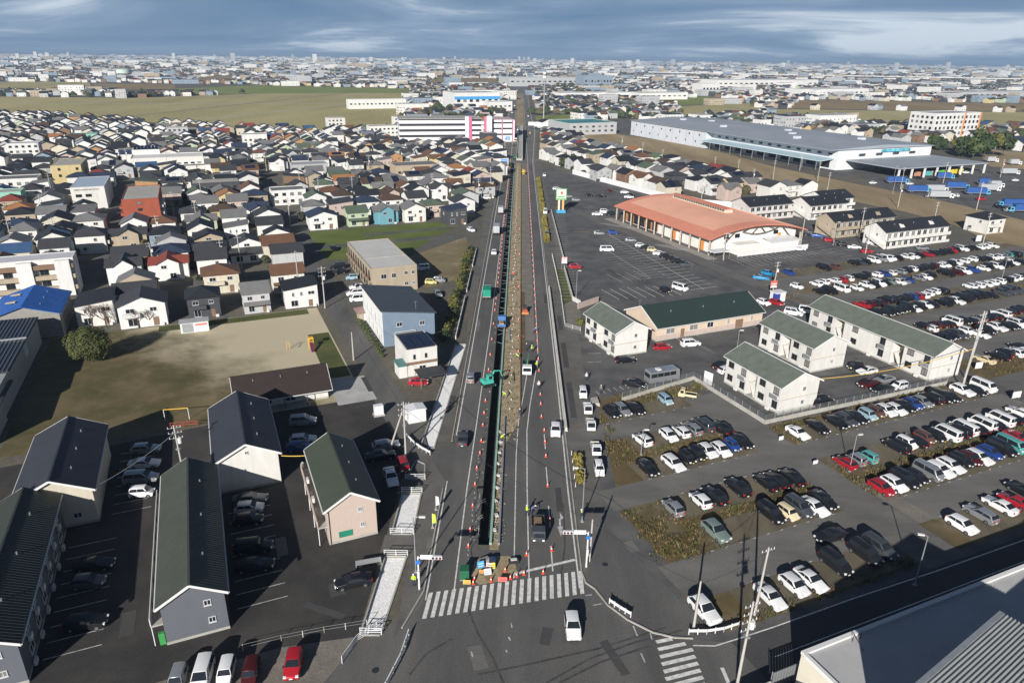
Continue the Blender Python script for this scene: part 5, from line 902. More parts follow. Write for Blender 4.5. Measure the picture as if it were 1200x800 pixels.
LOOSE_CARS = [  # (colour, type, (u, v), heading in degrees from +X, label)
 ('W','h',(671,732),-88,'white hatchback crossing the junction below the zebra crossing'),
 ('G','s',(542,513),92,'dark grey saloon driving away on the left carriageway beside the side road'),
 ('S','k',(552,443),91,'silver boxy kei van on the left carriageway beside the green excavator'),
 ('W','h',(579,295),90,'small white car on the left carriageway above the green lorry'),
 ('W','h',(651,503),-92,'white hatchback on the right carriageway beside the concrete barrier'),
 ('W','k',(683,460),-91,'white kei car, topmost of the column beside the apartment car park'),
 ('W','k',(702,549),-89,'white kei car, lowest of the column parked on the right sidewalk'),
 ('R','h',(344,776),-82,'red hatchback parked beyond the wire fence at lower left'),
 ('K','s',(414,680),198,'black saloon parked beside the white canal'),
 ('W','k',(265,786),-80,'white kei car beside the black van at the bottom edge'),
 ('W','m',(237,791),-80,'white minivan in the bottom edge row left of the shed gable'),
 ('S','k',(208,795),-80,'silver kei car, leftmost in the bottom edge row'),
 ('D','k',(294,788),-80,'dark maroon kei van next to the red hatchback'),
 ('W','s',(458,558),-70,'white saloon in the shade beside the pink apartment block'),
 ('R','k',(473,545),-70,'small red and white kei car beside the canal bridge'),
 ('S','w',(452,521),20,'silver wagon in deep shade behind the pink block'),
 ('K','s',(446,533),20,'black saloon in deep shade behind the pink block'),
 ('S','m',(355,493),10,'pale kei van under the brown roofed hall'),
 ('W','w',(355,514),10,'white wagon parked between the navy roof and the green roof'),
 ('B','h',(350,523),10,'blue hatchback parked beside the white wagon near the green roof'),
 ('S','w',(171,525),10,'silver wagon, farthest in the shaded row behind the grey block'),
 ('W','s',(169,542),10,'white saloon, second in the shaded row behind the grey block'),
 ('S','m',(165,560),10,'silver minivan, third in the shaded row behind the grey block'),
 ('W','k',(166,576),10,'white kei van catching sun behind the grey block'),
 ('K','s',(110,660),10,'black saloon, farthest in the shade between the two grey blocks'),
 ('G','h',(103,681),10,'dark grey hatchback in shade between the two grey blocks'),
 ('K','w',(100,728),10,'black wagon, nearest in the shade between the two grey blocks'),
 ('G','s',(293,584),10,'grey car, farthest in the shadow right of the grey block'),
 ('W','h',(292,594),10,'white roofed hatchback in the shadow right of the grey block'),
 ('K','h',(291,608),10,'black hatchback in the shadow right of the grey block'),
 ('K','m',(297,640),10,'black minivan in the shadow right of the grey block'),
 ('K','s',(298,661),10,'black saloon, nearest in the shadow right of the grey block'),
 ('W','m',(416,343),200,'white minivan by the brown flat roofed block'),
 ('W','h',(418,336),200,'white car behind the minivan by the brown flat roofed block'),
 ('W','v',(420,350),200,'white van nearest the blue grey building'),
 ('L','k',(412,325),200,'pale blue kei car in the lot beside the brown block'),
 ('K','h',(398,318),200,'black hatchback in the lot beside the brown block'),
 ('K','m',(396,312),200,'black minivan in the lot left of the brown block'),
 ('W','m',(494,314),200,'white minivan between the brown block and the gravel patch'),
 ('S','h',(513,344),-70,'silver car parked right of the blue grey building'),
 ('S','k',(515,328),0,'silver kei car on the gravel patch'),
 ('Y','k',(505,330),0,'yellow kei car on the gravel patch'),
 ('R','h',(490,447),5,'red car under the dark carport'),
 ('R','h',(776,406),15,'red hatchback in front of the green roofed hall'),
 ('W','m',(809,402),15,'white minivan in front of the green roofed hall'),
 ('K','w',(733,421),18,'black wagon below the roadside apartment block'),
 ('K','s',(743,449),-25,'black saloon beside the grey coach'),
 ('K','s',(846,427),30,'black saloon at the corner of the nearest right apartment block'),
 ('W','h',(851,433),30,'white car beside the black saloon at the apartment corner'),
 ('K','m',(962,469),20,'black minivan behind the nearest right apartment block'),
 ('K','k',(1002,429),200,'black kei car in the yard of the long apartment block'),
 ('W','s',(1016,434),200,'white saloon in the yard of the long apartment block'),
 ('D','s',(1018,449),200,'dark red saloon in the yard of the long apartment block'),
 ('S','s',(1036,444),200,'silver saloon in the yard of the long apartment block'),
 ('K','s',(1034,455),200,'black saloon with pale windscreen in the apartment yard'),
 ('W','k',(1054,452),200,'white kei car at the yard fence of the long apartment block'),
 ('W','h',(934,335),-60,'lone white car in the aisle beside the roadside sign'),
 ('T','s',(892,325),-20,'turquoise sports car beside the top hedge'),
 ('K','h',(900,320),-50,'black car behind the turquoise sports car'),
 ('W','h',(895,354),-60,'white hatchback, left of the red car at the hall end'),
 ('R','h',(910,354),-60,'red car parked at the hall end by the sign'),
 ('W','v',(947,364),-25,'long white van at the end of the long apartment block'),
 ('W','m',(930,366),-30,'white minivan beside the long white van'),
 ('B','s',(915,369),-30,'dark blue car beside the white minivan at the hall end'),
 ('W','v',(797,337),-50,'white van in the supermarket lot above the green roof'),
 ('K','k',(780,340),-50,'black kei car beside the white van above the green roof'),
 ('W','v',(711,292),5,'lone white van in the middle of the supermarket lot'),
 ('R','h',(674,312),0,'red car in the striped bays by the roadside wall'),
 ('S','h',(739,281),0,'grey car, first in the angled row before the market'),
 ('W','h',(751,287),0,'white car, second in the angled row before the market'),
 ('K','s',(759,289.5),0,'black car, third in the angled row before the market'),
 ('C','k',(764,292.5),0,'beige kei car in the angled row before the market'),
 ('W','s',(773,296.5),0,'white saloon in the angled row before the market'),
 ('K','h',(780,299.5),0,'black hatchback in the angled row before the market'),
 ('K','s',(788,302.5),0,'black saloon in the angled row before the market'),
 ('K','u',(795,306),0,'black car, next to last in the angled row before the market'),
 ('G','s',(805,309.5),0,'grey saloon, nearest in the angled row before the market'),
 ('S','h',(702,273),0,'silver hatchback, left of two at the far bays of the market'),
 ('B','h',(718,272),0,'blue grey hatchback, right of two at the far bays of the market'),
 ('W','s',(700,250.5),0,'white saloon, left in the market corner bays'),
 ('W','m',(709,248),0,'white minivan in the market corner bays'),
 ('K','m',(717,250.5),0,'black minivan at the market corner'),
 ('D','h',(715,223.5),0,'maroon car in the far part of the supermarket lot'),
 ('K','h',(690,228.5),0,'black and silver car in the far part of the supermarket lot'),
 ('K','s',(704,229.5),0,'black saloon in the far part of the supermarket lot'),
 ('W','h',(732,225),0,'white car beside two black cars near the white wall'),
 ('K','h',(739,228),0,'black car near the white wall of the supermarket lot'),
 ('W','s',(737,230.5),0,'white saloon nearest the market in the far lot'),
 ('W','w',(653,221),5,'white wagon at the roadside edge of the supermarket lot'),
 ('S','h',(666,230),5,'silver hatchback beside the supermarket sign'),
 ('S','h',(675,234),5,'silver saloon right of the supermarket sign'),
 ('W','v',(639,248),-92,'white van driving on the right service lane'),
 ('S','h',(641,274),-92,'silver car on the right service lane by the hedges'),
 ('W','h',(638,205),-92,'white car on the right service lane at the lot entrance'),
 ('W','s',(936,291),0,'white saloon behind the market at the delivery fence'),
 ('R','h',(972,281),-10,'red car beyond the market delivery yard'),
 ('B','s',(958,276),-20,'blue car beyond the market delivery yard'),
 ('K','k',(948,274),-20,'black kei car beyond the market delivery yard'),
 ('K','h',(983,284.5),-15,'black car left of the white saloon behind the market'),
 ('K','s',(990,286.5),-15,'black saloon beside the white saloon behind the market'),
 ('W','s',(1001,289),-5,'white saloon by the tan apartment block'),
 ('R','h',(1016,294),-5,'red car by the white two storey apartment block'),
 ('D','s',(1016,277),5,'dark maroon car before the tan apartment block'),
 ('W','m',(1023,284),5,'white minivan beside the stairs of the white apartment block'),
 ('K','k',(1030,286),5,'black kei car beside the stairs of the white apartment block'),
 ('S','h',(1081,290.5),5,'silver car before the white two storey apartment block'),
 ('W','h',(499,230),5,'white car at the houses by the main road'),
 ('W','s',(569,231.5),5,'white saloon on the corner lot by the main road'),
 ('B','h',(554,210),5,'bright blue car on the corner lot by the main road'),
 ('K','h',(543,211),5,'black car on the corner lot by the main road'),
 ('W','h',(552,269),-60,'white car at the navy blue house by the main road'),
 ('K','h',(391,291),-60,'black car in the green yard behind the brown block'),
]
# ------------------------------------------------------------------ vehicles
CARCOL = {'W': ('white', (0.74, 0.75, 0.76), 0), 'K': ('black', (0.012, 0.013, 0.016), 0), 'S': ('silver', (0.42, 0.44, 0.46), .6), 'G': ('dark grey', (0.1, 0.11, 0.125), .5), 'B': ('blue', (0.02, 0.06, 0.26), .2), 'R': ('red', (0.36, 0.015, 0.025), .1),
          'D': ('dark maroon', (0.07, 0.012, 0.014), .2), 'L': ('pale blue', (0.32, 0.47, 0.56), .2), 'C': ('cream', (0.62, 0.53, 0.34), 0), 'T': ('teal', (0.1, 0.36, 0.34), .2), 'V': ('grey green', (0.2, 0.26, 0.24), .3), 'N': ('brown', (0.13, 0.06, 0.045), .2), 'Y': ('yellow', (0.6, 0.5, 0.2), 0)}
for k, (nm, c, me_) in CARCOL.items(): M('paint_'+nm, c, 0.3, 0.0, 1.0, metal=me_, coat=0.25 if k in 'KGD' else 0.5, rnd=0.1, spec=.3)
M('paint_bright blue', (0.02, 0.22, 0.45), 0.28, 0, 1, coat=.6); M('paint_green', (0.08, 0.3, 0.06), 0.28, 0, 1, coat=.6)
m_lamp = M('lamp_glass', (0.75, 0.76, 0.78), 0.15, 0.0, spec=.8); m_tail = M('tail_lamp', (0.4, 0.01, 0.01), 0.2, 0.0); m_plate = M('number_plate', (0.7, 0.7, 0.68), 0.5, 0.0); m_plate_y = M('yellow_plate', (0.75, 0.55, 0.05), 0.5, 0.0)
m_rim = M('wheel_rim', (0.4, 0.41, 0.42), 0.35, 0.0, metal=.8); m_trim = M('black_trim', (0.02, 0.02, 0.022), 0.5, 0.0)
# kind: name, L, W, H, hood z front, A(x,z) windscreen foot, B windscreen head, C roof rear, D rear window foot, tail z
CARS = {'s': ('saloon', 4.65, 1.76, .82, (1.0, 1.0), (.22, 1.43), (-.9, 1.42), (-1.72, 1.06), 1.02), 'h': ('hatchback', 3.95, 1.7, .84, (1.0, 1.02), (.3, 1.51), (-1.4, 1.48), (-1.86, 1.06), 1.0),
        'k': ('kei car', 3.4, 1.48, .82, (1.0, 1.08), (.62, 1.62), (-1.42, 1.62), (-1.64, 1.1), 1.0), 'm': ('minivan', 4.7, 1.74, .92, (1.3, 1.2), (.55, 1.82), (-2.05, 1.82), (-2.28, 1.2), 1.1),
        'u': ('SUV', 4.5, 1.82, .92, (.9, 1.06), (.1, 1.64), (-1.5, 1.61), (-2.08, 1.1), 1.04), 'v': ('van', 4.75, 1.72, 1.0, (1.95, 1.2), (1.4, 1.94), (-2.2, 1.95), (-2.34, 1.2), 1.1), 'w': ('wagon', 4.55, 1.74, .83, (1.0, 1.0), (.25, 1.49), (-1.7, 1.46), (-2.1, 1.05), 1.0)}
def _wheel():
    mb = MB(); r, w = .31, .2
    mb.tube((0, -w/2, 0), (0, w/2, 0), r, n=14, mi=0); mb.tube((0, -w/2-.012, 0), (0, w/2+.012, 0), r*.62, n=10, mi=1)
    return mb.mesh('wheel', [m_black, m_rim], smooth=35)
WHEEL = _wheel()
def car_meshes(k):
    nm, Ln, Wd, hf, A, B, C, D, tz = CARS[k]; hl = Ln/2; out = {}
    wb = Ln*.295; rw = .36
    def arch(cx): return [(cx+rw*math.cos(t), .26+rw*math.sin(t)*1.0) for t in np.linspace(math.pi, 0, 7)]
    low = [(-hl+.06, .3)]+[(x, max(z, .24)) for x, z in arch(-wb*1.02)]+[(x, max(z, .24)) for x, z in arch(wb*1.05)]+[(hl-.1, .26), (hl, .42), (hl-.02, hf-.12), (hl-.2, hf)]
    prof = low+[A, B, C, D, (-hl+.05, tz), (-hl, .6)]
    iA = len(low); ns = [-.5, -.44, 0, .44, .5]; vs = []
    zr = max(B[1], C[1]); zb = min(A[1], D[1])
    def station(s):
        r = []
        for i, (x, z) in enumerate(prof):
            y = s*Wd
            if abs(s) == .5: x *= .97; z = z-.03 if z > .6 else z
            if s == 0:
                x *= 1.015
                if i in (iA+1, iA+2): z += .03
            if z > zb+.02: y *= 1-.2*min(1, (z-zb)/(zr-zb))
            if abs(x) > hl-.3: y *= .93
            r.append((x, y, z))
        return r
    st = [station(s) for s in ns]; n = len(prof); mb = MB()
    for r in st: mb.v += r
    for j in range(4):
        for i in range(n): mb.f.append((j*n+i, j*n+(i+1) % n, (j+1)*n+(i+1) % n, (j+1)*n+i)); mb.m.append(0)
    for j, rev in ((0, True), (4, False)):
        lw = [i for i in range(n) if i not in (iA+1, iA+2)]; up = [iA, iA+1, iA+2, iA+3]
        for fc in (lw, up): mb.f.append(tuple(j*n+i for i in (reversed(fc) if rev else fc))); mb.m.append(0)
    bme = mb.mesh('body_'+nm, [MATS['paint_white']])
    bm = bmesh.new(); bm.from_mesh(bme); bmesh.ops.remove_doubles(bm, verts=bm.verts, dist=.001)
    ed = [e_ for e_ in bm.edges if len(e_.link_faces) == 2 and e_.calc_face_angle(0) > .45 and min(v_.co.z for v_ in e_.verts) > .64]
    bmesh.ops.bevel(bm, geom=ed, offset=.07, segments=2, profile=.6, affect='EDGES', clamp_overlap=True)
    bm.to_mesh(bme); bm.free(); bme.polygons.foreach_set('use_smooth', [True]*len(bme.polygons)); bme.set_sharp_from_angle(angle=math.radians(40)); out['body'] = bme
    def Y(z, s=.44): return s*Wd*(1-.2*max(0, min(1, (z-zb)/(zr-zb))))
    def lerp(p, q, t): return (p[0]+(q[0]-p[0])*t, p[1]+(q[1]-p[1])*t)
    def glass(p, q, nrm, e=.03):
        a, b = lerp(p, q, .08), lerp(p, q, .93); m = MB(); m.slab([(a[0], -Y(a[1]), a[1]), (a[0], Y(a[1]), a[1]), (b[0], Y(b[1])*.97, b[1]), (b[0], -Y(b[1])*.97, b[1])], nrm, e); return m
    out['windshield'] = glass(A, B, (B[1]-A[1], 0, A[0]-B[0]), .035).mesh('windshield', [m_glass]); out['rear_window'] = glass(D, C, (-(C[1]-D[1]), 0, -(D[0]-C[0])), .035).mesh('rear_window', [m_glass])
    # side windows: between belt line A-D and roof line B-C
    def side(t0, t1, sg):
        bl = lambda t: lerp((A[0]-.08, A[1]+.02), (D[0]+.08, D[1]+.02), t); rl = lambda t: lerp((B[0]-.04, B[1]-.06), (C[0]+.04, C[1]-.06), t)
        pts = [bl(t0), bl(t1), rl(t1), rl(t0)]
        q = [(x, sg*(.5*Wd*(1-.2*max(0, min(1, (z-zb)/(zr-zb))))-.012), z) for x, z in pts]
        return MB().slab(q, (0, sg, .25), .03)
    out['side'] = [(side(t0, t1, sg)).mesh('side_window', [m_glass]) for sg in (-1, 1) for t0, t1 in ((.05, .485), (.515, .95))]
    zl = hf-.1; yl = Wd*.36
    out['head'] = [MB().hexa([(hl-.16, y-.17, zl-.1), (hl+.0, y-.17, zl-.13), (hl+.0, y+.17, zl-.13), (hl-.16, y+.17, zl-.1), (hl-.2, y-.15, zl+.08), (hl+.02, y-.15, zl+.05), (hl+.02, y+.15, zl+.05), (hl-.2, y+.15, zl+.08)]).mesh('headlight', [m_lamp]) for y in (-yl, yl)]
    out['tail'] = [MB().box(-hl-.025, -hl+.1, y-.13, y+.13, .72, .98).mesh('taillight', [m_tail]) for y in (-yl, yl)]
    out['plate'] = [MB().box(x0, x1, -.17, .17, .46, .6).mesh('number_plate', [m_plate_y if k == 'k' else m_plate]) for x0, x1 in ((hl*1.013-.01, hl*1.015+.012), (-hl*1.015-.012, -hl*1.013+.01))]
    out['grille'] = MB().box(hl*1.0-.02, hl*1.0+.018, -Wd*.26, Wd*.26, .3, .42).mesh('grille', [m_trim])
    out['mirror'] = [MB().box(A[0]-.25, A[0]-.1, s*(Wd*.5+.02)-.07, s*(Wd*.5+.02)+.07, A[1]-.02, A[1]+.12).mesh('mirror', [m_trim]) for s in (-1, 1)]
    out['wheels'] = [(x, y) for x in (-wb*1.02, wb*1.05) for y in (-Wd*.5+.1, Wd*.5-.1)]
    return out
CM = {k: car_meshes(k) for k in CARS}
crng = random.Random(11)
def car(code, kind, loc, ang, label, group=None, paint=None, near=True):
    t = thing('parked_car' if group else 'car', label, 'car', loc, ang, group); c = CM[kind]
    s = crng.uniform(.96, 1.04); t.scale = (s, s, crng.uniform(.96, 1.04))
    b = link('body', c['body'], t); setmat(b, paint or MATS['paint_'+CARCOL[code][0]])
    link('windshield', c['windshield'], t); link('rear_window', c['rear_window'], t)
    for m in c['side']: link('side_window', m, t)
    for x, y in c['wheels']: link('wheel', WHEEL, t, (x, y, .31))
    if near:
        for m in c['head']: link('headlight', m, t)
        for m in c['tail']: link('taillight', m, t)
        for m in c['plate']: link('number_plate', m, t)
        for m in c['mirror']: link('mirror', m, t)
        link('grille', c['grille'], t)
    return t
import re
HEAD = {'n': A24+math.pi/2, 's': A24-math.pi/2, 'e': A24, 'w': A24+math.pi}
for desc, (u0, v0, sc), hd, ent in CAR_ROWS:
    for i, w in enumerate(ent.split()):
        code, kind, x, y = re.match(r'([A-Z])([a-z])(.*),(.*)', w).groups()
        p = G(u0+float(x)/sc, v0+float(y)/sc, .7); ang = HEAD[hd]+crng.uniform(-.05, .05)
        if crng.random() < .06 and hd in 'ns': ang += math.pi
        one = len(ent.split()) == 1
        lab = ('%s %s in %s' % (CARCOL[code][0], CARS[kind][0], desc)) if one else '%s %s, %s from left in %s' % (CARCOL[code][0], CARS[kind][0], ordn(i+1), desc)
        car(code, kind, (p.x, p.y, .02), ang, lab, 'cars parked in rows right of the road', None, p.y < 175)
for code, kind, (u, v), ang, lab in LOOSE_CARS:
    p = G(u, v, .7)
    pt = MATS['paint_bright blue'] if 'turquoise' in lab or 'bright blue' in lab else None
    car(code, kind, (p.x, p.y, .025), math.radians(ang), lab, None, pt, p.y < 190)
# ---------------- kei trucks, lorries, coach
def wheels(t, xs, y, r=.31):
    for x in xs:
        for s in (-1, 1): o = link('wheel', WHEEL, t, (x, s*y, r)); o.scale = (r/.31,)*3
def kei_truck(loc, ang, label, paint, load=None, L_=3.4):
    t = thing('kei_truck', label, 'pickup', loc, ang, 'kei trucks'); w = .72; h = L_/2
    MB().prism([(h, .35), (h, .95), (h-.35, 1.75), (h-1.15, 1.78), (h-1.2, .35)], -w, w).build('cab', paint, t, smooth=30)
    MB().slab([(h+.0, -w*.9, .98), (h, w*.9, .98), (h-.33, w*.85, 1.7), (h-.33, -w*.85, 1.7)], (1, 0, .44), .02).build('windshield', m_glass, t)
    for s in (-1, 1): MB().box(h-.98, h-.35, s*w-.012, s*w+.012, 1.05, 1.62).build('side_window', m_glass, t); MB().box(h-.02, h+.03, s*.5-.13, s*.5+.13, .68, .86).build('headlight', m_lamp, t)
    MB().box(-h, h-1.22, -w, w, .55, .68).build('bed', paint, t)
    for q in ((-h, h-1.22, -w, -w+.05), (-h, h-1.22, w-.05, w), (-h, -h+.05, -w+.05, w-.05), (h-1.3, h-1.25, -w+.05, w-.05)): MB().box(*q, .68, .98).build('bed_side', paint, t)
    if load: MB().box(-h+.1, h-1.35, -w+.1, w-.1, .69, .9).build('load', load, t)
    wheels(t, (h-.7, -h+.6), w-.12, .28); return t
p = G(694.5, 475, .6)
for (u, v, a, lab, ld) in ((692, 497, -90, 'white kei truck with soil load, second in the column', m_soil), (698, 525, -89, 'white kei truck with brown load, third in the column', m_soil), (688.5, 478, -90, 'white kei truck below the topmost kei car in the column', m_conc_l)):
    p = G(u, v, .7); kei_truck((p.x, p.y, .03), math.radians(a), lab, MATS['paint_white'], ld)
p = G(806, 462, .7); kei_truck((p.x, p.y, .03), math.radians(160), 'beige kei truck with black bed near the white board', MATS['paint_cream'], m_dark)
def lorry(loc, ang, label, cabm, boxm, L_=7.5, W_=2.2, H_=3.0, kind='box', name='lorry', cab=1.8, group=None, loadm=None):
    t = thing(name, label, 'truck', loc, ang, group); h = L_/2; w = W_/2; ch = min(2.4, H_)
    MB().prism([(h, .45), (h+.05, 1.1), (h-.12, ch), (h-cab+.1, ch+.02), (h-cab, .45)], -w*.96, w*.96).build('cab', cabm, t, smooth=30)
    MB().slab([(h+.04, -w*.85, 1.15), (h+.04, w*.85, 1.15), (h-.1, w*.82, ch-.25), (h-.1, -w*.82, ch-.25)], (1, 0, .1), .025).build('windshield', m_glass, t)
    for s in (-1, 1): MB().box(h-cab*.75, h-.3, s*w*.96-.015, s*w*.96+.015, 1.25, ch-.35).build('side_window', m_glass, t); MB().box(h, h+.08, s*w*.7-.15, s*w*.7+.15, .6, .8).build('headlight', m_lamp, t); MB().box(-h-.03, -h+.05, s*w*.75-.15, s*w*.75+.15, .7, .85).build('taillight', m_tail, t)
    MB().box(-h, h-cab-.05, -w*.4, w*.4, .5, .85).build('chassis', m_dark, t)
    if kind == 'box': MB().box(-h, h-cab-.12, -w, w, .86, H_).build('cargo_box', boxm, t); MB().box(-h-.03, h-cab-.1, -w-.02, w+.02, .86, 1.06).build('sill_frame', m_galv, t)
    if kind == 'box':
        for y in (-w+.08, 0, w-.08): MB().box(-h-.04, -h, y-.05, y+.05, 1.06, H_-.05).build('door_frame', m_galv if 'green' not in label else boxm, t)
    if kind != 'box':
        MB().box(-h, h-cab-.12, -w, w, .86, 1.0).build('bed', boxm, t)
        for q in ((-h, h-cab-.12, -w, -w+.06), (-h, h-cab-.12, w-.06, w), (-h, -h+.06, -w+.06, w-.06), (h-cab-.18, h-cab-.12, -w+.06, w-.06)): MB().box(*q, 1.0, 1.45).build('bed_side', boxm, t)
        MB().hexa([(-h+.2, -w+.15, 1.01), (h-cab-.4, -w+.15, 1.01), (h-cab-.4, w-.15, 1.01), (-h+.2, w-.15, 1.01), (-h+.6, -w*.5, 1.5), (h-cab-.8, -w*.5, 1.5), (h-cab-.8, w*.5, 1.5), (-h+.6, w*.5, 1.5)]).build('load', loadm or m_soil, t)
    wheels(t, (h-cab*.6, -h+1.2)+((-h+2.2,) if L_ > 9 else ()), w-.15, .42); return t
m_grn = M('tarp_green', (0.01, 0.24, 0.16), 0.6, 0.08); m_tblue = M('tarp_blue', (0.025, 0.085, 0.28), 0.55, 0.08, 0.4); m_alu = M('aluminium_box', (0.5, 0.52, 0.54), 0.4, 0.06, 1.0, metal=.4)
def at(u, v, z=1.0): p = G(u, v, z); return (p.x, p.y, .03)
lorry(at(571, 342, 1.4), math.radians(90), 'lorry with green canvas cover on the left carriageway', MATS['paint_white'], m_grn, 6.2, 2.1, 2.9)
lorry(at(588, 378, 1.0), math.radians(90), 'blue tipper truck with soil parked beside the trench', M('truck_blue', (0.06, 0.17, 0.4), 0.4, 0.05), MATS['truck_blue'] if 'truck_blue' in MATS else m_tblue, 5.0, 1.9, 2.1, 'tipper', cab=1.5)
lorry(at(582, 268, 1.6), math.radians(90), 'white box lorry above the small white car on the left carriageway', MATS['paint_white'], m_alu, 7.5, 2.3, 3.3)
lorry(at(587, 246, 1.4), math.radians(90), 'grey box lorry farthest in the queue on the left carriageway', MATS['paint_silver'], m_alu, 6, 2.1, 3.0)
lorry(at(604, 164, 1.4), math.radians(-91), 'small white site lorry beside the concrete ramp', MATS['paint_cream'], m_alu, 6, 2.1, 2.8)
t = lorry(at(618, 430, 1.0), math.radians(-92), 'white crane truck with crew standing by the soil strip', MATS['paint_white'], m_dark, 5.2, 1.9, 2.1, 'tipper', cab=1.5, loadm=m_dark)
MB().tube((.1, 0, 1.4), (.1, 0, 2.6), .16, n=8).tube((.1, 0, 2.6), (-2.2, .2, 3.0), .12, n=8).tube((-2.2, .2, 3.0), (-2.4, .2, 1.8), .05, n=6).build('crane_arm', M('crane_green', (0.06, 0.2, 0.12), 0.5), t)
lorry(at(631, 618, 1.0), math.radians(-90), 'grey flatbed work truck loaded with gear above the stop line', MATS['paint_dark grey'], m_dark, 4.7, 1.75, 2.0, 'tipper', cab=1.5, loadm=M('mixed_gear', (0.2, 0.14, 0.09), 0.8, 0.6, 5.0))
# coach
t = thing('coach', 'silver grey coach parked beside the apartment car park fence', 'coach', at(776, 439, 1.3), math.radians(22)); w = 1.1
MB().prism([(3.4, .35), (3.5, 1.2), (3.3, 2.5), (2.9, 2.65), (-3.3, 2.65), (-3.45, 2.4), (-3.5, .35)], -w, w).build('body', MATS['paint_silver'], t, smooth=30)
for s in (-1, 1):
    for i in range(4): MB().box(-3.2+i*1.45, -1.85+i*1.45, s*w-.015, s*w+.015, 1.45, 2.25).build('side_window', m_glass, t)
MB().slab([(3.5, -.95, 1.2), (3.5, .95, 1.2), (3.32, .9, 2.4), (3.32, -.9, 2.4)], (1, 0, .15), .02).build('windshield', m_glass, t); MB().box(-3.52, -3.46, -.9, .9, 1.4, 2.2).build('rear_window', m_glass, t)
MB().box(-1.5, -.6, -.5, .5, 2.65, 2.78).build('roof_unit', m_white, t); wheels(t, (2.3, -2.1), w-.14, .4)
# blue curtain-sided lorries in the truck yard
for i, (u, v, a, c, L_) in enumerate(((1052, 211, -12, 'B', 11), (1108, 206, -12, 'B', 9), (1077, 221.5, -12, 'B', 11), (1103, 228, -12, 'A', 11), (1122, 217.5, -12, 'B', 11), (1146, 224, -12, 'B', 11), (1160, 220, -12, 'A', 10), (1155, 213, -12, 'B', 7), (1186, 238, 168, 'B', 12), (1198, 244, 168, 'B', 11), (1098, 221, -12, 'A', 10), (1168, 216, -12, 'A', 7), (1184, 201, -12, 'A', 10), (1163, 187, -12, 'A', 7), (1190, 190, -12, 'A', 7))):
    p = G(u, v, 1.8); nmc = 'blue curtained' if c == 'B' else 'grey boxed'
    lorry((p.x, p.y, .03), math.radians(a+10), '%s lorry in the truck yard, %s counted from the left' % (nmc, ordn(sorted([1052, 1108, 1077, 1103, 1122, 1146, 1160, 1155, 1186, 1198, 1098, 1168, 1184, 1163, 1190]).index(u)+1)), M('cab_skyblue', (0.1, 0.36, 0.55), 0.4, 0.05) if c == 'B' else MATS['paint_white'], m_tblue if c == 'B' else m_alu, L_, 2.4, 3.6, group='lorries in the truck yard')
for (u, v, lab) in ((1005+0, 205+10, 'white box lorry at the dock canopy of the grey warehouse'),):
    pass
for i, (u, v) in enumerate(((1066, 215), (1075, 208), (1090, 230), (1122, 200), (1132, 202), (1140, 222), (1150, 233), (1120, 229), (1190, 211), (1170, 242), (1182, 246), (1120, 206), (1023, 214), (1092, 210))):
    p = G(u, v, .7); car('WKSKWKRW'[i % 8], 'hsmk'[i % 4], (p.x, p.y, .03), math.radians(20+90*(i % 2)), '%s %s in the truck yard, %s car from the left among the lorries' % (CARCOL['WKSKWKRW'[i % 8]][0], CARS['hsmk'[i % 4]][0], ordn(sorted([1066, 1075, 1090, 1122, 1132, 1140, 1150, 1120.5, 1190, 1170, 1182, 1120, 1023, 1092]).index(u)+1)), None, None, False)
# traffic far up the trunk road
for i, (u, v, k, c) in enumerate(((607, 152, 'v', 'W'), (600, 132, 'h', 'W'), (603, 124, 'v', 'W'), (604, 112, 'm', 'W'), (606, 106, 'v', 'W'), (607, 98, 'v', 'W'), (612, 117, 'h', 'S'), (615, 100, 'h', 'K'), (621, 156, 'k', 'Y'), (619, 136, 's', 'W'), (614, 108, 's', 'S'))):
    p = G(u, v, .7); car(c, k, (p.x, p.y, .03), math.radians(-90), '%s %s on the far trunk road, %s counted from the camera' % (CARCOL[c][0], CARS[k][0], ordn(sorted([-152, -132, -124, -112, -106, -98, -117, -100, -156, -136, -108]).index(-v)+1)), None, None, False)
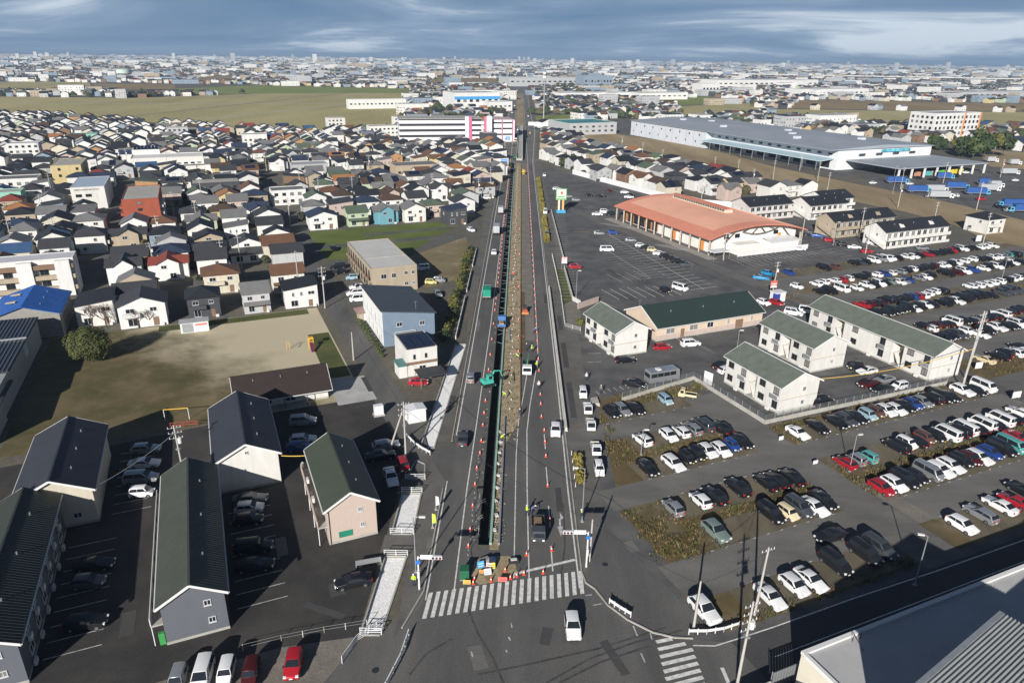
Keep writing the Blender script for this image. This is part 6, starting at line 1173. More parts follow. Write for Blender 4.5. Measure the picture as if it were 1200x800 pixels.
# ------------------------------------------------------------------ houses: six kinds, copied with their own colours
def house_parts(kind):
    """returns list of (part name, mesh, role); role wall / roof / other; footprint about 8 x 9 m centred, south face to -y"""
    out = []; W_, L_, he, hr = 8.0, 9.0, 5.5, 7.4
    def wins(lst, w_=W_, l_=L_):
        for f, u, zc, w, h in lst:
            fm, pm = win_mesh(w, h, False, 2)
            loc, r = {'S': ((u, -l_/2, zc), 0), 'N': ((-u, l_/2, zc), math.pi), 'E': ((w_/2, u, zc), math.pi/2), 'W': ((-w_/2, -u, zc), -math.pi/2)}[f]
            out.append(('window', fm, 'win', loc, r, pm))
    wm_, rm_ = [MATS['wall_white']], [MATS['roof_charcoal']]
    stdw = [('S', -2, 4.2, 1.5, 1.1), ('S', 1.9, 4.2, 1.2, 1.0), ('S', -1.8, 1.4, 1.7, 1.8), ('W', 1.5, 4.2, 1.0, 1.0), ('E', -1.5, 4.2, 1.0, 1.0), ('W', -2, 1.6, 1.2, 1.0)]
    door = MB().box(1.6, 2.6, -4.56, -4.48, .15, 2.2).mesh('door', [WALLS['brown']])
    if kind == 0:
        out.append(('wall', MB().prism(gable_outline(W_, he, hr), -L_/2, L_/2).mesh('wall', wm_), 'wall')); out.append(('roof', gable_roof(W_, L_, he+.02, hr+.02, .5, .5).mesh('roof', rm_), 'roof')); wins(stdw); out.append(('door', door, 'o'))
        out.append(('balcony', MB().box(-3.4, -.4, -5.4, -4.52, 2.7, 3.6).mesh('balcony', wm_), 'wall'))
    elif kind == 1:
        out.append(('wall', MB().prism([(-L_/2, 0), (L_/2, 0), (L_/2, he), (0, hr), (-L_/2, he)], -W_/2, W_/2, axis='x').mesh('wall', wm_), 'wall')); out.append(('roof', gable_roof(L_, W_, he+.02, hr+.02, .5, .5, axis='x').mesh('roof', rm_), 'roof')); wins(stdw); out.append(('door', door, 'o'))
        out.append(('porch_roof', MB().hexa([(-4, -6.2, 2.5), (4, -6.2, 2.5), (4, -4.5, 3.1), (-4, -4.5, 3.1), (-4, -6.2, 2.65), (4, -6.2, 2.65), (4, -4.5, 3.25), (-4, -4.5, 3.25)]).mesh('porch_roof', rm_), 'roof'))
    elif kind == 2:
        mb = MB().box(-W_/2, W_/2, -L_/2, L_/2, 0, he); out.append(('wall', mb.mesh('wall', wm_), 'wall'))
        r = MB(); x, y, k, z0, z1 = W_/2+.6, L_/2+.6, .9, he-.02, hr
        r.poly([(-x, -y, z0), (x, -y, z0), (0, -k, z1)]).poly([(x, y, z0), (-x, y, z0), (0, k, z1)]).poly([(x, -y, z0), (x, y, z0), (0, k, z1), (0, -k, z1)]).poly([(-x, y, z0), (-x, -y, z0), (0, -k, z1), (0, k, z1)]).poly([(-x, -y, z0), (x, -y, z0), (x, y, z0), (-x, y, z0)])
        out.append(('roof', r.mesh('roof', rm_), 'roof')); wins(stdw); out.append(('door', door, 'o')); out.append(('balcony', MB().box(-3.4, .6, -5.5, -4.52, 2.6, 3.6).mesh('balcony', wm_), 'wall'))
    elif kind == 3:
        out.append(('wall', MB().prism(gable_outline(5.2, he, hr-.2), -L_/2, L_/2).prism([(-3.2, 0), (3.2, 0), (3.2, he-.3), (0, hr-.7), (-3.2, he-.3)], -W_/2-.6, W_/2+.6, axis='x').mesh('wall', wm_), 'wall'))
        r = gable_roof(5.2, L_, he+.02, hr-.18, .5, .45); r2 = gable_roof(6.4, W_+1.2, he-.28, hr-.66, .5, .45, axis='x'); k = len(r.v); r.v += r2.v; r.f += [tuple(i+k for i in f) for f in r2.f]; r.m += r2.m
        out.append(('roof', r.mesh('roof', rm_), 'roof')); wins([('S', -.9, 4.4, 1.3, 1.1), ('S', 1.0, 1.5, 1.5, 1.7)]+[('W', 1, 4, 1.1, 1.0)], 9.2, L_)
    elif kind == 4:
        out.append(('wall', MB().prism([(-W_/2, 0), (W_/2, 0), (W_/2, 6.6), (-W_/2, 5.6)], -L_/2, L_/2).mesh('wall', wm_), 'wall')); out.append(('roof', MB().prism([(-W_/2-.3, 5.58), (W_/2+.3, 6.66), (W_/2+.3, 6.86), (-W_/2-.3, 5.78)], -L_/2-.3, L_/2+.3).mesh('roof', rm_), 'roof')); wins([('S', -2, 4.2, .6, 1.2), ('S', 0, 4.2, .6, 1.2), ('S', 2.4, 4.3, 1.6, 1.0), ('S', -1.8, 1.5, 1.7, 1.8), ('W', 0, 4, 1, 1)]); out.append(('door', door, 'o'))
    else:
        out.append(('wall', MB().prism(gable_outline(W_, 5.2, 7.0), -1.6, L_/2+.6).mesh('wall', wm_), 'wall')); out.append(('lower_storey', MB().box(-W_/2-.6, W_/2+.6, -L_/2-.6, -1.62, 0, 2.7).mesh('lower_storey', wm_), 'wall'))
        out.append(('roof', gable_roof(W_, L_/2+2.2, 5.22, 7.02, .5, .5).mesh('roof', rm_), 'roof2')); out.append(('lower_roof', MB().hexa([(-5, -L_/2-1.1, 2.6), (5, -L_/2-1.1, 2.6), (5, -1.64, 3.9), (-5, -1.64, 3.9), (-5, -L_/2-1.1, 2.78), (5, -L_/2-1.1, 2.78), (5, -1.64, 4.08), (-5, -1.64, 4.08)]).mesh('lower_roof', rm_), 'roof'))
        wins([('S', -2.4, 1.4, 1.7, 1.7), ('S', 1.2, 1.4, 1.7, 1.7)], W_+1.2, L_+1.2); out.append(('window', win_mesh(1.5, .9)[0], 'win', (0, -1.6, 4.7), 0, win_mesh(1.5, .9)[1]))
    return out
HP = [house_parts(k) for k in range(6)]
SOLAR = MB().box(-2.6, 2.6, -1.4, 1.4, 0, .07).mesh('solar_panel', [m_solar])
HKIND = ['gabled', 'eave fronted', 'hipped', 'cross gabled', 'shed roofed', 'stepped']
HAC = MB().box(-.4, .4, -.2, .2, 0, .65).mesh('air_conditioner', [m_ac])
def house(kind, a, b, rot, sc, wn, rn, label, group, near=True, solar=False):
    t = thing('house', label, 'house', P(a, b), A24+rot, group); t.scale = sc
    for part in HP[kind]:
        nm, me_, role = part[:3]
        if role == 'win':
            o = link('window', me_, t, part[3], part[4])
            if near: link('pane', part[5], o)
            else: setmat(o, m_glass_far)
            continue
        o = link(nm, me_, t, (0, 1.4, 0) if role == 'roof2' else None)
        if role == 'wall': setmat(o, WALLS[wn])
        elif role.startswith('roof'): setmat(o, ROOFS[rn])
    if near: link('air_conditioner', HAC, t, (3.0, -4.75, .05))
    if solar and kind in (0, 1):
        ang = math.atan2(1.9, 4.0)
        if kind == 1: o = link('solar_panel', SOLAR, t, (0, -2.2, 6.72)); o.rotation_euler = (math.atan2(1.9, 4.5), 0, 0)
        else: o = link('solar_panel', SOLAR, t, (-2.0, 0, 6.75)); o.rotation_euler = (0, -ang, math.pi/2*0)
    return t
hr_ = random.Random(23)
WN = ['white']*13+['ivory']*7+['cream']*5+['beige']*3+['pale grey']*3+['pink beige']*2+['white']*4+['yellow', 'blue grey', 'charcoal', 'brown', 'pale green', 'pale grey', 'orange']
RN = ['charcoal']*9+['black']*8+['grey']*4+['grey']*3+['dark brown']*2+['brown']*2+['navy']*3+['charcoal', 'black', 'grey', 'grey', 'orange', 'red brown', 'green', 'blue']
OCC = []       # occupied rectangles (a0, a1, b0, b1) for buildings placed by hand
for o in list(COL.objects):
    if o.get('category') and o.parent is None and o.name.split('.')[0] in ('apartment_block', 'office_block', 'clinic', 'factory', 'office', 'parking_garage', 'house', 'supermarket', 'town_block', 'hall', 'community_hall', 'factory_shed', 'warehouse', 'office_building'):
        cs = [c.location for c in o.children]; bb = [Vector(v) for ch in o.children if ch.type == 'MESH' for v in ch.bound_box]
        if not bb: continue
        mw = Matrix.Translation(o.location) @ Matrix.Rotation(o.rotation_euler.z, 4, 'Z')
        ab_ = [AB(mw @ v) for v in bb]; OCC.append((min(q[0] for q in ab_)-1, max(q[0] for q in ab_)+1, min(q[1] for q in ab_)-1, max(q[1] for q in ab_)+1))
def free(a, b, r=4.6): return not any(x0-r < a < x1+r and y0-r < b < y1+r for x0, x1, y0, y1 in OCC)
# hand-placed houses along the playground and the side road
HAND = [(0, -17.0, 181.5, 0, (1.25, .95, 1.0), 'white', 'charcoal', 'white gabled house facing the playground behind the bare tree'), (4, -27.2, 187.3, 0, (.98, 1.2, .92), 'ivory', 'black', 'ivory house with a full solar roof beside the blue roofed factory'),
        (2, -3.7, 182.5, 0, (.9, .85, .95), 'charcoal', 'black', 'charcoal hip roofed house behind the white storage shed'), (1, 8.4, 181.5, 0, (.78, .85, .95), 'pale grey', 'grey', 'narrow pale grey house at the playground hedge'), (4, 19.2, 182.4, 0, (1.02, .95, .86), 'white', 'black', 'white cube house with solar roof at the playground corner'),
        (1, 17.9, 195.8, 0, (1.02, .85, .95), 'ivory', 'brown', 'ivory house with plain brown roof above the white cube house'), (2, 1.2, 202, 0, (1.1, .95, .95), 'cream', 'brown', 'cream hip roofed house with two small upper windows'), (1, -19, 193.3, 0, (1.15, .8, .9), 'white', 'charcoal', 'white low house behind the gabled house at the playground'),
        (4, 87.5, 258.5, 0, (1.0, .9, 1.0), 'charcoal', 'navy', 'navy blue cube house at the main road end of the green yard'), (0, 39, 268.5, 0, (1.25, 1.0, .9), 'white', 'navy', 'pale blue white house with navy roof at the green yard'), (1, 52, 269.5, 0, (.95, .95, .95), 'pale green', 'green', 'pale green house in the row along the green yard'),
        (3, 63, 269, 0, (1.0, .95, .95), 'teal', 'grey', 'teal weatherboard house in the row along the green yard'), (0, 74, 269, 0, (1.05, .95, .95), 'ivory', 'grey', 'ivory house right of the teal house'), (2, 84, 275, 0, (1.0, .95, .9), 'pink beige', 'green', 'pink house at the end of the green yard row'),
        (2, 273.3, 175, 0, (1.2, 1.0, 1.0), 'ivory', 'black', 'lone ivory house with black hip roof between field and car rows')]
for k, a, b, r, sc, wn, rn, lab in HAND:
    house(k, a, b, r, sc, wn, rn, lab, None, True, False); OCC.append((a-4.5*sc[0], a+4.5*sc[0], b-5*sc[1], b+5*sc[1]))
def pan(a, b, z, n, m, w=.95, l=1.5): pass
# street grid zones
def zone_fill(name, poly, cell, row, street_a, street_b, rowdesc, limit, rnd, bsort=1):
    """rows of plots along the grid; returns leftovers for the background mass"""
    bs = [AB(p) for p in poly]; a0, a1 = min(q[0] for q in bs), max(q[0] for q in bs); b0, b1 = min(q[1] for q in bs), max(q[1] for q in bs)
    rest = []; b = b0+row*.6; k = 0; made = 0
    while b < b1:
        k += 1; a = a1; n = 0
        while a > a0:
            aa = a+rnd.uniform(-.8, .8); bb = b+rnd.uniform(-1.2, 1.2); w = P(aa, bb)
            if (aa-street_a[0]) % street_a[1] > street_a[2] and inpoly(w.x, w.y, poly) and free(aa, bb) and rnd.random() < .94:
                n += 1; kind = rnd.choice([0, 0, 1, 1, 2, 2, 3, 4, 5]); wn, rn = rnd.choice(WN), rnd.choice(RN); sc = (rnd.uniform(.92, 1.18), rnd.uniform(.85, 1.1), rnd.uniform(.88, 1.06)); rot = rnd.choice([0, 0, 0, math.pi/2, math.pi])+rnd.uniform(-.04, .04)
                rest.append((k, n, aa, bb, kind, rot, sc, wn, rn))
            a -= cell*rnd.uniform(.93, 1.1)
        if k % 2 == 0:
            a = a0; bb = b+row*.5+street_b*.5
            while a < a1:
                q0_, q1_ = P(a, bb), P(a+10, bb)
                if inpoly(q0_.x, q0_.y, poly) and inpoly(q1_.x, q1_.y, poly) and free(a+5, bb, 2): lane_quad(a, a+10, bb-1.9, bb+1.9, 0.0125)
                a += 10
        b += row+(street_b if k % 2 == 0 else 0)
    return rest
LT = pxs((-40, 345), (-40, 135), (60, 138), (120, 142), (230, 149), (330, 156), (470, 154), (585, 165), (588, 200), (545, 262), (470, 264), (375, 275), (378, 348), (300, 360), (140, 372), (60, 345), (0, 345))
RT = pxs((636, 154), (672, 165), (762, 189), (860, 210), (905, 219), (955, 229), (865, 232), (905, 241), (790, 234), (672, 203), (641, 190))
for k_ in range(-3, 4):
    a_ = 30.2+62*k_
    for b_ in range(186, 540, 12):
        q0_, q1_ = P(a_, b_), P(a_, b_+12)
        if inpoly(q0_.x, q0_.y, LT) and inpoly(q1_.x, q1_.y, LT) and free(a_, b_+6, 1.5): lane_quad(a_-2.4, a_+2.4, b_, b_+12, 0.0095)
left = zone_fill('left', LT, 10.6, 12.2, (27, 62, 6.5), 4.5, '', 0, hr_)
right = zone_fill('right', RT, 10.8, 11.6, (0, 70, 4), 4.0, '', 0, hr_)
struct(TOWN.build('town_streets', m_asph))
allh = [('L',)+h for h in left]+[('R',)+h for h in right]
allh.sort(key=lambda h: math.hypot(*P(h[3], h[4])[:2]))
MASS = []
for i, h in enumerate(allh):
    side, k, n, a, b, kind, rot, sc, wn, rn = h
    w = P(a, b)
    if i < 300:
        lab = '%s %s house, %s roof, %s from road, %s row %s' % (wn, HKIND[kind], rn, ordn(n), ordn(k), 'behind playground' if side == 'L' else 'behind supermarket wall')
        house(kind, a, b, rot, sc, wn, rn, lab, 'town houses left of the road' if side == 'L' else 'houses beyond the supermarket', w.length < 330, hr_.random() < .16)
    else: MASS.append((w.x, w.y, 0, 8*sc[0], 9*sc[1], 5.5*sc[2], 7.4*sc[2], A24+rot, wn, rn))
# ------------------------------------------------------------------ the far city: one mass of small buildings, thinning into the haze
FIELD_PX = [((-30, 113), (150, 115), (300, 110), (480, 104), (478, 153), (330, 156), (230, 149), (120, 142), (0, 135), (-30, 134)), ((-30, 95), (205, 98), (300, 100), (480, 104), (480, 110), (300, 110), (200, 111), (108, 107), (-30, 110)), ((225, 92), (270, 88), (275, 96), (240, 97)), ((500, 91), (590, 92), (585, 102), (505, 100)), ((627, 136), (672, 134), (680, 147), (632, 150)),
            ((790, 125), (880, 121), (900, 133), (800, 141)), ((760, 118), (830, 113), (870, 120), (790, 124)), ((900, 128), (1215, 132), (1215, 152), (1010, 147), (905, 137)), ((940, 117), (1215, 122), (1215, 131), (920, 127)), ((800, 101), (860, 101), (880, 106), (800, 106)), ((655, 142), (735, 156), (822, 172), (960, 203), (1080, 228), (1215, 255), (1260, 345), (1120, 272), (1060, 250), (905, 222), (860, 208), (672, 163)), ((1000, 205), (1078, 192), (1215, 180), (1260, 262), (1060, 232)), ((640, 150), (735, 160), (985, 207), (1090, 195), (1080, 172), (740, 141), (640, 141))]
FIELDS = [[G(u, v) for u, v in q] for q in FIELD_PX]
NEARZ = [LT, RT]
gr = np.random.RandomState(5)
def keep(x, y):
    if abs(x) < 22 and y < 3200: return False
    for f in FIELDS:
        if inpoly(x, y, f): return False
    for f in NEARZ:
        if inpoly(x, y, f): return False
    a, b = AB((x, y)); return free(a, b, 6)
WL = list(WALLS.keys()); FW = WN+['pale grey']*8+['beige']*6+['brown']*5+['charcoal']*4+['blue grey']*5

def scatter(r0, r1, n, size, flatp, tall):
    c = 0
    while c < n:
        th = math.radians(gr.uniform(-40, 40)); r = math.sqrt(gr.uniform(r0*r0, r1*r1)); x, y = r*math.sin(th), r*math.cos(th)
        c += 1
        dens = .5+.5*math.sin(x*.0031+1.3)*math.sin(y*.0023+.4)+.35*math.sin(x*.011+y*.007)
        if gr.rand() > .55+.5*dens: continue
        if not keep(x, y): continue
        s = size*gr.uniform(.75, 1.3); wn = FW[gr.randint(len(FW))]; rn = RN[gr.randint(len(RN))]
        big = gr.rand() < flatp
        if big: w, l, h = s*gr.uniform(1.5, 4.5), s*gr.uniform(1.2, 2.2), gr.uniform(6, 12)*(tall if gr.rand() < .3 else 1); MASS.append((x, y, 1, w, l, h, h, A24, ['white', 'ivory', 'pale grey', 'pale grey', 'beige', 'blue grey'][gr.randint(6)], ['pale grey', 'grey', 'pale grey', 'charcoal'][gr.randint(4)]))
        else: MASS.append((x, y, 0, s, s*1.1, 5.5, 7.6, A24+gr.choice([0, math.pi/2]), wn, rn))
scatter(640, 1500, 3600, 8.6, .05, 1.2)
scatter(1500, 3200, 15000, 9.0, .06, 1.5)
scatter(3200, 6500, 24000, 11.5, .10, 1.8)
scatter(6500, 13000, 17000, 20, .2, 2.2)
for i in range(46):       # towers on the skyline
    th = math.radians(gr.uniform(-37, 38)); r = gr.uniform(5000, 11000); h = gr.uniform(28, 62); MASS.append((r*math.sin(th), r*math.cos(th), 1, gr.uniform(18, 40), gr.uniform(14, 22), h, h, A24, 'white' if gr.rand() < .6 else 'pale grey', 'pale grey'))
names = sorted(set(WL)); mats = [WALLS[k] for k in WALLS]+[ROOFS[k] for k in ROOFS]
# plain colours without per-object noise for the mass
wi = {k: i for i, k in enumerate(WALLS)}; ri = {k: len(WALLS)+i for i, k in enumerate(ROOFS)}; gi = len(mats)
vs, fs, ms = [], [], []
for (x, y, fl, w, l, h, hr2, rot, wn, rn) in MASS:
    c, s = math.cos(rot), math.sin(rot); k = len(vs); hw, hl = w/2, l/2
    def T(px, py, z): vs.append((x+px*c-py*s, y+px*s+py*c, z))
    for z_ in (0, h):
        T(-hw, -hl, z_); T(hw, -hl, z_); T(hw, hl, z_); T(-hw, hl, z_)
    W0 = wi[wn]; R0 = ri[rn]
    for q in ((0, 1, 5, 4), (1, 2, 6, 5), (2, 3, 7, 6), (3, 0, 4, 7)): fs.append(tuple(k+i for i in q)); ms.append(W0)
    if fl: fs.append((k+4, k+5, k+6, k+7)); ms.append(R0)
    else:
        T(0, -hl, hr2); T(0, hl, hr2); e = .5
        fs += [(k+4, k+5, k+8), (k+6, k+7, k+9)]; ms += [W0, W0]; j = len(vs)
        sl = (hr2-h)/hw
        for sx in (-1, 1):
            T(0, -hl-e, hr2+.1); T(sx*(hw+e), -hl-e, h+.1-sl*e); T(sx*(hw+e), hl+e, h+.1-sl*e); T(0, hl+e, hr2+.1)
        fs += [(j, j+1, j+2, j+3), (j+7, j+6, j+5, j+4)]; ms += [R0, R0]
    dist = math.hypot(x, y)
    if dist < 2600:       # dark window openings on the sunlit south-facing sides
        nrows = max(1, int(h/3)); ncol = max(2, int(w/3.2))
        if ncol > 9: ncol = 9
        for side_ in ((0,) if dist > 1500 else (0, 3)):
            for r_ in range(nrows):
                for q in range(ncol):
                    if gr.rand() < .3: continue
                    zc = 1.4+r_*2.9
                    if zc > h-.8: continue
                    j = len(vs); hwid = .55
                    if side_ == 0:
                        xc = -hw+(q+.5)*w/ncol
                        for p_ in ((xc-hwid, -hl-.06, zc-.5), (xc+hwid, -hl-.06, zc-.5), (xc+hwid, -hl-.06, zc+.5), (xc-hwid, -hl-.06, zc+.5)): T(*p_)
                    else:
                        yc = -hl+(q+.5)*l/ncol
                        for p_ in ((-hw-.06, yc+hwid, zc-.5), (-hw-.06, yc-hwid, zc-.5), (-hw-.06, yc-hwid, zc+.5), (-hw-.06, yc+hwid, zc+.5)): T(*p_)
                    fs.append((j, j+1, j+2, j+3)); ms.append(gi)
me = bpy.data.meshes.new('distant_town'); me.from_pydata(vs, [], fs)
for m_ in mats: me.materials.append(m_)
me.materials.append(m_glass_far); me.polygons.foreach_set('material_index', ms); me.update()
o = struct(link('distant_town', me), 'stuff'); tag(o, 'dense far town of small houses and blocks spread to the horizon', 'town')

mb = MB(); ico = [(0, 0, 1)]+[(math.cos(k*1.2566)*.9, math.sin(k*1.2566)*.9, .35) for k in range(5)]+[(math.cos(k*1.2566+.63), math.sin(k*1.2566+.63), -.2) for k in range(5)]
c = 0
while c < 6500:
    c += 1; th = math.radians(gr.uniform(-39, 39)); r = 700*math.exp(gr.uniform(0, 2.4)); x, y = r*math.sin(th), r*math.cos(th)
    if abs(x) < 17 or not keep(x, y): continue
    if math.sin(x*.004+2)+math.sin(y*.003+x*.001)+gr.uniform(-1.2, 1.2) < .1: continue
    for q in range(gr.randint(1, 5)):
        s = gr.uniform(1.6, 4.2)*(1+r/3500); ox, oy = gr.normal(0, s*1.6), gr.normal(0, s*.9); n0 = len(mb.v); mi = gr.randint(3)
        mb.v += [(x+ox+p[0]*s*gr.uniform(.8, 1.25), y+oy+p[1]*s*gr.uniform(.8, 1.25), max(0, s*.6+p[2]*s*gr.uniform(.75, 1.2))) for p in ico]
        for k in range(5): k2 = (k+1) % 5; mb.f += [(n0, n0+1+k, n0+1+k2), (n0+1+k, n0+6+k, n0+1+k2), (n0+1+k2, n0+6+k, n0+6+k2)]; mb.m += [mi]*3
me = mb.mesh('distant_trees', [M('far_leaf', (0.04, 0.055, 0.022), 0.9, 0.4, 0.3), M('far_leaf_olive', (0.075, 0.07, 0.03), 0.9, 0.4, 0.3), M('far_leaf_dark', (0.025, 0.035, 0.018), 0.9, 0.4, 0.3)], fix=False)
tag(struct(link('distant_trees', me), 'stuff'), 'dark trees and copses scattered through the far town', 'trees')

gq = random.Random(77); mb = MB()
for h in allh[:330]:
    a, b = h[3], h[4]
    for q in range(gq.choice([0, 1, 1, 2, 3])):
        c = P(a+gq.choice([-1, 1])*gq.uniform(3.8, 5.2), b-gq.uniform(3.5, 6)); s_ = gq.uniform(.5, 1.5)*(1.6 if gq.random() < .15 else 1); mi = gq.randrange(3)
        for i in range(46):
            d = Vector((gq.gauss(0, 1), gq.gauss(0, 1), gq.gauss(0, 1))).normalized()*s_*gq.uniform(.6, 1); p = c+d+Vector((0, 0, s_*.9)); n_ = (d+Vector((gq.uniform(-.5, .5), gq.uniform(-.5, .5), .4))).normalized(); a_ = n_.orthogonal().normalized()*s_*.3; b_ = n_.cross(a_); mb.poly([p-a_-b_, p+a_-b_, p+a_+b_, p-a_+b_], mi)
me = mb.mesh('garden_shrubs', [MATS['far_leaf'], MATS['far_leaf_olive'], MATS['far_leaf_dark']], fix=False); tag(struct(link('garden_shrubs', me), 'stuff'), 'small green shrubs in the gardens between the houses', 'shrubs')
# ------------------------------------------------------------------ vegetation
m_leaf = M('evergreen_leaf', (0.06, 0.085, 0.025), 0.7, 0.35, 0.6); m_leaf2 = M('dark_leaf', (0.035, 0.055, 0.02), 0.7, 0.35, 0.6); m_leaf3 = M('olive_leaf', (0.12, 0.12, 0.03), 0.7, 0.4, 0.8); m_twig = M('red_twig', (0.11, 0.06, 0.045), 0.9, 0.2); m_bark = M('bark', (0.09, 0.07, 0.05), 0.9, 0.25, 2.0)
m_yleaf = M('yellow_hedge', (0.19, 0.16, 0.035), 0.8, 0.4, 1.0)
vr = random.Random(31)
def leaf_mesh(name, rad, n, size, mat, clumps=14, seed=0, flat=1.0):
    r = random.Random(seed); mb = MB(); cl = []
    for i in range(clumps):
        while True:
            p = Vector((r.uniform(-1, 1), r.uniform(-1, 1), r.uniform(-.8, 1)))
            if p.length < .85: break
        cl.append((Vector((p.x*rad[0], p.y*rad[1], p.z*rad[2]))*.78, r.uniform(.28, .5)*max(rad)))
    for i in range(n):
        c, cr_ = cl[r.randrange(clumps)]; d = Vector((r.gauss(0, 1), r.gauss(0, 1), r.gauss(0, 1))).normalized(); p = c+d*cr_*(r.random()**.35); p.z = max(p.z, -rad[2])
        nrm = (d+Vector((r.uniform(-.7, .7), r.uniform(-.7, .7), r.uniform(-.2, .9)))).normalized(); a = nrm.orthogonal().normalized(); b = nrm.cross(a); s = size*r.uniform(.6, 1.4)
        a, b = a*s, b*s*.6; mb.poly([p-a-b, p+a-b*.4, p+a*.7+b, p-a*.8+b*.7])
    return mb.mesh(name, [mat], fix=False)
def trunk_mesh(h, r, limbs=5, seed=1, spread=1.6, up=1.6):
    q = random.Random(seed); mb = MB(); mb.tube((0, 0, 0), (.1, .05, h*.55), r, r*.7, 8); mb.tube((.1, .05, h*.55), (0, .1, h), r*.7, r*.35, 7)
    for i in range(limbs):
        t = 2*math.pi*i/limbs+q.uniform(-.3, .3); z0 = h*q.uniform(.45, .9); mb.tube((0.05, 0.05, z0), (math.cos(t)*spread, math.sin(t)*spread, z0+up*q.uniform(.5, 1)), r*.35, r*.1, 5)
    return mb.mesh('trunk', [m_bark])
def tree(label, loc, rad, h, n, size, mat, seed, name='tree', group=None, clumps=16):
    t = thing(name, label, 'tree', loc, 0, group); link('trunk', trunk_mesh(h, max(.12, h*.035), 6, seed, rad[0]*.6, rad[2]*.7), t)
    o = link('crown', leaf_mesh('crown', rad, n, size, mat, clumps, seed), t, (0, 0, h+rad[2]*.35)); return t
def bush(label, loc, rad, n, size, mat, seed, group=None, name='bush', rot=0.0):
    t = thing(name, label, 'bush', loc, rot, group); link('foliage', leaf_mesh('foliage', rad, n, size, mat, 10, seed), t, (0, 0, rad[2]*.85)); MB().tube((0, 0, 0), (0, 0, rad[2]), .06, .03, 5).build('stem', m_bark, t); return t
p = G(108, 424); tree('large round evergreen tree at the playground corner', (p.x, p.y, 0), (4.5, 4.3, 3.7), 3.0, 26000, .15, M('camphor_leaf', (0.075, 0.085, 0.025), 0.7, 0.5, 0.7), 4, clumps=60)
def bare_tree(label, loc, h, seed, mat=m_twig):
    t = thing('bare_tree', label, 'tree', loc); q = random.Random(seed); tr = MB(); br = MB()
    tr.tube((0, 0, 0), (0, 0, h*.35), .16, .12, 7)
    def grow(p, d, l, r, k):
        e = p+d*l; br.tube(p, e, r, r*.6, 4, caps=False)
        if k: 
            for i in range(3): grow(e, (d+Vector((q.uniform(-.7, .7), q.uniform(-.7, .7), q.uniform(-.1, .4)))).normalized(), l*q.uniform(.6, .8), r*.6, k-1)
    for i in range(6): grow(Vector((0, 0, h*.33)), Vector((q.uniform(-.8, .8), q.uniform(-.8, .8), 1)).normalized(), h*.26, .07, 4)
    tr.build('trunk', m_bark, t); br.build('crown', mat, t); return t
for i, (u, v, h) in enumerate(((110, 388, 6), (125, 384, 5.5), (163, 384, 4.5), (176, 382, 4.2), (488, 378, 3))):
    p = G(u, v); bare_tree('leafless reddish tree ' + ['behind the round evergreen', 'right of the round evergreen', 'before the white gabled house', 'at the right end of the white gabled house wall', 'beside the blue grey office'][i], (p.x, p.y, 0), h, 40+i)
# pines by the truck yard
for i, (u, v, rx, rz, h, mt) in enumerate(((1128, 184, 8, 6, 6, m_leaf2), (1140, 186, 7, 6, 7, m_leaf), (1152, 186, 7, 7, 8, m_leaf2), (1163, 184, 7, 6, 9, m_leaf3), (1174, 184, 7, 6, 8, m_leaf2), (1120, 178, 6, 5, 4, m_leaf3), (1094, 174, 7, 5, 4, m_leaf), (1146, 178, 8, 6, 8, m_leaf), (1102, 176, 6, 4, 3, m_leaf2))):
    p = G(u, v); tree('%s tree, %s from left in the grove beyond the truck yard' % ('olive green' if mt is m_leaf3 else 'dark green', ordn(sorted([1128, 1140, 1152, 1163, 1174, 1120, 1094, 1146, 1102]).index(u)+1)), (p.x, p.y, 0), (rx, rx, rz), h, 1100, 1.0, mt, 60+i, 'grove_tree', 'trees beyond the truck yard')
for i, (u, v, rx, h, lab) in enumerate(((660, 196, 3.5, 2, 'green garden tree at the far corner of the supermarket lot'), (655, 190, 3, 2, 'smaller garden tree beside the far lot corner houses'), (681, 381, 1.3, .6, 'round green bush beside the roadside apartment block'), (247, 256, 3, 1.6, 'round garden tree in the shaded town gap'), (60, 290, 2.6, 1, 'green garden tree behind the white flats'), (702, 200, 2, 1, 'garden shrub tree beyond the white wall'), (975, 362, 1.6, .3, 'dark green shrub beside the long white van'), (480, 352, 2, .8, 'shrub tree behind the blue grey office'))):
    p = G(u, v); tree(lab, (p.x, p.y, 0), (rx, rx, rx*.85), h, 900, rx*.12, [m_leaf, m_leaf2, m_leaf3][i % 3], 80+i)
for i in range(16):
    y = 150+i*5.2; bush('olive shrub, %s from the white canal end in the bank hedge' % ordn(i+1), (-16.2+vr.uniform(-.5, .5), y, 0), (1.3, 2.6, 1.1), 420, .22, m_leaf3 if i % 3 else m_leaf2, 100+i, 'shrubs on the canal bank')
for i in range(12):
    q = P(30.4, 139+i*2.1); bush('small hedge bush, %s from the carport along the office' % ordn(i+1), (q.x, q.y, 0), (.5, .9, .5), 90, .16, m_leaf, 130+i, 'hedge along the blue grey office')
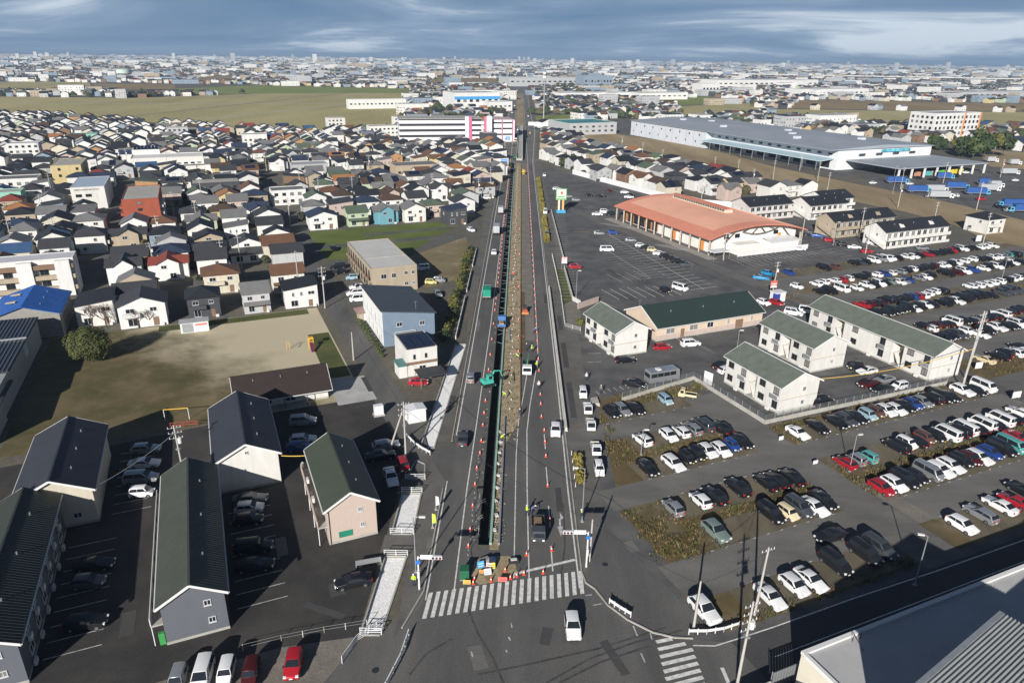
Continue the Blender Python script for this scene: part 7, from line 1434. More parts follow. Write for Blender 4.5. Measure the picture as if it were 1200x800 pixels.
def hedge(label, x0, x1, y0, y1, h, mat, seed, group=None):
    t = thing('hedge', label, 'hedge', ((x0+x1)/2, (y0+y1)/2, 0), 0, group); r = random.Random(seed); mb = MB()
    for i in range(int((y1-y0)*(x1-x0)*34)):
        d = Vector((r.uniform(-1, 1), r.uniform(-1, 1), r.uniform(.1, 1))); k = max(abs(d.x), abs(d.y), d.z); d = d/k
        c = Vector((d.x*(x1-x0)/2, d.y*(y1-y0)/2, d.z*h))+Vector((r.gauss(0, .07), r.gauss(0, .07), r.gauss(0, .07))); n_ = Vector((r.gauss(0, 1), r.gauss(0, 1), abs(r.gauss(0, 1)))).normalized(); a = n_.orthogonal()*.2; b = n_.cross(a); mb.poly([c-a-b, c+a-b, c+a+b, c-a+b])
    mb.mesh('foliage', [mat], fix=False); link('foliage', mb.mesh('foliage', [mat], fix=False), t); MB().box(-(x1-x0)/2*.85, (x1-x0)/2*.85, -(y1-y0)/2*.95, (y1-y0)/2*.95, 0, h*.85).build('core', mat, t); return t
for i, (y0, y1, lab) in enumerate(((92, 99, 'clipped hedge block beside the white posts at the junction corner'), (243, 262, 'clipped yellow hedge, nearest on the right service lane'), (266, 284, 'clipped yellow hedge, second on the right service lane'), (292, 312, 'clipped yellow hedge, third on the right service lane'), (318, 345, 'clipped yellow hedge, fourth on the right service lane'), (352, 380, 'clipped yellow hedge, farthest on the right service lane'))):
    hedge(lab, 9.2 if i else 9.5, 10.7 if i else 10.5, y0, y1, .9, m_yleaf, 150+i, 'clipped hedges')
# weeds and tufts in the verges: uncountable
m_w = [M('weed_olive', (0.08, 0.074, 0.024), 0.9, 0.4, 1.0, world=True), M('weed_straw', (0.18, 0.14, 0.065), 0.9, 0.3, 1.0, world=True), M('weed_rust', (0.12, 0.075, 0.038), 0.9, 0.3, 1.0, world=True), M('weed_green', (0.075, 0.09, 0.022), 0.9, 0.3, 1.0, world=True)]
def tufts(name, label, rects, dens, hmin, hmax, weights, seed):
    r = random.Random(seed); mb = MB()
    for a0, a1, b0, b1 in rects:
        for i in range(int(abs((a1-a0)*(b1-b0))*dens)):
            a, b = r.uniform(a0, a1), r.uniform(b0, b1)
            if math.sin(a*.9+b*.3)+math.sin(b*1.3-a*.2)+r.uniform(-1, 1) < -.6: continue
            p = P(a, b, .01)
            if p.x < 14.9 and p.y > 74: continue
            mi = r.choices(range(4), weights)[0]; s = r.uniform(hmin, hmax)
            for k in range(3):
                t = r.uniform(0, 6.28); d = Vector((math.cos(t), math.sin(t), 0))*s*.4; e = Vector((d.y, -d.x, 0))*.4; q = p+Vector((r.uniform(-.2, .2), r.uniform(-.2, .2), 0)); mb.poly([q-e, q+e, q+d+Vector((0, 0, s))], mi)
    me = mb.mesh(name, m_w, fix=False); return tag(struct(link(name, me), 'stuff'), label, 'weeds')
tufts('weeds', 'dry weeds in the verges between the near car rows', [(47.6, 60, 82, 102), (60, 79, 81.6, 84.6), (48, 56, 60, 71), (53, 79, 64.2, 66.4), (66, 86, 99.4, 104), (79, 85.4, 98, 103), (85.6, 136, 81, 83.4), (85.5, 136, 63.6, 66.4), (85.4, 89, 60, 71), (46.6, 57, 58.8, 66), (50, 78, 46.6, 48.4), (60, 80, 99.2, 101.8), (86, 90, 76.5, 82)], 9, .15, .55, (4, 3, 3, 3), 5)
tufts('weeds', 'dry weeds between the far car rows', [(146, 250, 139.5, 142.4), (146, 250, 120.8, 123.1), (146, 250, 102.6, 104.4), (142, 200, 82, 90), (141.6, 144.8, 96, 153), (150, 200, 157.4, 160)], 4, .15, .5, (2, 4, 5, 1), 6)
tufts('grass_tufts', 'short tufts over the playground edge and canal banks', [(-36, -14, 121.5, 176), (-14, 20, 172.5, 176.3), (17.6, 22.2, 132, 158)], 2, .06, .16, (4, 2, 1, 4), 7)
# ------------------------------------------------------------------ poles
def utility_pole(label, base, h, lean=(0, 0), arms=2, trans=False, ang=A24, r=.17, group='utility poles'):
    t = thing('utility_pole', label, 'pole', base, 0, group); top = Vector((lean[0], lean[1], h))
    MB().tube((0, 0, 0), top, r, r*.6, 10).build('pole', m_pole, t, smooth=40)
    d = Vector((math.cos(ang), math.sin(ang), 0))
    for k in range(arms):
        c = top*(1-(.05+.09*k)); a, b = c-d*.95, c+d*.95; MB().tube(a, b, .05, n=6).build('crossarm', m_galv, t)
        for j in (-.85, -.3, .4, .85): MB().tube(c+d*j, c+d*j+Vector((0, 0, .28)), .05, .03, 6).build('insulator', m_white, t)
    if trans:
        c = top*.72; MB().tube(c+d*.4+Vector((0, 0, -.4)), c+d*.4+Vector((0, 0, .45)), .28, n=10).build('transformer', m_ac, t, smooth=40); MB().box(c.x-.25, c.x+.25, c.y-.25, c.y+.25, c.z-1.4, c.z-1.2).build('bracket', m_galv, t)
    return t
def gp(u, v): p = G(u, v); return Vector((p.x, p.y, 0))
utility_pole('concrete utility pole with transformers at the side road corner', gp(475.7, 535), 9.8, (0, .2), 3, True)
b0, b1 = gp(456.5, 528), gp(475.7, 535)+Vector((-.2, 0, 8.2)); t = thing('brace_pole', 'leaning concrete brace pole propping the corner utility pole', 'pole', b0); MB().tube((0, 0, 0), b1-b0, .16, .13, 8).build('pole', m_pole, t); MB().box(-.3, .3, -.3, .3, 0, .12).build('footing', m_conc, t)
utility_pole('tall utility pole with many crossarms at the bottom right crossing', gp(863.5, 803), 11, (.2, 0), 4, True)
utility_pole('shorter pole behind the curved guardrail at the lower right corner', gp(812.5, 737), 6.8, (.1, 0), 0)
utility_pole('plain pole beside the white cars at the shaded road', gp(884, 720), 9.6, (.3, 0), 1)
utility_pole('tall concrete pole at the end of the longest apartment block', gp(1127, 456), 16.4, (.3, 0), 4, True, r=.22)
b0 = gp(1131, 444); t = thing('brace_pole', 'thin slanted stay pole beside the tall concrete pole', 'pole', b0); MB().tube((0, 0, 0), (1.0, .5, 14.5), .12, .09, 8).build('pole', m_pole, t); MB().box(-.3, .3, -.3, .3, 0, .12).build('footing', m_conc, t)
utility_pole('pole with equipment beside the red roadside sign', gp(905, 345), 9.4, (.3, 0), 2, True)
utility_pole('slim pole at the market delivery fence', gp(847.5, 305), 9, (0, 0), 2)
utility_pole('utility pole between the navy roof and the grey block', gp(217, 563), 9.5, (-.2, 0), 3, True)
utility_pole('utility pole at the playground pavilion corner', gp(381, 361), 11, (0, 0), 3, True)
utility_pole('short pole on the left kerb of the side road', gp(414.5, 422), 6.4, (0, 0), 0)
utility_pole('utility pole beyond the dark factory lane', gp(183, 319), 9, (-.6, 0), 2, True); utility_pole('utility pole before the brick red block', gp(187, 285), 9.5, (0, 0), 2, True); utility_pole('utility pole at the pale roofed block', gp(232, 268), 10, (0, 0), 3)
k = 0
for (u, v) in ((205, 258), (238, 243), (262, 318), (283, 315), (351, 345), (52, 258), (62, 232), (18, 300), (68, 290), (352, 222), (313, 205), (268, 200), (240, 180), (198, 205), (150, 195), (48, 190), (140, 175), (433, 205), (414, 236), (375, 240), (340, 262), (507, 232), (575, 225), (561, 236), (1007, 278), (1014, 297), (1052, 243), (1152, 285), (968, 232), (958, 212), (775, 197), (752, 190), (728, 178), (836, 208), (863, 214), (881, 222), (1092, 270), (905, 215), (937, 200), (1055, 222), (1144, 246), (1172, 208), (1105, 215), (938, 288), (822, 234)):
    k += 1; utility_pole('utility pole, %s from left among the town and yard poles' % ordn(sorted([205, 238, 262, 283, 351, 52, 62, 18, 68, 352, 313, 268, 240, 198, 150, 48, 140, 433, 414, 375, 340, 507, 575, 561, 1007, 1014, 1052, 1152, 968, 958, 775, 752, 728, 836, 863, 881, 1092, 905, 937, 1055, 1144, 1172, 1105, 938, 822]).index(u)+1), gp(u, v), 10+k % 3, (0, 0), 2, k % 3 == 0)
# radio mast near the far road
t = thing('radio_mast', 'tall slim radio mast beside the far trunk road', 'mast', gp(637, 140)); MB().tube((0, 0, 0), (0, 0, 45), .8, .4, 8).build('shaft', m_galv, t); MB().tube((0, 0, 40), (0, 0, 42), 1.8, n=8).tube((0, 0, 44), (0, 0, 46), 1.6, n=8).build('antenna_ring', m_white, t)
# street lights
def lamp_post(label, base, h, armv, mat=m_galv, group='street lamps'):
    t = thing('street_lamp', label, 'street lamp', base, 0, group); MB().tube((0, 0, 0), (0, 0, h), .09, .055, 8).build('post', mat, t); a = Vector(armv); MB().tube((0, 0, h-.05), Vector((a.x, a.y, h+.12)), .05, .04, 6).build('arm', mat, t)
    e = Vector((a.x, a.y, h+.12)); d = a.normalized() if a.length else Vector((1, 0, 0)); n_ = Vector((-d.y, d.x, 0))*.14; q = [e-n_, e+d*.75-n_, e+d*.75+n_, e+n_]; MB().hexa([*[x+Vector((0, 0, -.1)) for x in q], *[x+Vector((0, 0, .06)) for x in q]]).build('lamp_head', m_ac, t); MB().box(-.2, .2, -.2, .2, 0, .25).build('base', m_galv, t); return t
lamp_post('tall street lamp on the right junction corner', gp(682, 611), 8.6, (-.9, 0, 0)); lamp_post('tall street lamp on the left sidewalk beside the canal', gp(487.5, 670), 8.2, (.7, 0, 0))
lamp_post('car park lamp with square head at the lower right verge', gp(1071.5, 686), 7.4, (-.4, .1, 0)); lamp_post('slim car park lamp on the green verge', gp(995, 552), 6.4, (.3, .1, 0)); lamp_post('lamp in the roadside bays of the supermarket', gp(675, 349), 7.5, (.3, 0, 0)); lamp_post('lamp at the market south gable', gp(848, 303), 8, (.4, 0, 0)); lamp_post('lamp in front of the tan flats', gp(976, 287), 8, (.4, 0, 0)); lamp_post('lamp on the truck yard fence', gp(1046, 227), 9, (.5, 0, 0)); lamp_post('lamp beside the first truck yard lorry', gp(1046.5, 213), 8, (.5, 0, 0))
lamp_post('short lamp in the apartment yard by the hall', gp(863, 412), 5, (.2, 0, 0)); lamp_post('lamp beside the far aisle pole', gp(1173, 330), 6.5, (.2, 0, 0)); lamp_post('small post lamp in the weedy verge', gp(751, 533), 4.6, (.2, 0, 0))
# traffic signals
m_sig = M('signal_housing', (0.55, 0.58, 0.6), 0.5, 0.03); m_sred = M('signal_lens', (0.15, 0.02, 0.02), 0.3, 0)
def signal(label, base, h, armlen, direc):
    t = thing('traffic_signal', label, 'traffic light', base, 0, 'traffic signals'); MB().tube((0, 0, 0), (0, 0, h), .12, .09, 8).build('post', m_white, t); MB().tube((0, 0, h-.2), (direc*armlen, -.1, h), .06, n=6).build('arm', m_white, t)
    x = direc*armlen; hd = MB().box(min(x, x+direc*1.3), max(x, x+direc*1.3), -.25, 0, h-.25, h+.2).build('signal_head', m_sig, t)
    for i in range(3): MB().tube((x+direc*(.22+.42*i), -.26, h-.02), (x+direc*(.22+.42*i), -.34, h-.02), .15, n=10).build('lens', m_sred if i != 0 else m_dark, hd)
    MB().box(direc*.3-.0, direc*.3+direc*1.5, -.12, -.06, h-.32, h+.28).build('name_board', m_white, t); MB().tube((-.0, -.14, h-.75), (0, -.2, h-.75), .3, n=14).build('round_sign', M('sign_blue', (0.03, 0.16, 0.5), 0.5, 0.02), t); MB().box(-.14, .14, -.3, -.02, 1.9, 2.9).build('pedestrian_signal', m_sig, t); return t
signal('traffic signal on the left sidewalk beside the zebra crossing', gp(491.5, 690), 4.9, 1.6, 1); signal('traffic signal on the right corner beside the stop line', gp(687, 664), 5.4, 1.9, -1)
utility_pole('grey pole behind the right corner traffic signal', gp(690.5, 657), 6.4, (.1, 0), 0)
# blue direction signs over the left carriageway
for i, (u, v) in enumerate(((587, 203), (592, 173))):
    q = gp(u, v); t = thing('direction_sign', 'blue overhead road sign, %s one on the left carriageway' % ('nearer' if i == 0 else 'farther'), 'sign', q); MB().tube((0, 0, 0), (0, 0, 6.5), .14, n=8).build('post', m_galv, t); MB().box(.2, 3.6, -.1, 0, 5.0, 7.6).build('board', M('sign_board_blue', (0.02, 0.2, 0.6), 0.5, 0.03), t)
    for zz, w_ in ((6.9, 1.3), (6.2, .9), (5.5, 1.4)): MB().box(1.9-w_, 1.9+w_, -.13, -.1, zz-.1, zz+.12).build('lettering', m_white, t)
# overhead cables
def cable(label, a, b, sag, r=.03, mat=m_dark, name='cable'):
    mb = MB(); n = 14; pts = []
    for i in range(n+1): f = i/n; p = a.lerp(b, f); p.z -= sag*4*f*(1-f); pts.append(p)
    for i in range(n): mb.tube(pts[i], pts[i+1], r, n=5, caps=False)
    return tag(mb.build(name, mat), label, 'cable')
m_ycov = M('yellow_cable_cover', (0.6, 0.38, 0.06), 0.6, 0.1)
tp = lambda u, v, h: gp(u, v)+Vector((0, 0, h))
cable('thin overhead cable crossing the junction to the right corner', tp(475.7, 535, 8.8), tp(690.5, 657, 6.0), .9, .025); cable('thin overhead cable from the right corner to the lower right pole', tp(690.5, 657, 6.1), tp(812.5, 737, 6.4), .6, .025); cable('thin overhead cable above the shaded road', tp(812.5, 737, 6.4), tp(884, 720, 8.8), .4, .025)
cable('yellow covered cable in front of the longest apartment block', gp(957, 473)+Vector((0, 0, 5.2)), tp(1127, 456, 8.6), 1.0, .07, m_ycov); cable('short yellow covered cable between pink block and navy roof', P(5.2, 98, 4.2), P(8.9, 95.5, 4.8), .1, .07, m_ycov); cable('grey service cable over the shaded cars', tp(217, 563, 8.4), P(-19.4, 97.5, 5.0), .5, .03, m_galv)
cable('thin overhead cable along the side road', tp(475.7, 535, 8.6), tp(381, 361, 10), .8, .025); cable('thin cable between the lower right poles', tp(863.5, 803, 10), tp(884, 720, 9), .3, .025)
# ------------------------------------------------------------------ railings and kerbs at the junction
for i, (y, x0, x1) in enumerate(((61.0, -17.0, -14.6), (74.4, -16.7, -13.7), (78.9, -16.7, -13.6), (88.7, -16.7, -13.7), (92.3, -16.7, -13.7))):
    rail_fence('white pipe railing across the canal, %s from the camera' % ordn(i+1), [Vector((x0, y, 0)), Vector((x1, y, 0))], 1.0, 1.2, m_white, (.35, .65, .95), 'canal_railing', .04)
rail_fence('white four bar railing sloping down to the bottom edge', [gp(442, 737), gp(419, 752), gp(401, 777)], 1.1, 1.6, m_white, (.3, .55, .8, 1.05), 'railing', .04)
rail_fence('white guard rail with stout posts at the bottom left of the junction', [gp(479, 744), gp(470, 771), gp(452, 806)], .9, 1.5, m_white, (.5, .75), 'guardrail', .08)
def plate_rail(label, pts):
    t = thing('guardrail', label, 'guardrail', pts[0]); p0 = pts[0]
    for a, b in zip(pts[:-1], pts[1:]):
        a, b = a-p0, b-p0; MB().hexa([a+Vector((0, 0, .35)), b+Vector((0, 0, .35)), b+Vector((.06, .04, .35)), a+Vector((.06, .04, .35)), a+Vector((0, 0, .72)), b+Vector((0, 0, .72)), b+Vector((.06, .04, .72)), a+Vector((.06, .04, .72))]).build('plate', m_white, t)
        for q in (a, (a+b)/2, b): MB().tube(q, q+Vector((0, 0, .85)), .06, n=6).build('post', m_white, t)
    return t
plate_rail('short white guardrail plate on the right corner kerb', [gp(714, 707), gp(726, 715), gp(739, 723)]); plate_rail('curved white guardrail round the lower right corner', [gp(807, 743), gp(828, 743), gp(848, 740), gp(866, 734)]); plate_rail('white curved guardrail at the side road mouth', [gp(477, 513), gp(486, 522), gp(495, 528), gp(504, 533)])
rail_fence('low wire fence with posts below the black saloon', [gp(285, 762), gp(330, 751), gp(380, 741), gp(430, 733)], .9, 2.2, m_galv, (.45, .85), 'wire_fence', .015, m_conc_l)
t = thing('vehicle_barrier', 'pale steel barrier beside the black saloon', 'barrier', gp(432, 662), .3); MB().box(-1.6, 1.6, -.06, .06, .3, 1.0).build('panel', m_galv, t); MB().box(-1.6, -1.5, -.25, .25, 0, .3).build('foot', m_galv, t); MB().box(1.5, 1.6, -.25, .25, 0, .3).build('foot', m_galv, t)
# kerbs
def kerb(label, pts, w=.18, h=.14):
    mb = MB()
    for a, b in zip(pts[:-1], pts[1:]):
        a, b = Vector(a), Vector(b); n_ = Vector((-(b-a).y, (b-a).x, 0)).normalized()*w/2; up = Vector((0, 0, h)); mb.hexa([a-n_, b-n_, b+n_, a+n_, a-n_+up, b-n_+up, b+n_+up, a+n_+up])
    return struct(mb.build('kerb', m_conc))
kerb('', [(8.5, 440, 0), (8.5, 108, 0), (8.55, 72, 0), (8.9, 70, 0), gp(697, 690), gp(712, 709), gp(735, 726), gp(765, 741), gp(790, 747), gp(812, 748)]); kerb('', [(-10.75, 440, 0), (-10.7, 104, 0)]); kerb('', [(-10.75, 90, 0), (-10.8, 68, 0), (-12.5, 62, 0)])
t = thing('concrete_barrier', 'long pale concrete barrier along the right carriageway', 'barrier', (8.75, 108, 0))
for i in range(24): MB().prism([(-.28, 0), (.28, 0), (.2, .25), (.14, .8), (-.14, .8), (-.2, .25)], i*3.4, i*3.4+3.36).build('barrier_block', m_conc_l, t)
t = thing('low_wall', 'low white segmented wall along the left sidewalk', 'wall', (-14.0, 150, 0))
for i in range(16):
    if i in (6, 11): continue
    MB().box(-.1, .1, i*5.0, i*5.0+4.7, 0, .9).build('wall_segment', m_conc_l, t)
for i in range(5): MB().tube((9.1, 91.5+i*2.4, 0), (9.1, 91.5+i*2.4, .85), .06, n=6)
for i in range(5):
    t = thing('guide_post', 'white guide post, %s from the camera beside the corner hedge' % ordn(i+1), 'post', (9.15, 91+i*2.3, .0), 0, 'white guide posts'); MB().tube((0, 0, 0), (0, 0, .8), .06, n=7).build('post', m_white, t); MB().tube((0, 0, .62), (0, 0, .7), .065, n=7).build('reflector', m_orange, t)
# ------------------------------------------------------------------ the works: beams, posts, cones, machines, crew
m_gbeam = M('green_steel', (0.28, 0.45, 0.38), 0.45, 0.15, 0.6); m_sbeam = M('grey_steel', (0.36, 0.38, 0.4), 0.4, 0.1, 0.6, metal=.4)
t = thing('steel_waler', 'pale green steel beam along the trench edge', 'beam', (-3.1, 77, 0))
for i in range(61): MB().box(-.16, .16, i*5.95, i*5.95+5.9, .03, .36).build('beam_length', m_gbeam, t)
t = thing('steel_waler', 'grey steel beam beside the near soil strip', 'beam', (-2.0, 77, 0))
for i in range(6): MB().box(-.14, .14, i*5.95, i*5.95+5.9, .03, .34).build('beam_length', m_sbeam, t)
t = thing('timber_edging', 'brown timber edge board along the soil strip', 'edging', (0.75, 113, 0))
for i in range(56): MB().box(-.07, .07, i*5.8, i*5.8+5.7, .02, .3).build('board', M('timber', (0.26, 0.17, 0.09), 0.8, 0.25, 0.8), t)
mk2 = MB().tube((0, 0, 0), (0, 0, .3), .12, .1, 8).mesh('marker', [m_conc_l])
for i in range(84):
    y = 116+i*3.7; o = link('pile_head', mk2, None, (-1.15+.25*math.sin(i*1.7), y, .02)); tag(o, 'white pile head, %s from the camera in the soil strip' % ordn(i+1), 'pile head', 'white pile heads in the soil strip')
for i in range(9):
    o = link('white_sack', MB().box(-.22, .22, -.3, .3, 0, .28).mesh('white_sack', [m_conc_l]), None, (-2.65+.15*math.sin(i*2.1), 80+i*3.4, .02), .3*i); tag(o, 'pale sack on the near soil, %s from the camera' % ordn(i+1), 'sack', 'sacks on the near soil')
# sheet-pile teeth on the far trench side
tth = thing('sheet_piling', 'grey sheet piling lining the far trench edge', 'piling', (-4.1, 150, 0))
for i in range(70): MB().tube((-.75, i*4.0, -.35), (.8, i*4.0+(1.2 if i % 2 else -1.2), -.35), .06, n=6).build('strut', m_galv, tth)
def cone_meshes():
    b = MB().box(-.19, .19, -.19, .19, 0, .05).mesh('base', [m_orange]); c = MB().tube((0, 0, .05), (0, 0, .7), .14, .03, 10).mesh('cone', [m_orange]); w = MB().tube((0, 0, .28), (0, 0, .5), .098, .06, 10).mesh('band', [m_white]); return b, c, w
CB, CC, CW = cone_meshes(); nc = [0]
def cone(x, y, label):
    t = thing('traffic_cone', label, 'traffic cone', (x, y, .03), vr.uniform(0, 3), 'traffic cones round the works'); link('base', CB, t); link('cone', CC, t); o = link('band', CW, t); o.scale = (1.06, 1.06, 1); return t
yR = [76, 82.5, 91, 99.5, 104, 108, 113, 118, 122, 127, 133]; y = 139
while y < 430: yR.append(y); y += 5.2+(y-139)*.012
for i, y in enumerate(yR): cone(4.95 if y < 112 else 4.6, y, 'red traffic cone, %s from the camera on the right carriageway line' % ordn(i+1))
yL = [72, 76.5, 80, 85.5, 91, 95.5, 100, 104, 109.5, 114, 119, 126, 133, 141, 150, 160]; y = 170
while y < 430: yL.append(y); y += 4.6+(y-170)*.012
for i, y in enumerate(yL): cone(-6.0 if y < 100 else -5.75, y, 'red traffic cone, %s from the camera on the left carriageway line' % ordn(i+1))
for i, (u, v) in enumerate(((554.5, 684), (556, 679), (575.5, 681), (598, 678), (605.5, 675.5), (614, 673), (636.5, 671.5), (592, 669), (617, 650.5))):
    p = gp(u, v); cone(p.x, p.y, 'red and white cone, %s from left along the zebra crossing' % ordn(sorted([554.5, 556, 575.5, 598, 605.5, 614, 636.5, 592, 617]).index(u)+1))
for i, (y) in enumerate((143, 152, 163, 190, 225, 262)): cone(.3, y, 'cone on the soil strip edge, %s from the camera' % ordn(i+1))
# striped bars between near cones
m_bar = M('striped_bar', (0.05, 0.05, 0.05), 0.5, 0)
for i, (y0, y1) in enumerate(((72.5, 76), (77, 79.6), (80.5, 85), (86, 90.5), (91.5, 95), (96, 99.5))):
    t = thing('cone_bar', 'black and white bar lying between near left cones, %s from the camera' % ordn(i+1), 'bar', (-5.85, y0, 0), 0, 'cone bars'); n = 7
    for j in range(n): a, b = (y1-y0)*j/n, (y1-y0)*(j+1)/n; MB().tube((.12*math.sin(j), a, .5), (.12*math.sin(j+1), b, .5), .035, n=6).build('segment', m_white if j % 2 else m_bar, t)
for i in range(8):       # steel barricade frames by the trench head
    x, y = -5.0+.3*math.sin(i*2.3), 78+i*1.3; t = thing('barricade', 'thin steel barricade frame at the trench head, %s from the camera' % ordn(i+1), 'barricade', (x, y, 0), 1.2+.4*math.sin(i*1.9), 'barricade frames at the trench head')
    for zz in (.45, .85): MB().tube((-.7, 0, zz), (.7, 0, zz), .025, n=6).build('bar', m_white if i % 2 else m_galv, t)
    for xx in (-.7, .7): MB().tube((xx, -.2, 0), (xx, 0, .9), .025, n=6).build('leg', m_dark, t)
# clutter at the end of the works
def board(label, u, v, w, h, col, nm, lean=.25, ang=0.0, words=2):
    t = thing(nm, label, 'sign', gp(u, v), ang, 'works signs'); m_ = M('board_'+label.split()[0], col, 0.5, 0.05)
    f = MB().hexa([(-w/2, 0, .25), (w/2, 0, .25), (w/2, .04, .25), (-w/2, .04, .25), (-w/2, lean, .25+h), (w/2, lean, .25+h), (w/2, lean+.04, .25+h), (-w/2, lean+.04, .25+h)]).build('face', m_, t)
    for k in range(words): zz = .25+h*(.3+.35*k); y = lean*(zz-.25)/h-.012; MB().box(-w*.36, w*.36, y-.006, y+.006, zz-h*.07, zz+h*.07).build('lettering', m_dark if col[0] > .3 else m_white, f)
    for x in (-w/2+.05, w/2-.05): MB().tube((x, .02, 0), (x, .02, .3), .025, n=5).tube((x, .45, 0), (x, lean, .25+h*.9), .025, n=5).build('leg', m_galv, t)
    return t
board('yellow low warning board at the zebra crossing', 547, 686, .9, .4, (0.6, 0.36, 0.03), 'warning_board'); board('red and white barrier board at the zebra crossing', 589, 683, 1.1, .45, (0.7, 0.1, 0.08), 'barrier_board'); board('blue works information board on the soil', 564, 667, .9, .8, (0.08, 0.35, 0.6), 'works_board', .3, .4); board('pink works notice board on the soil', 572, 668, .6, .7, (0.7, 0.4, 0.42), 'works_board', .3, -.2); board('lime works notice board on the soil', 578, 668, .5, .7, (0.6, 0.65, 0.1), 'works_board', .3, .1); board('white works notice board on the soil', 572, 675, .9, .45, (0.7, 0.72, 0.75), 'works_board', .6, .2)
board('orange barrier board left on the soil', 565, 673, .7, .3, (0.8, 0.3, 0.05), 'works_board', .2, .1)
t = thing('generator', 'green generator box on the asphalt beside the trench head', 'generator', gp(544.5, 676), .05); MB().box(-.55, .55, -.6, .6, .15, 1.45).build('housing', M('machine_green', (0.02, 0.12, 0.06), 0.5, 0.05), t); MB().box(-.6, .6, -.65, .65, 0, .15).build('skid', m_galv, t)
t = thing('material_stack', 'grey sheet covered stack on the soil', 'stack', gp(567, 659), .4); MB().hexa([(-.8, -.5, 0), (.8, -.5, 0), (.8, .5, 0), (-.8, .5, 0), (-.7, -.4, .6), (.75, -.3, .7), (.6, .4, .65), (-.6, .4, .5)]).build('tarpaulin', M('tarp_grey', (0.25, 0.24, 0.22), 0.7, 0.2), t)
t = thing('material_stack', 'navy crate beside the covered stack', 'crate', gp(577, 660), .1); MB().box(-.4, .4, -.4, .4, 0, .8).build('crate', M('crate_navy', (0.03, 0.05, 0.12), 0.6, 0.1), t)
t = thing('water_barrier', 'dark weight block with pale top beside the stop line', 'barrier', gp(602, 659), .2); MB().box(-.65, .65, -.3, .3, 0, .5).build('block', m_dark, t); MB().box(-.4, .4, -.2, .2, .5, .6).build('cap', m_conc_l, t)
# clods and spoil along the dug strip
cq = random.Random(9); mb = MB()
for i in range(2600):
    y = 78+cq.random()**1.5*300; x = cq.uniform(-2.9, -2.1) if y < 104 else cq.uniform(-2.9, .6)
    if cq.random() < .12: x = cq.uniform(-5.5, -4.95) if cq.random() < .5 else cq.uniform(.8, 1.6) if y > 112 else cq.uniform(-1.8, -1.2)
    s_ = cq.uniform(.05, .2)*(1.6 if cq.random() < .1 else 1); p = [(x+s_*cq.uniform(.6, 1.2)*math.cos(k*1.257), y+s_*cq.uniform(.6, 1.2)*math.sin(k*1.257), .02) for k in range(5)]; tp_ = (x+cq.uniform(-.3, .3)*s_, y+cq.uniform(-.3, .3)*s_, .02+s_*cq.uniform(.5, 1.0)); mi = cq.randrange(3)
    for k in range(5): mb.poly([p[k], p[(k+1) % 5], tp_], mi)
tag(struct(link('spoil', mb.mesh('spoil', [m_soil, m_gravel, m_mud])), 'stuff'), 'loose clods and stones along the dug strip', 'spoil')
for i, (x, y, l_, r_, c_) in enumerate(((-1.6, 150, 6, .02, 'blue'), (-.6, 172, 5, -.03, 'grey'), (-2.0, 196, 6, .01, 'blue'), (-.4, 128, 4, .05, 'black'))):
    t = thing('pipe', '%s pipe lying on the soil strip, %s from the camera' % (c_, ordn(sorted([150, 172, 196, 128]).index(y)+1)), 'pipe', (x, y, .12), r_); MB().tube((0, 0, 0), (0, l_, 0), .09, n=8).build('barrel', {'blue': MATS['truck_blue'], 'grey': m_galv, 'black': m_dark}[c_], t); MB().tube((0, l_, 0), (0, l_+.2, 0), .12, n=8).build('socket', {'blue': MATS['truck_blue'], 'grey': m_galv, 'black': m_dark}[c_], t)
# flat dark spots drawn in place of pits in the near soil
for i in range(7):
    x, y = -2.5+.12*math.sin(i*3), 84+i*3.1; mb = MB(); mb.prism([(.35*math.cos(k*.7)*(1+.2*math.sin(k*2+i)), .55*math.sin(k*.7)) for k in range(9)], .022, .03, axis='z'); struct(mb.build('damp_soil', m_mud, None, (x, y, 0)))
# excavators
def excavator(label, loc, ang, s, col, boom):
    t = thing('excavator', label, 'excavator', loc, ang); t.scale = (s, s, s); m_ = M('machine_'+col[0], col[1], 0.45, 0.1)
    for y in (-.75, .75): MB().prism([(-1.3, .15), (-1.1, 0), (1.1, 0), (1.3, .15), (1.3, .45), (1.1, .6), (-1.1, .6), (-1.3, .45)], y-.2, y+.2).build('track', m_black, t)
    MB().box(-.7, .7, -.55, .55, .3, .75).build('undercarriage', m_dark, t); MB().prism([(-1.35, .8), (.9, .8), (.9, 1.35), (-.2, 1.5), (-1.2, 1.55), (-1.35, 1.3)], -.85, .85).build('house', m_, t, smooth=30)
    c = MB().prism([(-.35, 1.4), (.75, 1.35), (.85, 2.0), (.6, 2.6), (-.35, 2.6)], -.85, .05).build('cab', m_, t, smooth=30); MB().box(-.2, .55, -.87, -.84, 1.75, 2.45).build('side_window', m_glass, c); MB().slab([(.8, -.78, 1.6), (.8, 0, 1.6), (.64, 0, 2.5), (.64, -.78, 2.5)], (1, 0, .2), .03).build('windshield', m_glass, c)
    pts = [Vector(p) for p in boom]
    for i, nm in enumerate(('boom', 'boom', 'stick')[:len(pts)-1]): MB().tube(pts[i], pts[i+1], .2-.04*i, .16-.03*i, 6).build(nm, m_, t)
    e = pts[-1]; MB().prism([(e.x-.35, e.z), (e.x+.25, e.z+.1), (e.x+.35, e.z-.5), (e.x-.1, e.z-.75), (e.x-.5, e.z-.45)], e.y-.35, e.y+.35).build('bucket', m_dark, t)
    MB().tube(pts[0]+Vector((.2, 0, .35)), (pts[0]+pts[1])/2+Vector((.2, 0, .2)), .06, n=6).build('hydraulic_ram', m_galv, t); MB().box(1.15, 1.35, -.95, .95, .05, .45).build('blade', m_, t); return t
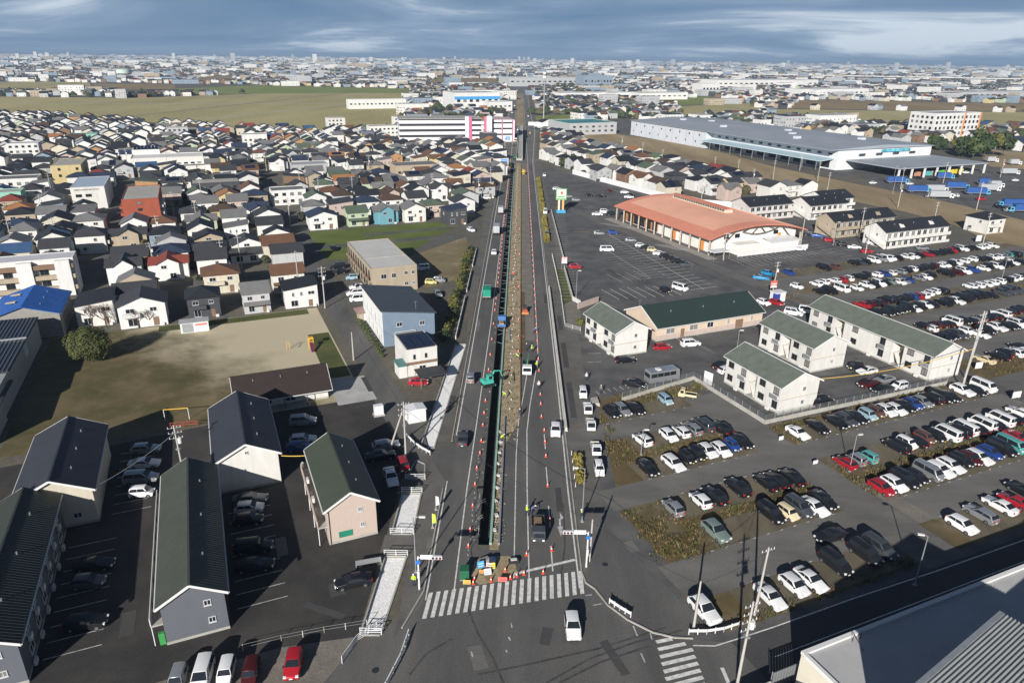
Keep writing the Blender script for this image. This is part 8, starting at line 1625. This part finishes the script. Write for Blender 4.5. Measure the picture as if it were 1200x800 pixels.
p = gp(575.5, 452); excavator('turquoise green mini excavator digging beside the trench', (p.x-.6, p.y, .05), .5, .95, ('turquoise', (0.06, 0.42, 0.33)), [(.8, .3, 1.3), (1.6, .3, 2.9), (2.9, .3, 2.7), (3.5, .3, 1.3)])
p = gp(604, 187); excavator('green excavator far up by the concrete ramp', (p.x, p.y, .05), 1.2, 1.1, ('green', (0.1, 0.4, 0.25)), [(.8, .3, 1.3), (1.8, .3, 3.2), (3.2, .3, 2.9), (3.8, .3, 1.2)])
p = gp(613.5, 204); excavator('yellow excavator beside the far soil strip', (p.x, p.y, .05), -1.4, 1.0, ('yellow', (0.6, 0.4, 0.06)), [(.8, .3, 1.3), (1.6, .3, 2.6), (2.7, .3, 2.2), (3.0, .3, 1.2)])
t = thing('skid_loader', 'red compact loader on the gravel lane', 'loader', gp(615, 366), -1.5); MB().prism([(-.9, .3), (.9, .3), (.9, .8), (.2, 1.0), (-.9, 1.1)], -.6, .6).build('body', M('loader_red', (0.45, 0.1, 0.05), 0.5, 0.1), t); MB().box(-.4, .35, -.5, .5, 1.0, 1.9).build('cab', m_dark, t); MB().box(.95, 1.5, -.85, .85, .05, .55).build('bucket', M('loader_orange', (0.5, 0.2, 0.08), 0.6, 0.1), t)
for y in (-.6, .6): MB().tube((.2, y, 1.0), (1.0, y, .4), .07, n=6).build('arm', m_dark, t)
wheels(t, (-.5, .5), .68, .3)
# ------------------------------------------------------------------ people
def person_mesh(pose):
    v = [(0, 0, .95), (0, 0, 1.2), (0, 0, 1.42), (0, 0, 1.5), (0, .02, 1.62), (0, .02, 1.72)]; e = [(0, 1), (1, 2), (2, 3), (3, 4), (4, 5)]; r = [(.15, .11), (.15, .11), (.17, .11), (.055, .055), (.085, .1), (.07, .08)]
    def chain(root, pts, rad):
        pv = root
        for p, q in zip(pts, rad): v.append(p); r.append((q, q)); e.append((pv, len(v)-1)); pv = len(v)-1
    b = .0
    if pose == 0: arms = [[(s*.21, 0, 1.4), (s*.27, -.02, 1.13), (s*.27, .1, .88), (s*.26, .14, .8)] for s in (-1, 1)]; legs = [[(s*.1, 0, .88), (s*.12, .02, .48), (s*.12, -.02, .08), (s*.13, .14, .04)] for s in (-1, 1)]
    elif pose == 1: arms = [[(s*.21, 0, 1.4), (s*.28, .12, 1.18), (s*.15, .38, 1.1), (s*.1, .46, 1.08)] for s in (-1, 1)]; legs = [[(s*.1, 0, .88), (s*.13, s*.14+.04, .48), (s*.13, s*.2-.04, .08), (s*.13, s*.2+.12, .04)] for s in (-1, 1)]
    else:
        arms = [[(s*.2, .3, 1.2), (s*.24, .5, 1.0), (s*.16, .62, .78), (s*.14, .66, .7)] for s in (-1, 1)]; legs = [[(s*.1, 0, .88), (s*.14, .1, .48), (s*.14, -.04, .08), (s*.14, .12, .04)] for s in (-1, 1)]
        for i, p in enumerate([(0, 0, .95), (0, .12, 1.14), (0, .3, 1.24), (0, .38, 1.28), (0, .5, 1.32), (0, .58, 1.36)]): v[i] = p
    for a in arms: chain(2, a, (.06, .05, .042, .04))
    for l in legs: chain(0, l, (.1, .07, .05, .045))
    me = bpy.data.meshes.new('person_base'); me.from_pydata(v, e, []); o = bpy.data.objects.new('person_base', me); COL.objects.link(o)
    sk = o.modifiers.new('skin', 'SKIN'); o.modifiers.new('sub', 'SUBSURF').levels = 1
    for i, q in enumerate(r): me.skin_vertices[0].data[i].radius = q
    me.skin_vertices[0].data[0].use_root = True
    dg = bpy.context.evaluated_depsgraph_get(); out = bpy.data.meshes.new_from_object(o.evaluated_get(dg)); out.name = 'body'; bpy.data.objects.remove(o)
    return out, Vector(v[5])
m_skin = M('skin', (0.45, 0.28, 0.2), 0.6, 0); m_navy = M('work_navy', (0.03, 0.04, 0.08), 0.8, 0.1); m_wshirt = M('white_shirt', (0.65, 0.66, 0.68), 0.8, 0.05); m_khaki = M('khaki', (0.2, 0.17, 0.12), 0.8, 0.1); m_bshirt = M('blue_work', (0.12, 0.14, 0.3), 0.8, 0.1)
PB = []
for pose in range(3):
    me, head = person_mesh(pose)
    PB.append((me, head))
def dress(me, topm, legm, pose):
    m2 = me.copy(); m2.materials.clear()
    for m_ in (legm, topm, m_skin): m2.materials.append(m_)
    hz_ = PB[pose][1].z
    for p in m2.polygons:
        c = p.center; head = (c-PB[pose][1]).length < .2 and c.z > hz_-.2; hand = abs(c.x) > .08 and ((pose == 0 and c.z < .86 and abs(c.x) > .21 and c.z > .7) or (pose == 1 and c.y > .4) or (pose == 2 and c.y > .6 and c.z < .8))
        p.material_index = 2 if head or hand else (0 if c.z < .97 else 1); p.use_smooth = True
    return m2
DR = {}
HEL = MB(); 
for k in range(4):
    z0, z1 = .13*math.sin(k*math.pi/8), .13*math.sin((k+1)*math.pi/8); r0, r1 = .125*math.cos(k*math.pi/8), max(.004, .125*math.cos((k+1)*math.pi/8)); HEL.tube((0, 0, z0), (0, 0, z1), r0, r1, 12, caps=False)
HEL.box(-.09, .09, .09, .17, -.01, .015); HELM = HEL.mesh('helmet', [m_white], smooth=50)
FACE = MB().box(-.045, -.02, .1, .112, -.005, .012).box(.02, .045, .1, .112, -.005, .012).box(-.012, .012, .095, .125, -.045, .0).box(-.028, .028, .096, .108, -.075, -.06)
VEST = {}
def person(label, u, v, pose, ang, top, leg, helmet=True, z=.03):
    key = (pose, top, leg)
    if key not in DR: DR[key] = dress(PB[pose][0], MATS[top], MATS[leg], pose)
    q = gp(u, v); t = thing('person', label, 'person', (q.x, q.y, z), ang); link('body', DR[key], t)
    hd = PB[pose][1]
    if helmet: link('helmet', HELM, t, hd+Vector((0, 0, -.02)))
    link('face', FACEM, t, hd+Vector((0, -.0, -.06))); return t
FACEM = FACE.mesh('face', [m_dark])
PEOPLE = [('worker in lime vest and white helmet beside the left signal post', 485, 686, 0, 3.0, 'hivis_yellow', 'work_navy'), ('worker in lime vest standing at the right corner lamp', 681, 609, 0, 1.5, 'hivis_yellow', 'work_navy'), ('worker in white walking right of the crane truck', 631, 456, 1, 3, 'white_shirt', 'work_navy'), ('worker in lime vest beside the crane truck door', 629, 432, 1, 2, 'hivis_yellow', 'khaki'), ('worker in lime vest on the soil left of the crane truck', 607.5, 422, 2, 1, 'hivis_yellow', 'khaki'), ('worker in navy behind the crane truck', 617, 411, 1, .5, 'work_navy', 'work_navy'), ('worker in lime vest behind the crane truck', 623, 413, 1, 4, 'hivis_yellow', 'work_navy'),
          ('worker in yellow bending over the soil below the excavator', 593, 467, 2, 1.6, 'hivis_yellow', 'khaki'), ('worker in dark clothes walking on the lane below the crane truck', 609, 489, 1, 3.1, 'work_navy', 'work_navy'), ('worker in blue crouching on the lane by the cones', 625, 391, 2, -1, 'blue_work', 'work_navy'), ('person in white standing at the apartment lot entrance', 687, 446, 0, 3, 'white_shirt', 'work_navy'), ('person in grey beside the concrete slab', 704, 461, 0, 2.8, 'khaki', 'work_navy'), ('worker in lime vest leaning over the grey beam', 587, 518, 2, -1.2, 'hivis_yellow', 'work_navy'),
          ('worker in lime vest left behind the grey work truck', 617, 604, 1, -1.2, 'hivis_yellow', 'work_navy'), ('worker in blue at the tail of the grey work truck', 622.5, 602, 2, -1.5, 'blue_work', 'work_navy'), ('worker in orange on the far soil strip', 601, 325, 1, 3, 'safety_orange', 'work_navy')]
for q in PEOPLE: person(*q)
# banners with lime stripes on the left sidewalk
for i, (u, v) in enumerate(((507, 618), (511, 597))):
    t = thing('safety_banner', 'lime and white safety banner, %s one on the left sidewalk' % ('nearer' if i == 0 else 'farther'), 'banner', gp(u, v), .2); MB().tube((0, 0, 0), (0, 0, 2.3), .03, n=6).build('pole', m_white, t); MB().hexa([(.03, -.01, .7), (.5, -.01, .8), (.5, .02, .8), (.03, .02, .7), (.03, -.01, 2.3), (.42, -.01, 2.1), (.42, .02, 2.1), (.03, .02, 2.3)]).build('cloth', m_hivis if i == 0 else m_white, t); MB().box(-.2, .2, -.2, .2, 0, .12).build('foot', m_conc, t)
# small boards, cabinets and signs around the car parks
def panel(label, u, v, w, h, z0, ang, mat=m_white, name='notice_board', posts=True):
    t = thing(name, label, 'sign', gp(u, v), ang); f = MB().box(-w/2, w/2, -.04, .04, z0, z0+h).build('face', mat, t); MB().box(-w/2-.03, w/2+.03, .04, .07, z0-.03, z0+h+.03).build('back_frame', m_galv, t)
    if posts:
        for x in (-w/2+.1, w/2-.1): MB().tube((x, .1, 0), (x, .1, z0+h*.8), .04, n=6).build('post', m_galv, t)
    return t
panel('plain white board at the car park fence corner', 829, 451, 2.0, 2.6, .2, -.9); panel('small white plate at the aisle corner', 915, 517, .9, .7, .3, .4); panel('small white plate on the verge corner', 955, 545, .9, .6, .3, .4); panel('white board at the far right verge', 1190, 468, 2.0, 1.3, .4, .3); panel('white board beside the tan saloon', 1146, 433, 1.8, 1.4, .3, .3); panel('white low board behind the flats at the far rows', 1146, 284, 2.4, 2.2, .4, .3)
for lab, u, v, w_, z0, c_ in (('red and white roadside sign at the hall end', 905, 346, 1.9, 2.2, (0.6, 0.08, 0.08)), ('pink and white supermarket entry sign on the roadside wall', 661, 316, 1.7, 2.0, (0.7, 0.2, 0.2))):
    t = panel(lab, u, v, w_, 1.9, z0, .2, M('board_'+lab.split()[0], c_, 0.5, 0.03), 'roadside_sign')
    for zz in (.45, 1.0): MB().box(-w_*.4, w_*.4, -.065, -.042, z0+zz, z0+zz+.28).build('lettering', m_white, t)
    MB().box(-w_/2, w_/2, -.06, -.041, z0+.02, z0+.34).build('white_band', m_white, t)
panel('white overhead board right of the far junction', 625, 152, 9, 3, 3.5, 0, m_white, 'junction_board'); panel('second white overhead board right of the far junction', 634, 152.5, 12, 3, 3, 0, m_white, 'junction_board')
t = thing('vending_hut', 'white and blue kiosk beside the red car at the hall end', 'kiosk', gp(910.5, 352), A24); MB().box(-1.6, 1.6, -1.2, 1.2, 0, 2.5).build('wall', m_white, t); MB().box(-1.65, -.3, -1.25, 0, .1, 2.3).build('blue_panel', M('kiosk_blue', (0.03, 0.06, 0.3), 0.5, 0.04), t); MB().box(-1.75, 1.75, -1.35, 1.35, 2.5, 2.62).build('roof', m_white, t)
t = thing('concrete_slab', 'leaning grey concrete slab behind the parked column', 'slab', gp(697, 472)); MB().hexa([(-.9, -1.6, 0), (.9, -1.4, 0), (.8, 1.6, 0), (-.7, 1.5, 0), (-.8, -1.4, .5), (.7, -1.2, .6), (.6, 1.4, .6), (-.6, 1.3, .5)]).build('slab', m_conc, t)
# loose goods under the warehouse side canopy
for i, (x, c) in enumerate(((0, 'yellow'), (-8, 'green'), (8, 'yellow'), (-16, 'teal'), (-24, 'orange'), (-12, 'pink'))):
    q = P(380+x+18, 425-142); t = thing('container_stack', '%s stack of crates, %s from left under the warehouse canopy' % (c, ordn(sorted([0, -8, 8, -16, -24, -12]).index(x)+1)), 'crates', (q.x, q.y, 0), A24, 'crate stacks'); m_ = M('crate_'+c, {'yellow': (0.65, 0.55, 0.05), 'green': (0.1, 0.5, 0.1), 'teal': (0.1, 0.4, 0.4), 'orange': (0.5, 0.25, 0.15), 'pink': (0.6, 0.35, 0.3)}[c], 0.6, 0.1)
    for j in range(3):
        for k in range(2): MB().box(-3+j*2.05, -1.05+j*2.05, -1, 1, k*1.25, k*1.25+1.2-.3*(j % 2)*k).build('crate', m_, t)
# ------------------------------------------------------------------ air
hzb = MB().box(-46000, 46000, -350, 61000, -3, 95).build('haze', [])
struct(hzb, 'stuff'); hm = bpy.data.materials.new('haze'); hm.use_nodes = True; ht_ = hm.node_tree; ht_.nodes.clear(); pv = N(ht_, 'ShaderNodeVolumePrincipled'); pv.inputs['Color'].default_value = (0.38, 0.54, 0.76, 1); pv.inputs['Density'].default_value = 1.1e-4; pv.inputs['Anisotropy'].default_value = 0.0
om = N(ht_, 'ShaderNodeOutputMaterial'); L(ht_, pv.outputs[0], om.inputs['Volume']); hzb.data.materials.append(hm)
